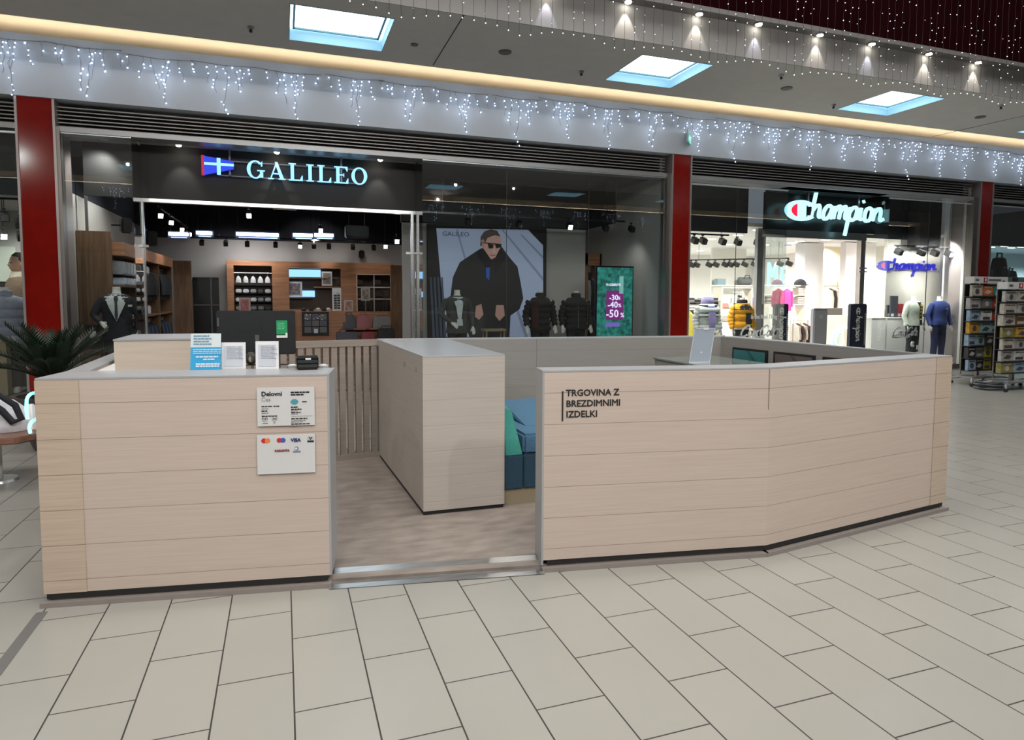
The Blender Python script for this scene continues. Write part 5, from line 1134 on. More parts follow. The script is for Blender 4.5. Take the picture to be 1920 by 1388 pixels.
# ================================================================== SHOP WITH THE SCRIPT SIGN
block('floor_champion', 7.2, 17.45, 11.3, 22, -.1, 0.001, tile_mat('pale_shop_tile', (.45, .44, .42), (.48, .47, .45), (.25, .25, .24), .6, .6, 0, 0, 0, .004, rough=.3))
block('wall_champion_left', 7.3, 7.4, 11.7, 22, 0, 4.3, WHITEW); block('wall_champion_right', 17.35, 17.45, 12.96, 22, 0, 4.3, WHITEW); block('wall_champion_back', 7.2, 17.45, 21.9, 22, 0, 3.4, WHITEW)
struct(MB().prism([(15.07, 11.43), (15.14, 11.40), (16.36, 12.88), (16.28, 12.93)], 0, 4.2).build('wall_champion_display_side', WHITEW)); block('wall_champion_display_return', 16.3, 17.4, 12.9, 12.96, 0, 4.2, WHITEW)
WCE = mat('white_ceiling_paint', (.80, .79, .77), .8)
block('ceiling_champion', 7.4, 17.35, 12.96, 22, 3.22, 3.3, WCE); block('ceiling_champion_near', 7.4, 12.9, 12.62, 12.96, 3.22, 3.3, WCE); block('wall_champion_bulkhead_left', 7.4, 9.79, 12.55, 12.62, 3.06, 4.2, DARK); block('wall_champion_bulkhead_right', 12.9, 15.62, 12.58, 12.62, 3.08, 4.2, DARK)
block('wall_bulkhead_step', 14.55, 15.25, 12.2, 12.54, 2.88, 4.2, DARK)
block('ceiling_champion_front', 7.4, 15.1, 11.62, 12.62, 4.2, 4.25, DARK); block('ceiling_champion_entrance', 9.79, 12.55, 11.3, 12.0, 3.90, 3.95, DARK)
sg = thing('shop_sign', 'black sign board with glowing white cursive Champion lettering and a red C emblem', 'shop sign', (11.2, 12.0, 3.1))
MB().box(9.8, 12.9, 12.0, 12.06, 3.1, 3.9).build('board', BLACK, sg); MB().box(9.8, 12.6, 11.93, 12.07, 2.94, 3.10).build('header_profile', mat('steel_header', (.20, .21, .21), .35, .8), sg)
YS = 11.75
SIGNW = lamp_mat('sign_cyan_white', (.42, .85, .95), 1.7, True)
def champ(parent, P0, P1, ztop, zbot, Y, m_l, m_r, m_box, dep=.05, vs=.88):
    """cursive sign: elongated C emblem then 'hampion'; x from P0 to P1"""
    Wd = P1-P0; f = face((P0, Y, 0)); Hh = ztop-zbot; ew = Wd*.115*2; cz = (ztop+zbot)/2; rx = Wd*.152; ry = Hh/2
    mb = MB(); ring(mb, f, rx, cz, rx, ry, rx*.66, ry*.70, 38, 322, c1=dep); mb.fp(f, [(rx*.80, cz-ry*.86), (rx*1.28, cz-ry*.86), (rx*1.28, cz+ry*.86), (rx*.80, cz+ry*.86)], 0, dep*.9)
    mb.build('emblem', m_l, parent)
    mb = MB(); disc(mb, f, rx*.72, cz, rx*.36, ry*.62, c0=dep*.5, c1=dep*.96, a0=90, a1=270); mb.build('emblem_red', m_r, parent)
    mb = MB(); mb.fr(f, rx*1.30, rx*1.62, cz-ry*.42, cz+ry*.42, dep*.4, dep*.8); mb.build('emblem_dark', m_box, parent)
    tot = sum(GL[c][0] for c in 'hampion'); h = (Wd-rx*1.62)/(tot+.25)
    script('hampion', (Vector((P0+rx*1.62, Y, cz-ry*.62)), XH, ZH), h, h*.23*(vs**.5), m_l, parent, 'script_letters', slant=.2, c1=dep, vs=vs)
a, b = W(1471, 375, YS), W(1662, 410, YS)
MOUNT = STEEL
champ(sg, a.x, b.x-.05, W(1490, 375, YS).z, W(1490, 414, YS).z, YS, SIGNW, lamp_mat('sign_red', (.85, .01, .05), 1.3), DARK)
mb = MB()
for px_ in (1517, 1612): x = W(px_, 380, YS).x; mb.box(x-.02, x+.02, YS+.02, YS+.05, W(px_, 405, YS).z, 3.9)
mb.build('mounting_bars', STEEL, sg)
for x, l in ((12.5, 'wide steel door post between entrance and right window'),):
    t = thing('door_post', l, 'door post', (x, 12.0, 0)); MB().box(x-.03, x+.10, 11.95, 12.08, 0, 2.95).build('post', mat('door_steel', (.36, .34, .32), .3, .9), t); MB().box(x-.1, x+.14, 11.92, 11.95, 2.3, 2.33).box(x-.1, x+.14, 11.92, 11.95, 2.22, 2.25).build('clamps', STEEL, t)
t = thing('door_post', 'dark grey square post inside the left script shop window', 'door post', (9.0, 12.75, 0)); a = W(1432, 500, 12.75); b = W(1417, 500, 12.75)
MB().box(b.x, a.x, 12.7, 12.8, 0, 3.2).build('post', mat('grey_blue_post', (.26, .27, .28), .4, .4), t)
# ceiling lights
RL = lamp_mat('round_light_lens', (1, .97, .80), 4)
k = 0
for px_, py_ in ((1357, 428), (1306, 438), (1384, 441), (1334, 448), (1365, 458), (1373, 468), (1312, 470), (1422, 431), (1434, 459), (1500, 452), (1486, 455), (1549, 449), (1723, 447)):
    p = WZ(px_, py_, 3.2); k += 1
    if p.y > 21.5 or p.y < 12.7: continue
    t = thing('round_downlight', 'round white ceiling light in the bright shop, %s listed from the left' % (NTH+['sixteenth'])[k-1], 'downlight', (p.x, p.y, 3.19), 'round ceiling lights in the bright shop')
    MB().cyl(p.x, p.y, 3.20, 3.22, .15, .16, 20).build('trim_ring', WHITE, t); MB().cyl(p.x, p.y, 3.185, 3.20, .12, .12, 18).build('lens', RL, t)
zt1 = W(1370, 443, 12.9).z
track(7.5, 9.55, 12.9, 12.9, zt1, 'black track across the left script shop window', 3.22)
tb = track_spot_proto(.10); tbl = track_spot_proto(.10, True)
spots_at([1302, 1318, 1354, 1383, 1420], 12.9, zt1, 'across the left script window', protos=(tb, tbl), group='spotlights in the left script window')
p0, p1 = W(1292, 496, 17.5), W(1480, 478, 15.5)
track(p0.x, p1.x, 17.5, 15.5, (p0.z+p1.z)/2, 'long black track deeper in the bright shop', 3.22)
for i, px_ in enumerate((1296, 1305, 1328, 1341, 1358, 1368, 1379, 1395, 1413, 1461, 1478)):
    u = (px_-1292)/188; p = W(px_, 495, 17.5-2*u); o = dup(tb, (p.x, p.y, (p0.z+p1.z)/2), .4, 'black spotlight on the deeper bright shop track, %s from the left' % NTH[i], 'spotlights on the deeper track'); o['category'] = 'spotlight'; o.name = 'track_spotlight'
zt2 = W(1735, 464, 11.9).z; a, b = W(1678, 460, 11.9), W(1790, 470, 11.9)
track(a.x, b.x, 11.9, 11.9, zt2, 'black track across the right script shop window', 4.2)
spots_at([1685, 1728, 1753, 1779], 11.9, zt2, 'across the right script window', lit=(3,), protos=(tb, tbl), group='spotlights in the right script window')
for o in (tb, tbl, ts, tl_): pass
# pillar and inner walls
a, b = W(1511, 450, 15.5), W(1545, 450, 15.5)
tag(MB().box(a.x, b.x, 15.5, 15.9, 0, 3.2).build('white_pillar', mat('grey_white_pillar', (.52, .51, .50), .7)), 'plain white square pillar in the middle of the bright shop', 'pillar')
a, b = W(1586, 480, 14.9), W(1612, 480, 14.9)
tag(MB().box(a.x, b.x+.6, 14.9, 15.1, 0, 3.2).build('white_wall_pier', mat('white_pier', (.70, .67, .66), .7)), 'white wall pier left of the display niche', 'pillar')
a, b = W(1662, 500, 12.85), W(1762, 500, 12.85)
tag(MB().box(a.x, b.x, 12.85, 12.94, 0, 3.2).build('cream_display_wall', CREAM), 'cream back wall of the right window that carries the blue cursive sign', 'wall panel')
tag(MB().box(b.x+.002, b.x+.05, 12.80, 12.88, 0, 3.2).build('grey_corner_return', mat('lilac_grey_paint', (.40, .40, .42), .7)), 'grey corner return at the right of the cream wall', 'wall panel')
sg2 = thing('wall_sign', 'small blue cursive sign with pink emblem on the cream wall', 'sign', (15, 12.84, 2.2))
a, b = W(1643, 490, 12.83), W(1756, 502, 12.83)
SB = lamp_mat('sign_deep_blue', (.03, .03, .75), .9)
champ(sg2, a.x, b.x, W(1660, 489, 12.83).z, W(1660, 508, 12.83).z, 12.83, SB, lamp_mat('sign_pink', (1, .12, .25), 1.2), WHITE, dep=.05, vs=.6)
# counter with neon C emblem, pedestals
a, b = W(1553, 592, 14.2), W(1590, 592, 14.2)
ct = thing('cash_desk', 'cream cash desk with a cyan neon curve behind the security posts', 'counter', ((a.x+b.x)/2, 14.3, 0))
MB().box(a.x, b.x, 14.2, 14.7, 0, a.z).build('front', mat('cream_counter', (.62, .56, .47), .5), ct); MB().box(W(1562, 0, 14.4).x, b.x, 14.4, 14.68, a.z, W(1590, 578, 14.4).z).build('dark_till', mat('dark_till_box', (.05, .045, .04), .5), ct)
NC = lamp_mat('pale_cyan_neon', (.35, .9, 1), 3)
def q(px_, py_): v = W(px_, py_, 14.17); return (v.x, 14.17, v.z)
mb = MB(); mb.tube([q(*p) for p in chaikin([(1594, 614), (1578, 616), (1564, 624), (1558, 638), (1561, 652), (1570, 656)], 2)], .022, 8); mb.tube([q(*p) for p in chaikin([(1580, 622), (1580, 650), (1568, 648), (1565, 636), (1572, 624), (1580, 622)], 1)], .02, 8); mb.build('neon_curve', NC, ct, smooth=True)
for i, (p0, p1, yt, Y_, l) in enumerate(((1635, 1661, 597, 12.5, 'cream display plinth just right of the tall navy post'), (1664, 1762, 597, 12.5, 'long white display plinth behind the two dressed mannequins'))):
    a, b = W(p0, yt, Y_), W(p1, yt, Y_); t = thing('display_plinth', l, 'plinth', ((a.x+b.x)/2, Y_, 0))
    MB().box(a.x, b.x, Y_, Y_+.27, 0, a.z).build('body', mat('white_plinth', (.62, .62, .60), .5), t); MB().box(a.x-.004, b.x+.004, Y_-.02, Y_+.27, a.z, a.z+.02).build('top', WHITE, t)
    zpl = a.z+.02
for i, (p0, p1, y0, y1, c, l) in enumerate(((1671, 1683, 555, 588, (.05, .055, .07), 'tall dark card display on the white plinth'), (1683, 1693, 570, 594, (.30, .02, .03), 'dark red card display on the white plinth'), (1664, 1680, 572, 595, (.07, .07, .085), 'slanted dark box at the left end of the white plinth'))):
    a, b = W(p0, y0, 12.58+.05*i), W(p1, y1, 12.58+.05*i)
    t = thing('card_display', l, 'display', ((a.x+b.x)/2, 12.6, zpl)); MB().box(a.x, b.x, 12.58+.05*i, 12.62+.05*i, zpl, a.z).build('card', fabric(c), t); MB().box(a.x+.02, a.x+.10, 12.57+.05*i, 12.58+.05*i, zpl+.02, zpl+.09).build('white_print', WHITE, t)
tag(MB().box(W(1733, 590, 12.6).x, W(1746, 590, 12.6).x, 12.53, 12.70, zpl, zpl+.08).build('cap_box', fabric((.06, .055, .05)), bevel=.02), 'small dark cap on the plinth between the two mannequins', 'cap')
# security gates
def gate(px0, px1, pyt, Y_, label, navy=True):
    a, b = W(px0, pyt, Y_), W(px1, pyt, Y_); xm = (a.x+b.x)/2; t = thing('security_gate', label, 'security gate', (xm, Y_, 0)); w_ = b.x-a.x
    m = mat('navy_cover', (.010, .014, .035), .5) if navy else mat('silver_gate', (.45, .46, .48), .35, .3)
    MB().box(a.x, b.x, Y_, Y_+.12, .0, a.z).build('cover', m, t, bevel=.02)
    if navy:
        for s0, s1, nm in ((.22, .62, 'front_print'),):
            U = -ZH; V = XH; f = (Vector((a.x+w_*.30, Y_-.002, a.z-.08)), U, V)
            mb = MB(); ring(mb, f, .09, .06, .09, .06, .055, .035, 30, 330, c0=-.004, c1=0); mb.fr(f, .07, .11, .005, .115, -.004, 0); mb.build('emblem', WHITE, t)
            mb = MB(); disc(mb, f, .055, .06, .02, .04, c0=-.006, c1=-.004); mb.build('emblem_red', mat('emblem_red_cloth', (.35, .02, .03), .6), t)
            script('hampion', (Vector((a.x+w_*.34, Y_-.002, a.z-.28)), U, V), .085, .026, WHITE, t, 'script_print', slant=.15, c0=-.005, c1=0)
            mb = MB()
            for k in range(16): mb.box(b.x-w_*.16, b.x-w_*.08, Y_-.006, Y_-.001, a.z-.25-k*.045, a.z-.22-k*.045)
            mb.build('side_print', mat('dim_white_print', (.35, .36, .4), .6), t)
    else:
        mb = MB(); ring(mb, face((xm, Y_-.001, a.z-.18)), 0, 0, .035, .035, .026, .026, c1=.006); mb.build('round_logo', mat('pale_logo', (.7, .7, .7), .4), t); MB().box(a.x, b.x, Y_-.003, Y_, a.z-.03, a.z-.02).build('cap_line', DARK, t)
gate(1455, 1480, 570, 12.1, 'navy covered security gate with white cursive print in front of the left window', True)
gate(1597, 1627, 570, 11.72, 'navy covered security gate with white cursive print at the right of the entrance', True)
gate(1527, 1553, 579, 11.9, 'silver grey security gate in the middle of the entrance', False)
# glass decals
DEC = mat('white_vinyl_decal', (.75, .76, .76), .6)
def coke(px0, px1, py0, py1, label, m=DEC, extra=None):
    a, b = W(px0, py1, 11.285), W(px1, py0, 11.285); w_ = b.x-a.x; h = w_/6.2
    t = thing('window_decal', label, 'decal', (a.x, 11.29, a.z)); fr = (Vector((a.x, 11.29, a.z+.08)), XH, ZH)
    o, x = script('Coca', fr, h*.72, h*.25, m, t, 'script_word', slant=.35, c0=0, c1=.003)
    fr = (Vector((a.x+w_*.52, 11.29, a.z+.08)), XH, ZH); script('Cola', fr, h*.72, h*.25, m, t, 'script_word', slant=.35, c0=0, c1=.003)
    MB().ribbon((Vector((a.x, 11.29, a.z)), XH, ZH), chaikin([(0, .10), (w_*.05, .02), (w_*.3, .03), (w_*.5, .06)], 2), h*.16, 0, .003).build('swash', m, t)
    return t
t = coke(1388, 1455, 600, 638, 'white vinyl script decal on the left script shop window')
p = W(1408, 598, 11.285); text("is the Real Thing", (p, XH, ZH), .125, DEC, t, 'small_line', bold=.003, off=.0, wide=.78)
coke(1674, 1722, 593, 636, 'grey white vinyl script decal on the right script shop window', mat('grey_vinyl_decal', (.55, .56, .57), .6))
ml = thing('neon_letters', 'pale cyan glowing letters M and E hanging in the bright shop', 'neon sign', (W(1450, 500, 16).x, 16.0, 2.0))
LC = lamp_mat('letter_cyan', (.40, .88, 1), 2.2)
p = W(1436, 537, 16.0); text('M', (p, XH, ZH), 1.0, LC, ml, 'letter', bold=.012, ext=.03, wide=.5); p = W(1461, 537, 16.0); text('E', (p, XH, ZH), .85, LC, ml, 'letter', bold=.01, ext=.03, wide=.5)
mb = MB()
for px_ in (1444, 1466): x = W(px_, 500, 16.0).x; mb.tube([(x, 16, 2.4), (x, 16, 3.2)], .006, 5)
mb.build('suspension_wires', STEEL, ml)
# shelving and racks in the left half
def shelf_unit(x0, x1, Y_, ztop, zs, label, m=mat('cream_shelf', (.62, .58, .50), .5), dep=.4):
    t = thing('display_shelving', label, 'shelving', ((x0+x1)/2, Y_+dep/2, 0))
    MB().box(x0, x0+.04, Y_, Y_+dep, 0, ztop).build('upright', m, t); MB().box(x1-.04, x1, Y_, Y_+dep, 0, ztop).build('upright', m, t)
    for z in zs: MB().box(x0+.04, x1-.04, Y_, Y_+dep, z, z+.03).build('shelf', m, t)
    return t
YA = 14.0
a, b = W(1290, 600, YA), W(1350, 600, YA)
shelf_unit(a.x, b.x, YA, 1.55, (.3, .75, 1.12, 1.42), 'cream shelving of dark folded clothes behind the white puffer jacket')
cols = [(.03, .03, .035), (.5, .5, .48), (.03, .03, .03), (.10, .10, .11), (.45, .44, .43), (.02, .02, .03)]
k = 0
for z in (1.15, 1.45):
    for j_ in range(4):
        x = a.x+.12+j_*(b.x-a.x-.24)/3
        for s_ in range(3):
            k += 1; c = cols[(k*5+j_) % 6]; folded(x, YA+.15, z+s_*.055+(.001 if z < 1.3 else .001), .19, .26, .05, fabric(c), 'folded_sweater', 'folded %s sweater, %s of pile %s, %s shelf at the left' % ('pale' if c[0] > .2 else 'dark', ('bottom', 'middle', 'top')[s_], NTH[j_], 'lower' if z < 1.3 else 'upper'), group='folded sweaters at the left')
a, b = W(1352, 600, 15.0), W(1410, 600, 15.0)
shelf_unit(a.x, b.x, 15.0, 1.9, (.5, .95, 1.3, 1.87), 'cream shelving with piled clothes left of the grey post')
for i in range(9):
    x = a.x+.15+(i % 5)*(b.x-a.x-.3)/4; z = 1.33 if i < 5 else .98; c = [(.6, .25, .22), (.5, .5, .48), (.04, .04, .04), (.42, .42, .40), (.10, .08, .12), (.5, .46, .4), (.05, .05, .05), (.45, .45, .47), (.2, .15, .2)][i]
    folded(x, 15.15, z, .22, .26, .14, fabric(c), 'folded_garment', '%s garment pile on the %s shelf near the grey post, %s from the left' % (('coral', 'pale grey', 'black', 'light grey', 'plum', 'beige', 'black', 'silver', 'mauve')[i], 'upper' if i < 5 else 'lower', NTH[i % 5]))
# upper back shelves with bags and caps
a, b = W(1345, 535, 18.0), W(1412, 533, 18.0); zz = W(1380, 535, 18.0).z
tag(MB().box(a.x, b.x, 18.0, 18.4, zz-.03, zz).build('wall_shelf', WHITE), 'long white wall shelf that carries the grey sports bag', 'shelf')
tag(MB().box(a.x+.05, b.x+.0, 18.38, 18.45, 0, 3.2).build('white_back_panel', mat('warm_white_panel', (.72, .70, .64), .6)), 'warm white back panel behind the sports bag shelf', 'panel')
p = W(1398, 533, 18.1); t = thing('sports_bag', 'grey sports bag lying on the white wall shelf', 'bag', (p.x, 18.15, zz))
mb = MB(); mb.tube([(p.x-.24, 18.15, zz+.13), (p.x-.2, 18.15, zz+.14), (p.x+.2, 18.15, zz+.14), (p.x+.24, 18.15, zz+.13)], [.08, .13, .13, .08], 14); mb.build('body', fabric((.12, .13, .13)), t, smooth=True); MB().tube([(p.x-.12, 18.05, zz+.2), (p.x-.08, 18.02, zz+.32), (p.x+.08, 18.02, zz+.32), (p.x+.12, 18.05, zz+.2)], .012, 6).build('handles', BLACK, t)
p = W(1353, 530, 18.1); tag(MB().box(p.x-.16, p.x+.16, 18.1, 18.3, zz, zz+.2).build('grey_blue_box', fabric((.22, .30, .33)), bevel=.01), 'grey blue shoe box left of the sports bag', 'box')
def cap(px_, py_, Y_, r, c, label, zb_=None):
    p = W(px_, py_, Y_); z = zb_ if zb_ is not None else p.z
    t = thing('cap', label, 'cap', (p.x, Y_, z)); MB().ell([(z, r, r), (z+r*.5, r*.95, r*.95), (z+r*.9, r*.6, r*.6), (z+r*1.05, r*.15, r*.15)], 18, p.x, Y_).build('crown', fabric(c), t, smooth=True); MB().ell([(z, r*.75, r*.9), (z+.02, r*.7, r*.85)], 16, p.x, Y_-r*.8).build('peak', fabric(c), t, smooth=True)
a, b = W(1432, 534, 15.3), W(1512, 536, 15.3); zc = a.z
t = shelf_unit(a.x, b.x, 15.3, zc, (.35, zc-.56, zc-.30, zc-.03), 'cream shelving with caps and white folded tops left of the white pillar')
cap(1457, 534, 15.45, .15, (.20, .12, .16), 'mauve cap on top of the cream shelving', zc+.001); cap(1500, 534, 15.45, .17, (.02, .018, .018), 'large black cap on top of the cream shelving beside the white pillar', zc+.001)
for j_, z in enumerate((zc-.27, zc-.53)):
    for i in range(4): folded(W(1500, 550, 15.4).x, 15.45, z+.001+i*.05, .26, .28, .045, fabric((.60, .57, .51), 'ivory_cotton'), 'folded_tshirt', 'white folded T-shirt, %s pile beside the white pillar, %s from bottom' % (('upper', 'lower')[j_], NTH[i]), group='white folded T-shirts')
for i in range(5): folded(W(1441, 550, 15.4).x, 15.45, zc-.53+.001+i*.05, .2, .28, .045, fabric((.16, .09, .07) if i % 2 else (.4, .36, .34)), 'folded_tshirt', 'brown folded T-shirt beside the tall navy post, %s from the bottom' % NTH[i])
pk = [G((.75, .06, .28), 'hoodie', w=.34, L=.6), G((.24, .02, .07), 'hoodie', w=.34, L=.6)]
p = W(1476, 540, 14.6); q_ = W(1462, 545, 14.6)
o = dup(pk[0], (p.x, 14.6, p.z+.06), math.pi/2, 'bright pink top hanging above the navy security gate', 'tops by the gate'); o['category'] = 'clothing'; o.name = 'pink_top'
o = dup(pk[1], (q_.x, 14.65, p.z+.06), math.pi/2, 'dark crimson top hanging just left of the bright pink one', 'tops by the gate'); o['category'] = 'clothing'; o.name = 'crimson_top'
tag(MB().tube([(q_.x-.35, 14.6, p.z+.06), (p.x+.3, 14.6, p.z+.06)], .012, 8).build('clothes_rail', STEEL), 'steel rail that carries the bright pink top', 'rail')
# clothes rail with mixed tops
p0, p1 = W(1376, 548, 15.6), W(1415, 548, 15.6); zr = p0.z
tag(MB().tube([(p0.x-.05, 15.6, zr), (p1.x+.05, 15.6, zr)], .012, 8).build('clothes_rail', STEEL), 'short steel rail of white and purple tops left of the grey post', 'rail')
rail_of((p0.x, 15.6, zr), (p1.x, 15.6, zr), 6, [G((.62, .62, .60), 'sweatshirt', w=.36, L=.62), G((.03, .03, .03), 'sweatshirt', w=.36, L=.62), G((.24, .10, .32), 'sweatshirt', w=.36, L=.62), G((.55, .52, .50), 'sweatshirt', w=.36, L=.62), G((.30, .14, .40), 'sweatshirt', w=.36, L=.62)], ['white top', 'black top', 'purple top', 'ivory top', 'violet top'], 'on the short rail left of the grey post', 'tops on the short rail', 'hanging_sweater', first=1)
p0, p1 = W(1292, 600, 13.4), W(1320, 600, 13.4)
rail_of((p0.x-.05, 13.4, 1.38), (p1.x, 13.4, 1.38), 4, [G((.60, .50, .08), 'sweatshirt', w=.36, L=.7), G((.02, .02, .02), 'sweatshirt', w=.36, L=.7)], ['yellow top', 'black top'], 'low beside the red column', 'tops beside the red column', 'hanging_sweater', first=1)
tag(MB().tube([(p0.x-.1, 13.4, 1.38), (p1.x+.05, 13.4, 1.38)], .012, 8).box(p0.x-.1, p0.x-.08, 13.39, 13.41, 0, 1.38).box(p1.x+.03, p1.x+.05, 13.39, 13.41, 0, 1.38).build('clothes_rail', STEEL), 'low steel rail of yellow and black tops beside the red column', 'rail')
p0, p1 = W(1548, 536, 16.0), W(1584, 536, 16.0)
rail_of((p0.x, 16.0, p0.z), (p1.x, 16.0, p0.z), 7, [G((.62, .58, .50), 'coat', w=.5, L=.9), G((.03, .03, .03), 'coat', w=.5, L=.9), G((.60, .52, .40), 'coat', w=.5, L=.9), G((.62, .60, .55), 'coat', w=.5, L=.9), G((.5, .05, .04), 'coat', w=.5, L=.9)], ['ivory top', 'black top', 'beige top', 'white top', 'red top'], 'on the rail right of the white pillar', 'tops right of the white pillar', 'hanging_sweater', first=1)
tag(MB().tube([(p0.x-.05, 16.0, p0.z), (p1.x+.1, 16.0, p0.z)], .012, 8).box(p0.x+.45, p0.x+.47, 15.99, 16.01, 0, p0.z+.12).build('clothes_rail', STEEL), 'steel rail of ivory tops right of the white pillar', 'rail')
tag(MB().box(W(1545, 500, 16.6).x, 17.3, 16.6, 16.7, 0, 3.2).build('warm_back_wall', mat('warm_beige_wall', (.66, .58, .42), .7)), 'warm beige back wall right of the white pillar', 'wall panel')  # even warm beige wall colour
# low rack of white tops below
p0, p1 = W(1484, 608, 13.6), W(1512, 608, 13.6)
rail_of((p0.x, 13.6, p0.z+.1), (p1.x, 13.6, p0.z+.1), 4, [G((.60, .56, .48), 'tee', w=.34, L=.5), G((.10, .05, .04), 'tee', w=.34, L=.5)], ['ivory T-shirt', 'dark brown T-shirt'], 'low beside the navy gate', 'T-shirts low beside the navy gate', 'hanging_tshirt', rz=.5, first=1)
tag(MB().tube([(p0.x-.05, 13.6, p0.z+.1), (p1.x+.05, 13.6, p0.z+.1)], .012, 8).box(p0.x-.05, p0.x-.03, 13.59, 13.61, 0, p0.z+.1).box(p1.x+.03, p1.x+.05, 13.59, 13.61, 0, p0.z+.1).build('clothes_rail', WHITE), 'low white rack of T-shirts between gate and white pillar', 'rail')
tag(MB().box(W(1474, 404, 16.5).x, W(1499, 0, 16.5).x, 16.5, 16.55, W(1480, 455, 16.5).z, 3.2).build('blue_ceiling_sign', lamp_mat('blue_hanging_sign', (.12, .14, .85), .9)), 'plain blue panel hanging from the bright ceiling', 'sign')
# dressed mannequins in the right window and jackets in the left window
dais(12.75, 15.0, 11.5, 12.42, 'low white platform under the white jacket and the blue tracksuit', WHITEW, .12)
def smann(px_, pyt, Y_, label, kind, base=.12, rz=0):
    p = W(px_, pyt, Y_); P = (p.x, Y_, base); t = thing('sportswear_mannequin', label, 'mannequin', P); al, ar = ARM_DOWN(1), ARM_DOWN(-1)
    add(t, P, rz, mannequin_parts(t, P, arm_r=ar, arm_l=al), 'body', MANN)
    if kind == 'track':
        bl = fabric((.028, .05, .20), 'royal_blue_fleece'); J, jo = jacket(t, P, rz, bl, (ar, al), hem=.88, name='sweatshirt')
        mb = MB(); patch(mb, J, [(1.26, -74, -64), (1.28, -74, -64)], .012); add(t, P, rz, mb, 'chest_logo', WHITE, parent=jo); mb = MB(); patch(mb, J, [(.88, -180, 179), (.92, -180, 179)], .010); add(t, P, rz, mb, 'waist_rib', fabric((.02, .035, .14)), parent=jo)
        trousers(t, P, rz, fabric((.016, .026, .085), 'navy_fleece'), z1=.9, name='jogging_trousers'); add(t, P, rz, MB().ball((-.19, -.02, .70), .03, sc=(.2, 1, 1)), 'leg_patch', mat('patch_red', (.4, .03, .04), .6))
    if kind == 'white':
        wj = fabric((.60, .64, .56), 'ivory_windbreaker'); J, jo = jacket(t, P, rz, wj, (ar, al), hem=.86, bulk=1.12, name='windbreaker')
        mb = MB(); patch(mb, J, [(.88, -88, -58), (1.1, -90, -60), (1.3, -92, -62), (1.42, -105, -50)], .008); add(t, P, rz, mb, 'black_tshirt', fabric((.02, .02, .02)), parent=jo)
        mb = MB()
        for z in (1.0, 1.08, 1.16, 1.24, 1.32): patch(mb, J, [(z, -86, -66), (z+.05, -86, -66)], .014)
        add(t, P, rz, mb, 'yellow_print', fabric((.60, .42, .03)), parent=jo)
        trousers(t, P, rz, fabric((.018, .018, .018)), z1=.9, name='print_trousers')
        mb = MB(); ring(mb, face((-.12, -.10, .42)), 0, 0, .07, .07, .045, .045, 30, 330, c1=.012); mb.fr(face((-.12, -.10, .42)), -.015, .02, -.065, .065, 0, .012); mb.fr(face((.1, -.09, .2)), -.06, .06, -.02, .03, 0, .012); mb.fr(face((-.1, -.09, .12)), -.06, .05, -.02, .02, 0, .012); mb.fr(face((.06, -.10, .34)), -.03, .04, -.05, .05, 0, .012); add(t, P, rz, mb, 'white_print', WHITE, False)
    if kind == 'puffer':
        J, jo = jacket(t, P, rz, fabric((.60, .63, .63), 'silver_white_down'), (ar, al), hem=.86, puff=4, bulk=1.22, name='puffer_jacket')
        mb = MB(); patch(mb, J, [(1.14, -180, -112), (1.40, -180, -112)], .012); patch(mb, J, [(1.14, -68, 0), (1.40, -68, 0)], .012); add(t, P, rz, mb, 'black_yoke', fabric((.015, .015, .017)), parent=jo)
        mb = MB(); patch(mb, J, [(.90, -106, -76), (1.2, -108, -74), (1.38, -112, -68)], .012); add(t, P, rz, mb, 'lavender_hoodie', fabric((.34, .28, .58), 'lavender_fleece'), parent=jo)
        add(t, P, rz, MB().ell([(1.42, .13, .11), (1.47, .155, .13), (1.54, .13, .12), (1.58, .10, .09)], 16, 0, .01), 'hood', fabric((.40, .35, .62), 'lavender_fleece_light'), parent=jo); trousers(t, P, rz, fabric((.02, .02, .022)))
    if kind == 'yellow':
        J, jo = jacket(t, P, rz, fabric((.78, .36, .02), 'amber_down'), (ar, al), hem=.90, puff=3, bulk=1.2, name='puffer_jacket')
        mb = MB(); patch(mb, J, [(.91, -98, -50), (1.2, -98, -60), (1.42, -120, -40)], .014); add(t, P, rz, mb, 'black_shirt', fabric((.02, .02, .02)), parent=jo)
        mb = MB(); patch(mb, J, [(1.30, -180, 0), (1.42, -180, 0)], .010); add(t, P, rz, mb, 'black_yoke', fabric((.015, .015, .016)), parent=jo); add(t, P, rz, MB().ell([(1.42, .10, .09), (1.47, .13, .11), (1.52, .11, .10)], 14, 0, .01), 'hood', fabric((.03, .03, .03)), parent=jo); trousers(t, P, rz, fabric((.02, .02, .022)))
smann(1763, 540, 11.8, 'headless mannequin in a blue sweatshirt and navy trousers in the right window', 'track', rz=-.15)
smann(1714, 549, 12.0, 'headless mannequin in an ivory windbreaker and printed black trousers', 'white', rz=.1)
dais(7.6, 9.6, 11.7, 12.8, 'low platform under the white and the yellow puffer jackets', WHITEW, .06)
smann(1327, 566, 12.3, 'mannequin in a silver white puffer jacket with a lavender hood in the left window', 'puffer', .06)
smann(1392, 568, 12.4, 'mannequin in an amber puffer jacket with black yoke in the left window', 'yellow', .06)
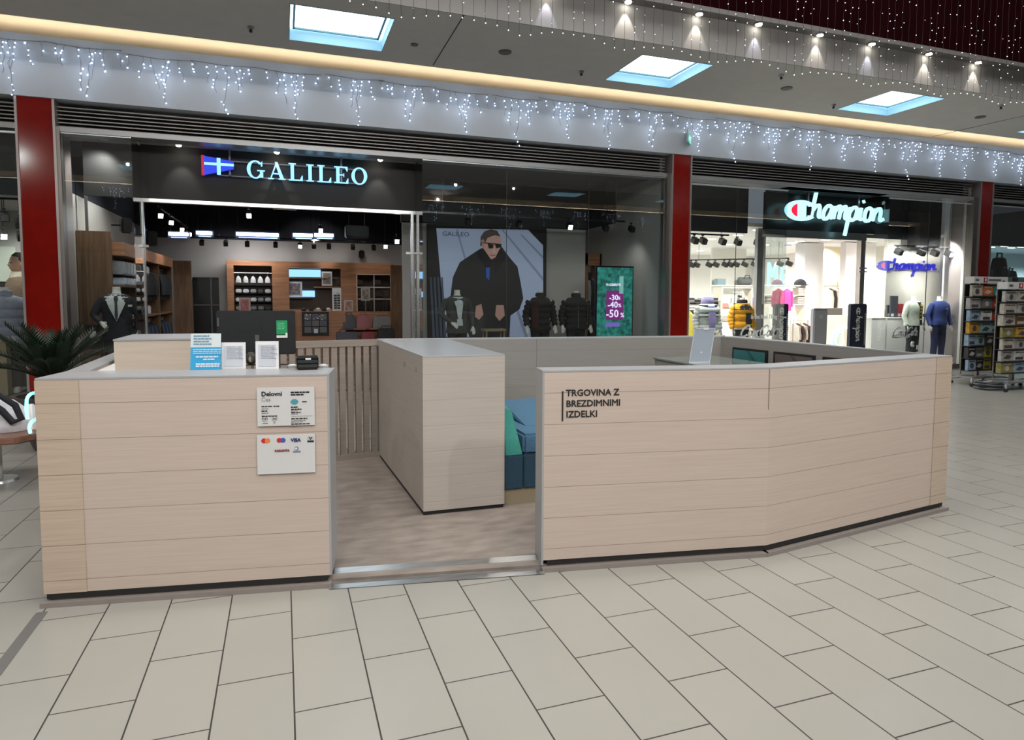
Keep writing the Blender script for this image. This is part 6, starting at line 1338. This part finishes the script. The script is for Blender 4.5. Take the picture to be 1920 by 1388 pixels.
# ================================================================== BACKPACK SHOP (right)
TE = mat('blue_grey_shop_paint', (.40, .49, .51), .7)
block('floor_right_shop', 17.5, 29, 11.3, 19, -.1, .001, GF); block('wall_right_shop_back', 17.5, 29, 15.5, 15.6, 0, 4.3, TE); block('ceiling_right_shop', 17.5, 29, 12.3, 15.5, 3.1, 3.2, mat('blue_grey_ceiling', (.28, .34, .36), .7))
block('wall_right_sign_band', 15.63, 29, 11.42, 11.5, 2.90, 3.9, mat('charcoal_sign_band', (.045, .047, .055), .5)); block('wall_right_shop_side', 17.46, 17.52, 12.9, 15.5, 0, 3.2, TE); struct(MB().prism([(15.55, 11.5), (15.62, 11.45), (17.5, 12.85), (17.44, 12.9)], 0, 3.9).build('wall_right_shop_slant', TE)); block('floor_right_shop_front', 15.4, 17.5, 11.3, 13, -.1, 0.0, GF)
for i, (px_, py_) in enumerate(((1887, 450), (1900, 443), (1918, 446), (1862, 455))):
    p = WZ(px_, py_, 3.1); p.y = min(p.y, 14.8); p.x = WX(px_, py_, p.x).x
    t = thing('strip_downlight', 'small bright rectangular ceiling light in the blue grey shop, %s listed from the column' % NTH[[1, 2, 3, 0][i]], 'downlight', (p.x, 13.6, 3.08), 'rectangular lights in the blue grey shop'); x = W(px_, py_, 13.2+.35*(i % 2)).x
    MB().box(x-.10, x+.10, 13.2+.35*(i % 2), 13.28+.35*(i % 2), 3.085, 3.1).build('lens', LEDW, t)
def backpack(px_, pyt, pyb, Y_, label, w_, m):
    p = W(px_, pyb, Y_); zt_ = W(px_, pyt, Y_).z; h_ = zt_-p.z; t = thing('backpack', label, 'backpack', (p.x, Y_, p.z))
    body = MB(); body.loft([[Vector((p.x+w_/2*sx*k, Y_+.10*sy*k, p.z+h_*z)) for sx, sy in ((-1, -.8), (-.8, -1), (.8, -1), (1, -.8), (1, .8), (.8, 1), (-.8, 1), (-1, .8))] for z, k in ((0, .9), (.06, 1), (.45, .96), (.75, .78), (.80, .5))])
    body.build('body', m, t, smooth=True); MB().box(p.x-w_*.36, p.x+w_*.36, Y_-.15, Y_-.09, p.z+h_*.06, p.z+h_*.34).build('front_pocket', m, t, bevel=.02); MB().box(p.x-.05, p.x+.05, Y_-.155, Y_-.15, p.z+h_*.36, p.z+h_*.38).build('label_badge', PAPER, t)
    MB().tube([(p.x-w_*.22, Y_, p.z+h_*.75), (p.x-w_*.2, Y_, p.z+h_*.98), (p.x+w_*.2, Y_, p.z+h_*.98), (p.x+w_*.22, Y_, p.z+h_*.75)], .022, 8).build('straps', mat('grey_strap', (.10, .11, .11), .7), t, smooth=True)
backpack(1872, 474, 519, 12.2, 'tall black backpack with grey straps in the blue grey shop', .42, fabric((.014, .020, .022)))
backpack(1894, 502, 530, 12.2, 'small dark green backpack right of the tall black one', .28, fabric((.012, .032, .030)))
tag(MB().box(W(1862, 519, 12.15).x, W(1935, 519, 12.15).x, 12.08, 12.4, 0, W(1872, 519.5, 12.2).z-.002).build('shop_counter', TE), 'blue grey stand that carries the tall backpack', 'stand')
p = W(1859, 516, 12.0)
tag(MB().ell([(W(1872, 519.5, 12.2).z, .04, .04), (W(1859, 505, 12.0).z, .05, .05)], 14, p.x+.1, 12.1).build('travel_cup', mat('slate_cup', (.08, .09, .11), .4), smooth=True), 'small slate cup beside the backpack', 'cup')
# ---- book racks
BC = {'cream': (.45, .42, .36), 'orange': (.48, .13, .03), 'teal': (.02, .20, .25), 'grey': (.16, .155, .15), 'pale grey': (.38, .38, .37), 'red': (.36, .045, .03), 'pale blue': (.25, .36, .48), 'white': (.6, .6, .6), 'amber': (.50, .27, .04), 'mint': (.26, .42, .44), 'yellow': (.48, .42, .04), 'black': (.03, .03, .032), 'brown': (.17, .09, .05), 'lilac': (.36, .26, .38), 'olive': (.24, .22, .08)}
def rack(Yr, x0, x1, ztop, zbot, rows, label, where, header=True, rz=0):
    t = thing('book_rack', label, 'book rack', ((x0+x1)/2, Yr, 0)); n = len(rows); dz = (ztop-.14-zbot)/n
    mb = MB()
    for x in (x0, x1-.02): mb.box(x, x+.02, Yr+.16, Yr+.18, .2, ztop)
    mb.box((x0+x1)/2-.03, (x0+x1)/2+.03, Yr+.14, Yr+.20, .14, ztop); mb.build('frame', FRAME, t)
    mb = MB()
    for i in range(n):
        z = zbot+i*dz; mb.box(x0, x1, Yr, Yr+.16, z-.012, z); mb.box(x0, x1, Yr-.004, Yr, z-.012, z+.015)
    mb.build('tiers', mat('dark_rack_wire', (.05, .05, .05), .5, .5), t); MB().box(x0+.01, x1-.01, Yr+.162, Yr+.17, zbot, ztop-.14).build('back_panel', DARK, t)
    MB().box(x0-.01, x1+.01, Yr-.02, Yr+.16, ztop-.125, ztop).build('header_sign', mat('rack_header_white', (.58, .58, .58), .4), t)
    f = face((x0, Yr-.022, ztop-.125)); w_ = x1-x0; xb_ = w_*.28
    MB().fr(f, xb_, xb_+.10, .02, .105, 0, .003).build('header_emblem', mat('emblem_dark_red', (.30, .03, .03), .5), t); lines(t, f, [(.03, .04, .10, .03), (.03, .075, .10, .01), (xb_+.13, .045, w_*.38, .035), (w_*.85, .03, .06, .03)], mat('header_ink', (.10, .10, .11), .6), 'header_print'); MB().fr(f, xb_+.035, xb_+.065, .035, .09, .003, .005).build('header_emblem_mark', WHITE, t)
    mb = MB(); mb.box(x0+.05, x1-.05, Yr-.1, Yr+.35, .13, .16)
    for x, y in ((x0-.17, Yr-.20), (x1-.02, Yr-.24), (x0-.02, Yr+.32), (x1-.02, Yr+.32)): mb.tube([((x0+x1)/2+(x-(x0+x1)/2)*.3, Yr+.05+(y-Yr)*.2, .15), ((x0+x1)/2+(x-(x0+x1)/2)*.75, (y+Yr)/2, .15), (x, y, .11), (x, y, .06)], [.018, .02, .02, .014], 8)
    mb.build('wheeled_base', mat('base_grey', (.34, .34, .34), .35, .6), t, smooth=True)
    for x, y in ((x0-.17, Yr-.20), (x1-.02, Yr-.24), (x0-.02, Yr+.32), (x1-.02, Yr+.32)): mb = MB(); mb.tube([(x-.014, y, .034), (x+.014, y, .034)], .033, 12); mb.build('castor', DARK, t, smooth=True)
    for i, row in enumerate(rows[::-1]):
        z = zbot+i*dz+.001; k = len(row); w1 = (x1-x0-.02)/k
        for j_, c in enumerate(row):
            xa_ = x0+.01+j_*w1+.006; h_ = dz*random.uniform(.86, .93); th_ = random.uniform(.04, .10)
            lab = '%s book, %s from left on the %s tier of the %s rack' % (c, NTH[j_], ['lowest', 'second', 'third', 'fourth', 'fifth', 'sixth', 'top'][i] if i < 7 else 'top', where)
            b_ = thing('book', lab, 'book', (xa_+w1/2, Yr+.05, z), 'books on the %s rack' % where)
            y0_ = Yr+.02+random.uniform(0, .03)
            cv = MB().box(xa_, xa_+w1-.012, y0_, y0_+th_, z, z+h_).build('cover', mat('book_'+c.replace(' ', '_'), BC[c], .5, noise=.25, nscale=(14, 14, 14)), b_)
            m2 = MB(); ww = w1-.012; f = face((xa_, y0_-.0005, z))
            if (i+j_) % 3 == 0: disc(m2, f, ww*.5, h_*.45, min(ww, h_)*.26, c1=.003, n=14)
            elif (i+j_) % 3 == 1: m2.fp(f, [(ww*.15, h_*.3), (ww*.6, h_*.2), (ww*.88, h_*.45), (ww*.5, h_*.62)], 0, .003)
            else: m2.fr(f, ww*.15, ww*.8, h_*.15, h_*.40, 0, .003)
            m2.fr(f, ww*.15, ww*.85, h_*.80, h_*.88, 0, .003)
            dkc = sum(BC[c]) > .7
            m2.build('cover_print', mat('print_dark', (.07, .06, .06), .5) if dkc else mat('print_pale', (.46, .44, .40), .5), cv)
Yr = 9.0
a, b = W(1825, 520, Yr), W(1886, 520, Yr); zb_ = W(1850, 694, Yr).z
rack(Yr, a.x, b.x+.02, W(1850, 519, Yr).z, zb_, [['cream', 'orange', 'teal'], ['pale grey', 'grey', 'red'], ['pale blue', 'white', 'red'], ['amber', 'mint', 'mint'], ['pale blue', 'mint', 'black', 'brown'], ['black', 'grey', 'yellow', 'black'], ['pale blue', 'black', 'yellow', 'black']], 'wheeled book rack with white header standing before the blue grey shop, left one', 'left')
Yr = 8.3
a, b = W(1886, 530, Yr), W(1960, 530, Yr); zb_ = W(1900, 700, Yr).z
rack(Yr, a.x+.03, b.x, W(1900, 529, Yr).z, zb_, [['pale grey', 'cream', 'olive'], ['cream', 'pale grey', 'grey'], ['cream', 'brown', 'black'], ['olive', 'amber', 'black'], ['cream', 'pale grey', 'brown'], ['pale grey', 'white', 'grey'], ['olive', 'pale blue', 'lilac']], 'wheeled book rack cut by the right edge of the photo', 'right')
a = WZ(1870, 722, .1); t = thing('cable_coil', 'coiled dark cable lying under the left book rack', 'cable', (a.x, a.y, 0)); mb = MB()
for i in range(7): r0 = .20+.03*math.sin(i*2.1); mb.tube([(a.x+r0*math.cos(q), a.y+.15+r0*math.sin(q), .02+i*.020+.006*math.sin(q*3+i)) for q in [2*math.pi*k/20 for k in range(20)]], .011, 6, closed=True)
mb.build('coils', mat('slate_cable', (.07, .08, .09), .45), t, smooth=True)
p = W(1790, 640, 11.6)
# ================================================================== COAT SHOP (left)
block('floor_left_shop', -13, -3.4, 11.3, 19, -.1, .001, GF); block('wall_left_shop_back', -13, -3.41, 15.0, 15.1, 0, 4.3, mat('pale_green_grey', (.42, .43, .41), .8)); block('ceiling_left_shop', -13, -3.41, 12.3, 15, 3.15, 3.2, GRAYW); block('wall_left_shop_side', -3.4, -3.31, 11.9, 19.4, 0, 4.3, GRAYW)
block('wall_left_bulkhead', -13, -3.4, 12.2, 12.3, 3.1, 4.2, mat('dark_grey_bulkhead', (.05, .055, .06), .6))
def jk(P, rz, t): pass
p = W(8, 540, 12.0); P = (p.x, 12.0, .16); t = thing('coat_mannequin', 'mannequin in a silver blue puffer jacket at the far left edge', 'mannequin', P)
add(t, P, .1, mannequin_parts(t, P, arm_r=ARM_DOWN(-1), arm_l=ARM_DOWN(1)), 'body', MANN); J, jo = jacket(t, P, .1, fabric((.30, .32, .42), 'silver_blue_down'), (ARM_DOWN(-1), ARM_DOWN(1)), hem=.72, puff=5, bulk=1.25, name='puffer_jacket'); trousers(t, P, .1, fabric((.02, .02, .022)))
tag(MB().box(-5.6, -3.75, 11.6, 12.6, 0, .16).build('display_platform', mat('dark_platform', (.06, .06, .055), .6)), 'dark platform under the silver blue puffer jacket', 'platform')
# person in a brown coat
p = W(36, 480, 13.35); P = (p.x, 13.35, 0); t = thing('person', 'person in a brown coat with cream collar looking down, far left shop', 'person', P); sc = p.z/1.72; rz = -.9
def pa(mb, nm, m, par=None): return xf(mb, P, rz, sc).build(nm, m, par or t, smooth=True)
mb = mannequin_parts(t, P, arm_r=[(-.20, 0, 1.38), (-.27, -.02, 1.12), (-.12, -.24, 1.05)], arm_l=[(.20, 0, 1.38), (.27, -.02, 1.12), (.12, -.24, 1.05)], neck=False)
hd = [(1.50, .05, .055, 0, 0), (1.53, .055, .07, 0, -.02), (1.57, .068, .085, 0, -.025), (1.63, .076, .092, 0, -.018), (1.69, .074, .09, 0, -.01), (1.73, .055, .07, 0, 0), (1.75, .02, .03)]
mb.ell(hd, 16); mb.ball((0, -.118, 1.60), .014, sc=(.8, 1.2, 1.5)); mb.ball((-.077, -.01, 1.61), .022, sc=(.4, .8, 1.2)); mb.ball((.077, -.01, 1.61), .022, sc=(.4, .8, 1.2)); pa(mb, 'body', mat('skin', (.50, .30, .22), .6))
pa(MB().ball((-.028, -.102, 1.63), .009).ball((.028, -.102, 1.63), .009), 'eyes', INK); pa(MB().ball((0, -.105, 1.56), .02, sc=(1, .3, .3)), 'mouth', mat('lip', (.35, .12, .11), .6))
pa(MB().ell([(1.60, .083, .07, 0, .035), (1.67, .086, .098, 0, .012), (1.73, .07, .085, 0, .005), (1.765, .03, .04)], 16), 'hair', mat('dark_hair', (.02, .015, .012), .7))
BR = fabric((.17, .12, .085), 'brown_wool'); m3 = MB(); JJ = [(.55, .25, .17), (.9, .23, .16), (1.1, .22, .15), (1.3, .245, .155), (1.40, .22, .13), (1.46, .12, .10)]; m3.ell(JJ, 20)
for s in (-1, 1): m3.tube([(s*.19, 0, 1.38), (s*.24, 0, 1.3), (s*.275, -.02, 1.12), (s*.2, -.13, 1.08), (s*.14, -.21, 1.055)], [.07, .072, .06, .055, .05], 12)
pa(m3, 'coat', BR); pa(MB().ell([(1.42, .13, .11), (1.47, .12, .11), (1.52, .085, .09)], 14), 'collar', fabric((.60, .55, .44), 'cream_fleece'))
pa(MB().tube([(-.09, 0, .8), (-.10, 0, .48), (-.11, 0, .08)], [.1, .075, .065], 12).tube([(.09, 0, .8), (.10, 0, .48), (.11, 0, .08)], [.1, .075, .065], 12), 'trousers', fabric((.03, .03, .035)))
a, b = W(-60, 480, 14.6), W(20, 528, 14.6); t = thing('wall_poster', 'blank pale poster on the back wall of the far left shop', 'poster', ((a.x+b.x)/2, 14.9, b.z)); MB().box(a.x, b.x, 14.9, 14.94, b.z, a.z+.2).build('sheet', mat('pale_green_poster', (.50, .56, .50), .6), t); MB().box(a.x, b.x+.35, 14.85, 14.95, b.z-.4, b.z-.02).build('dark_shelf', DARK, t)
p = W(5, 640, 11.7); tag(MB().box(p.x-.35, W(15, 640, 11.7).x, 11.61, 11.78, .16, p.z).build('cardboard_box', mat('tan_card', (.28, .22, .14), .7)), 'tan box at the foot of the puffer jacket, far left edge', 'box')
tag(MB().box(-4.6, -3.45, 12.62, 12.78, 0, 1.35).build('dark_counter', DARK), 'dark low counter in the far left shop', 'counter')
folded(-3.85, 12.70, 1.351, .4, .15, .08, fabric((.30, .26, .18)), 'folded_garment', 'olive garment folded on the dark counter, far left shop')
zk3 = 2.95
for i, (px_, py_) in enumerate(((8, 405), (36, 418), (6, 440), (40, 442))):
    p = W(px_, py_, 13.0); o = dup(tl_ if i == 2 else tb, (p.x, 13.0, p.z+.12), .4, '%s spotlight in the far left shop, %s' % ('lit' if i == 2 else 'black', ('upper left', 'upper right', 'lower left', 'lower right')[i]), 'spotlights in the far left shop'); o['category'] = 'spotlight'; o.name = 'track_spotlight'; MB().tube([(p.x, 13.0, p.z+.1), (p.x, 13.0, 3.15)], .006, 5).build('drop_rod', BLACK, o)
track(-5, -3.5, 13.0, 13.0, 3.12, 'black track in the far left shop')
for o in (tb, tbl, ts, tl_): remove_tree(o)
for o in list(gp.values()): remove_tree(o)
# ================================================================== BENCH, BAG, PALM
WB = mat('bench_walnut', (.17, .085, .06), .4, noise=.3, nscale=(3, 30, 10))
p = WZ(60, 800, .46); p2 = WZ(0, 842, .46); bn = thing('bench', 'brown wooden mall bench on a white post at the far left', 'bench', (-2.55, 6.75, 0))
far = WZ(62, 822, .46); MB().prism([(-3.7, 6.35), (-2.05, 6.45), (-1.93, 6.62), (-1.95, 7.30), (-3.7, 7.3)], .41, .465).build('seat', WB, bn, bevel=.01)
for x, y in ((-2.36, 6.98), (-3.45, 6.9)):
    MB().cyl(x, y, .02, .41, .035, .035, 20).build('post', mat('white_metal', (.62, .62, .60), .35), bn, smooth=True); MB().cyl(x, y, 0, .022, .15, .14, 24).build('foot_plate', STEEL, bn, smooth=True)
bg = thing('shoulder_bag', 'white bag with black strap lying on the brown bench', 'bag', (-2.42, 6.85, .466)); p = W(8, 790, 6.8)
MB().ell([(.467, .20, .16), (.53, .22, .18), (.64, .17, .13), (.72, .08, .07), (.74, .03, .03)], 16, p.x-.02, 6.85).build('body', fabric((.60, .62, .66), 'pale_quilted_fabric'), bg, smooth=True); MB().ell([(.467, .10, .06), (.60, .07, .05), (.68, .02, .02)], 12, p.x+.18, 6.85).build('white_lining', WHITE, bg, smooth=True)
MB().tube([(p.x-.12, 6.70, .72), (p.x+.02, 6.66, .79), (p.x+.12, 6.68, .70), (p.x+.16, 6.68, .58), (p.x+.10, 6.67, .56), (p.x+.03, 6.67, .66), (p.x-.05, 6.67, .73)], .028, 10, sq=.6).build('strap', fabric((.015, .015, .017)), bg, smooth=True)
pc = Vector((-2.30, 8.3, 0)); pp = thing('potted_palm', 'dark green sago palm in a grey brown pot behind the kiosk corner', 'plant', pc)
MB().ell([(0, .17, .17), (.04, .19, .19), (.30, .29, .29), (.52, .34, .34), (.54, .36, .36), (.58, .36, .36), (.57, .31, .31), (.53, .30, .30)], 28, pc.x, pc.y).build('pot', mat('grey_brown_pot', (.085, .065, .065), .55, noise=.1, nscale=(9, 9, 9)), pp, smooth=True)
MB().cyl(pc.x, pc.y, .51, .54, .30, .29, 24).build('soil', mat('dark_soil', (.03, .022, .016), .9), pp); tk_ = MB().ell([(.53, .11, .11), (.62, .12, .12), (.70, .08, .08)], 14, pc.x, pc.y); tk_.build('trunk', mat('shaggy_brown_trunk', (.06, .04, .025), .9, noise=.5, nscale=(40, 40, 40)), pp)
GM = mat('deep_green_frond', (.007, .020, .009), .4, noise=.4, nscale=(6, 6, 6)); rnd = random.Random(3)
for i in range(38):
    az = i*2.399; el = rnd.uniform(.45, 1.45); L_ = rnd.uniform(.58, .80); mb = MB(); base = pc+Vector((0, 0, .68)); pts = []
    for k in range(9):
        u = k/8; r = L_*u*math.cos(el)*1.0+L_*.22*u*u; z = L_*u*math.sin(el)-L_*(.16 if el > .9 else .30)*u*u; pts.append(base+Vector((math.cos(az)*r, math.sin(az)*r, z)))
    mb.tube(pts, [.010]*8+[.003], 5); side = Vector((-math.sin(az), math.cos(az), 0))
    for k in range(22):
        u = .12+.86*k/21; f_ = u*8; j0 = min(7, int(f_)); q0 = pts[j0].lerp(pts[j0+1], f_-j0); d = (pts[j0+1]-pts[j0]).normalized(); ll = .135*math.sin(math.pi*min(1, u*.8+.18))+.02
        for s in (-1, 1):
            tip = q0+side*s*ll*.85+d*ll*.55+Vector((0, 0, .04)); w_ = d*.015; up = Vector((0, 0, .003)); mb.add([q0-w_, q0+w_, tip, q0-w_+up, q0+w_+up, tip+up], [(0, 1, 2), (5, 4, 3), (0, 1, 4, 3), (1, 2, 5, 4), (2, 0, 3, 5)])
    mb.build('frond', GM, pp)
# ================================================================== EXIT SIGN AND FAIRY LIGHTS
a = W(1283, 240, 11.0); b = W(1306, 275, 11.0); t = thing('exit_sign', 'small green and white escape route sign jutting from the pale fascia', 'sign', (a.x+.12, 11.05, b.z))
x_ = a.x+.13; za, zb_ = a.z-.03, b.z+.02
MB().add([(x_-.12, 10.93, zb_+.03), (x_+.10, 11.17, zb_+.03), (x_+.12, 11.15, zb_+.03), (x_-.10, 10.91, zb_+.03), (x_-.12, 10.93, za), (x_+.10, 11.17, za), (x_+.12, 11.15, za), (x_-.10, 10.91, za)], [(0, 1, 2, 3), (4, 7, 6, 5), (0, 4, 5, 1), (1, 5, 6, 2), (2, 6, 7, 3), (3, 7, 4, 0)]).build('housing', mat('grey_sign_housing', (.40, .46, .48), .4), t)
dd = Vector((.22, .24, 0)).normalized(); fr = (Vector((x_-.10, 10.905, zb_+.03)), dd, ZH); hh = za-zb_-.03
MB().fr(fr, .01, .30, .0, hh*.62, .001, .006).build('green_panel', lamp_mat('exit_green', (.02, .55, .40), .9), t)
mb = MB(); mb.fp(fr, [(.045, hh*.10), (.075, hh*.30), (.058, hh*.30), (.058, hh*.52), (.032, hh*.52), (.032, hh*.30), (.015, hh*.30)], .006, .009); mb.fr(fr, .15, .27, hh*.08, hh*.54, .006, .009); mb.build('white_arrow_and_door', lamp_mat('exit_white', (.7, 1, .95), 1.2), t); MB().fp(fr, [(.18, hh*.12), (.21, hh*.3), (.20, hh*.46), (.24, hh*.46), (.24, hh*.28), (.25, hh*.12)], .009, .011).build('running_figure', lamp_mat('exit_green2', (.0, .4, .3), .5), t)
BULB = lamp_mat('icicle_bulb', (.60, .75, 1), 5); BULBW = lamp_mat('curtain_bulb', (.86, .92, 1), 2.6); WIRE = mat('pale_wire', (.16, .17, .19), .6); WIRED = mat('dark_wire', (.05, .05, .05), .8, spec=.1)
def icicle_proto(seed):
    r = random.Random(seed); t = bpy.data.objects.new('icicle_lights', None); COL.objects.link(t); wires = MB(); bulbs = MB()
    w_ = .92; drops = [(-.36, .18), (-.24, .30), (-.10, .48), (0.02, .68), (.13, .42), (.26, .30), (.40, .16)]
    wires.tube([(-w_/2, 0, 0), (0, -.005, -.03), (w_/2, 0, 0)], .004, 4)
    for x, L_ in drops:
        x += r.uniform(-.04, .04); L_ *= r.uniform(.75, 1.15); pts = [(x, 0, -.01)]; z = 0; xx = x
        while z < L_: z += .07; xx += r.uniform(-.03, .03); pts.append((xx, -r.uniform(0, .02), -z))
        wires.tube(pts, .0025, 4)
        for p in pts[1:]:
            if r.random() < .74: bulbs.ball((p[0]+r.uniform(-.03, .03), p[1]-.012, p[2]+r.uniform(-.02, .02)), r.uniform(.008, .0135), 6, 3)
    wires.build('wire', WIRE, t); stuff(bulbs.build('bulbs', BULB, t)); return t
prs = [icicle_proto(s) for s in range(5)]
NI = 24
for i in range(NI):
    x = -4.3+i*.90+random.uniform(-.06, .06)
    o = dup(prs[i % 5], (x, 11.165, 5.06+random.uniform(-.03, .02)), None, 'cluster of blue white icicle lights hanging on the pale fascia above the shops', 'icicle light clusters on the fascia'); o['category'] = 'fairy lights'; o.name = 'icicle_lights'; o.scale = (1, 1, random.uniform(.85, 1.1))
    l = bpy.data.lights.new('icicle_glow', 'POINT'); l.energy = 2.1; l.color = (.72, .84, 1); l.shadow_soft_size = .05; lo = bpy.data.objects.new('icicle_glow', l); COL.objects.link(lo); lo.location = (x, 10.8, 4.78)
for i in range(14):
    o = dup(prs[i % 5], (-5+i*1.5, -2.83, 5.12), math.pi, 'cluster of icicle lights on the opposite fascia behind the camera', 'icicle light clusters on the opposite fascia'); o['category'] = 'fairy lights'; o.name = 'icicle_lights'
for o in prs: remove_tree(o)
def curtain_proto(seed):
    r = random.Random(seed); t = bpy.data.objects.new('light_string', None); COL.objects.link(t); wires = MB(); bulbs = MB(); z = 0; pts = [(0, 0, 0)]
    while z < 2.3:
        z += .11; x = r.uniform(-.008, .008); pts.append((x, 0, z))
        if r.random() < .5: bulbs.ball((x+r.uniform(-.03, .03), -.01, z-.08*r.random()), r.uniform(.003, .0075), 5, 3)
    bulbs.ball((0, -.005, 0), .0075, 6, 3); wires.tube(pts, .0022, 4); wires.build('wire', WIRED, t); stuff(bulbs.build('bulbs', BULBW, t)); return t
cps = [curtain_proto(s) for s in range(6)]
k = 0; x = .05
while x < 12.6:
    zb_ = 4.62+.10*abs(math.sin(x*2.4))+random.uniform(-.01, .01)
    o = dup(cps[k % 6], (x, 7.5, zb_), None, 'string of tiny lights hanging in the dark void above the mall', 'strings of the light curtain'); o['category'] = 'fairy lights'; o.name = 'light_string'
    k += 1; x += .135
for o in cps: remove_tree(o)
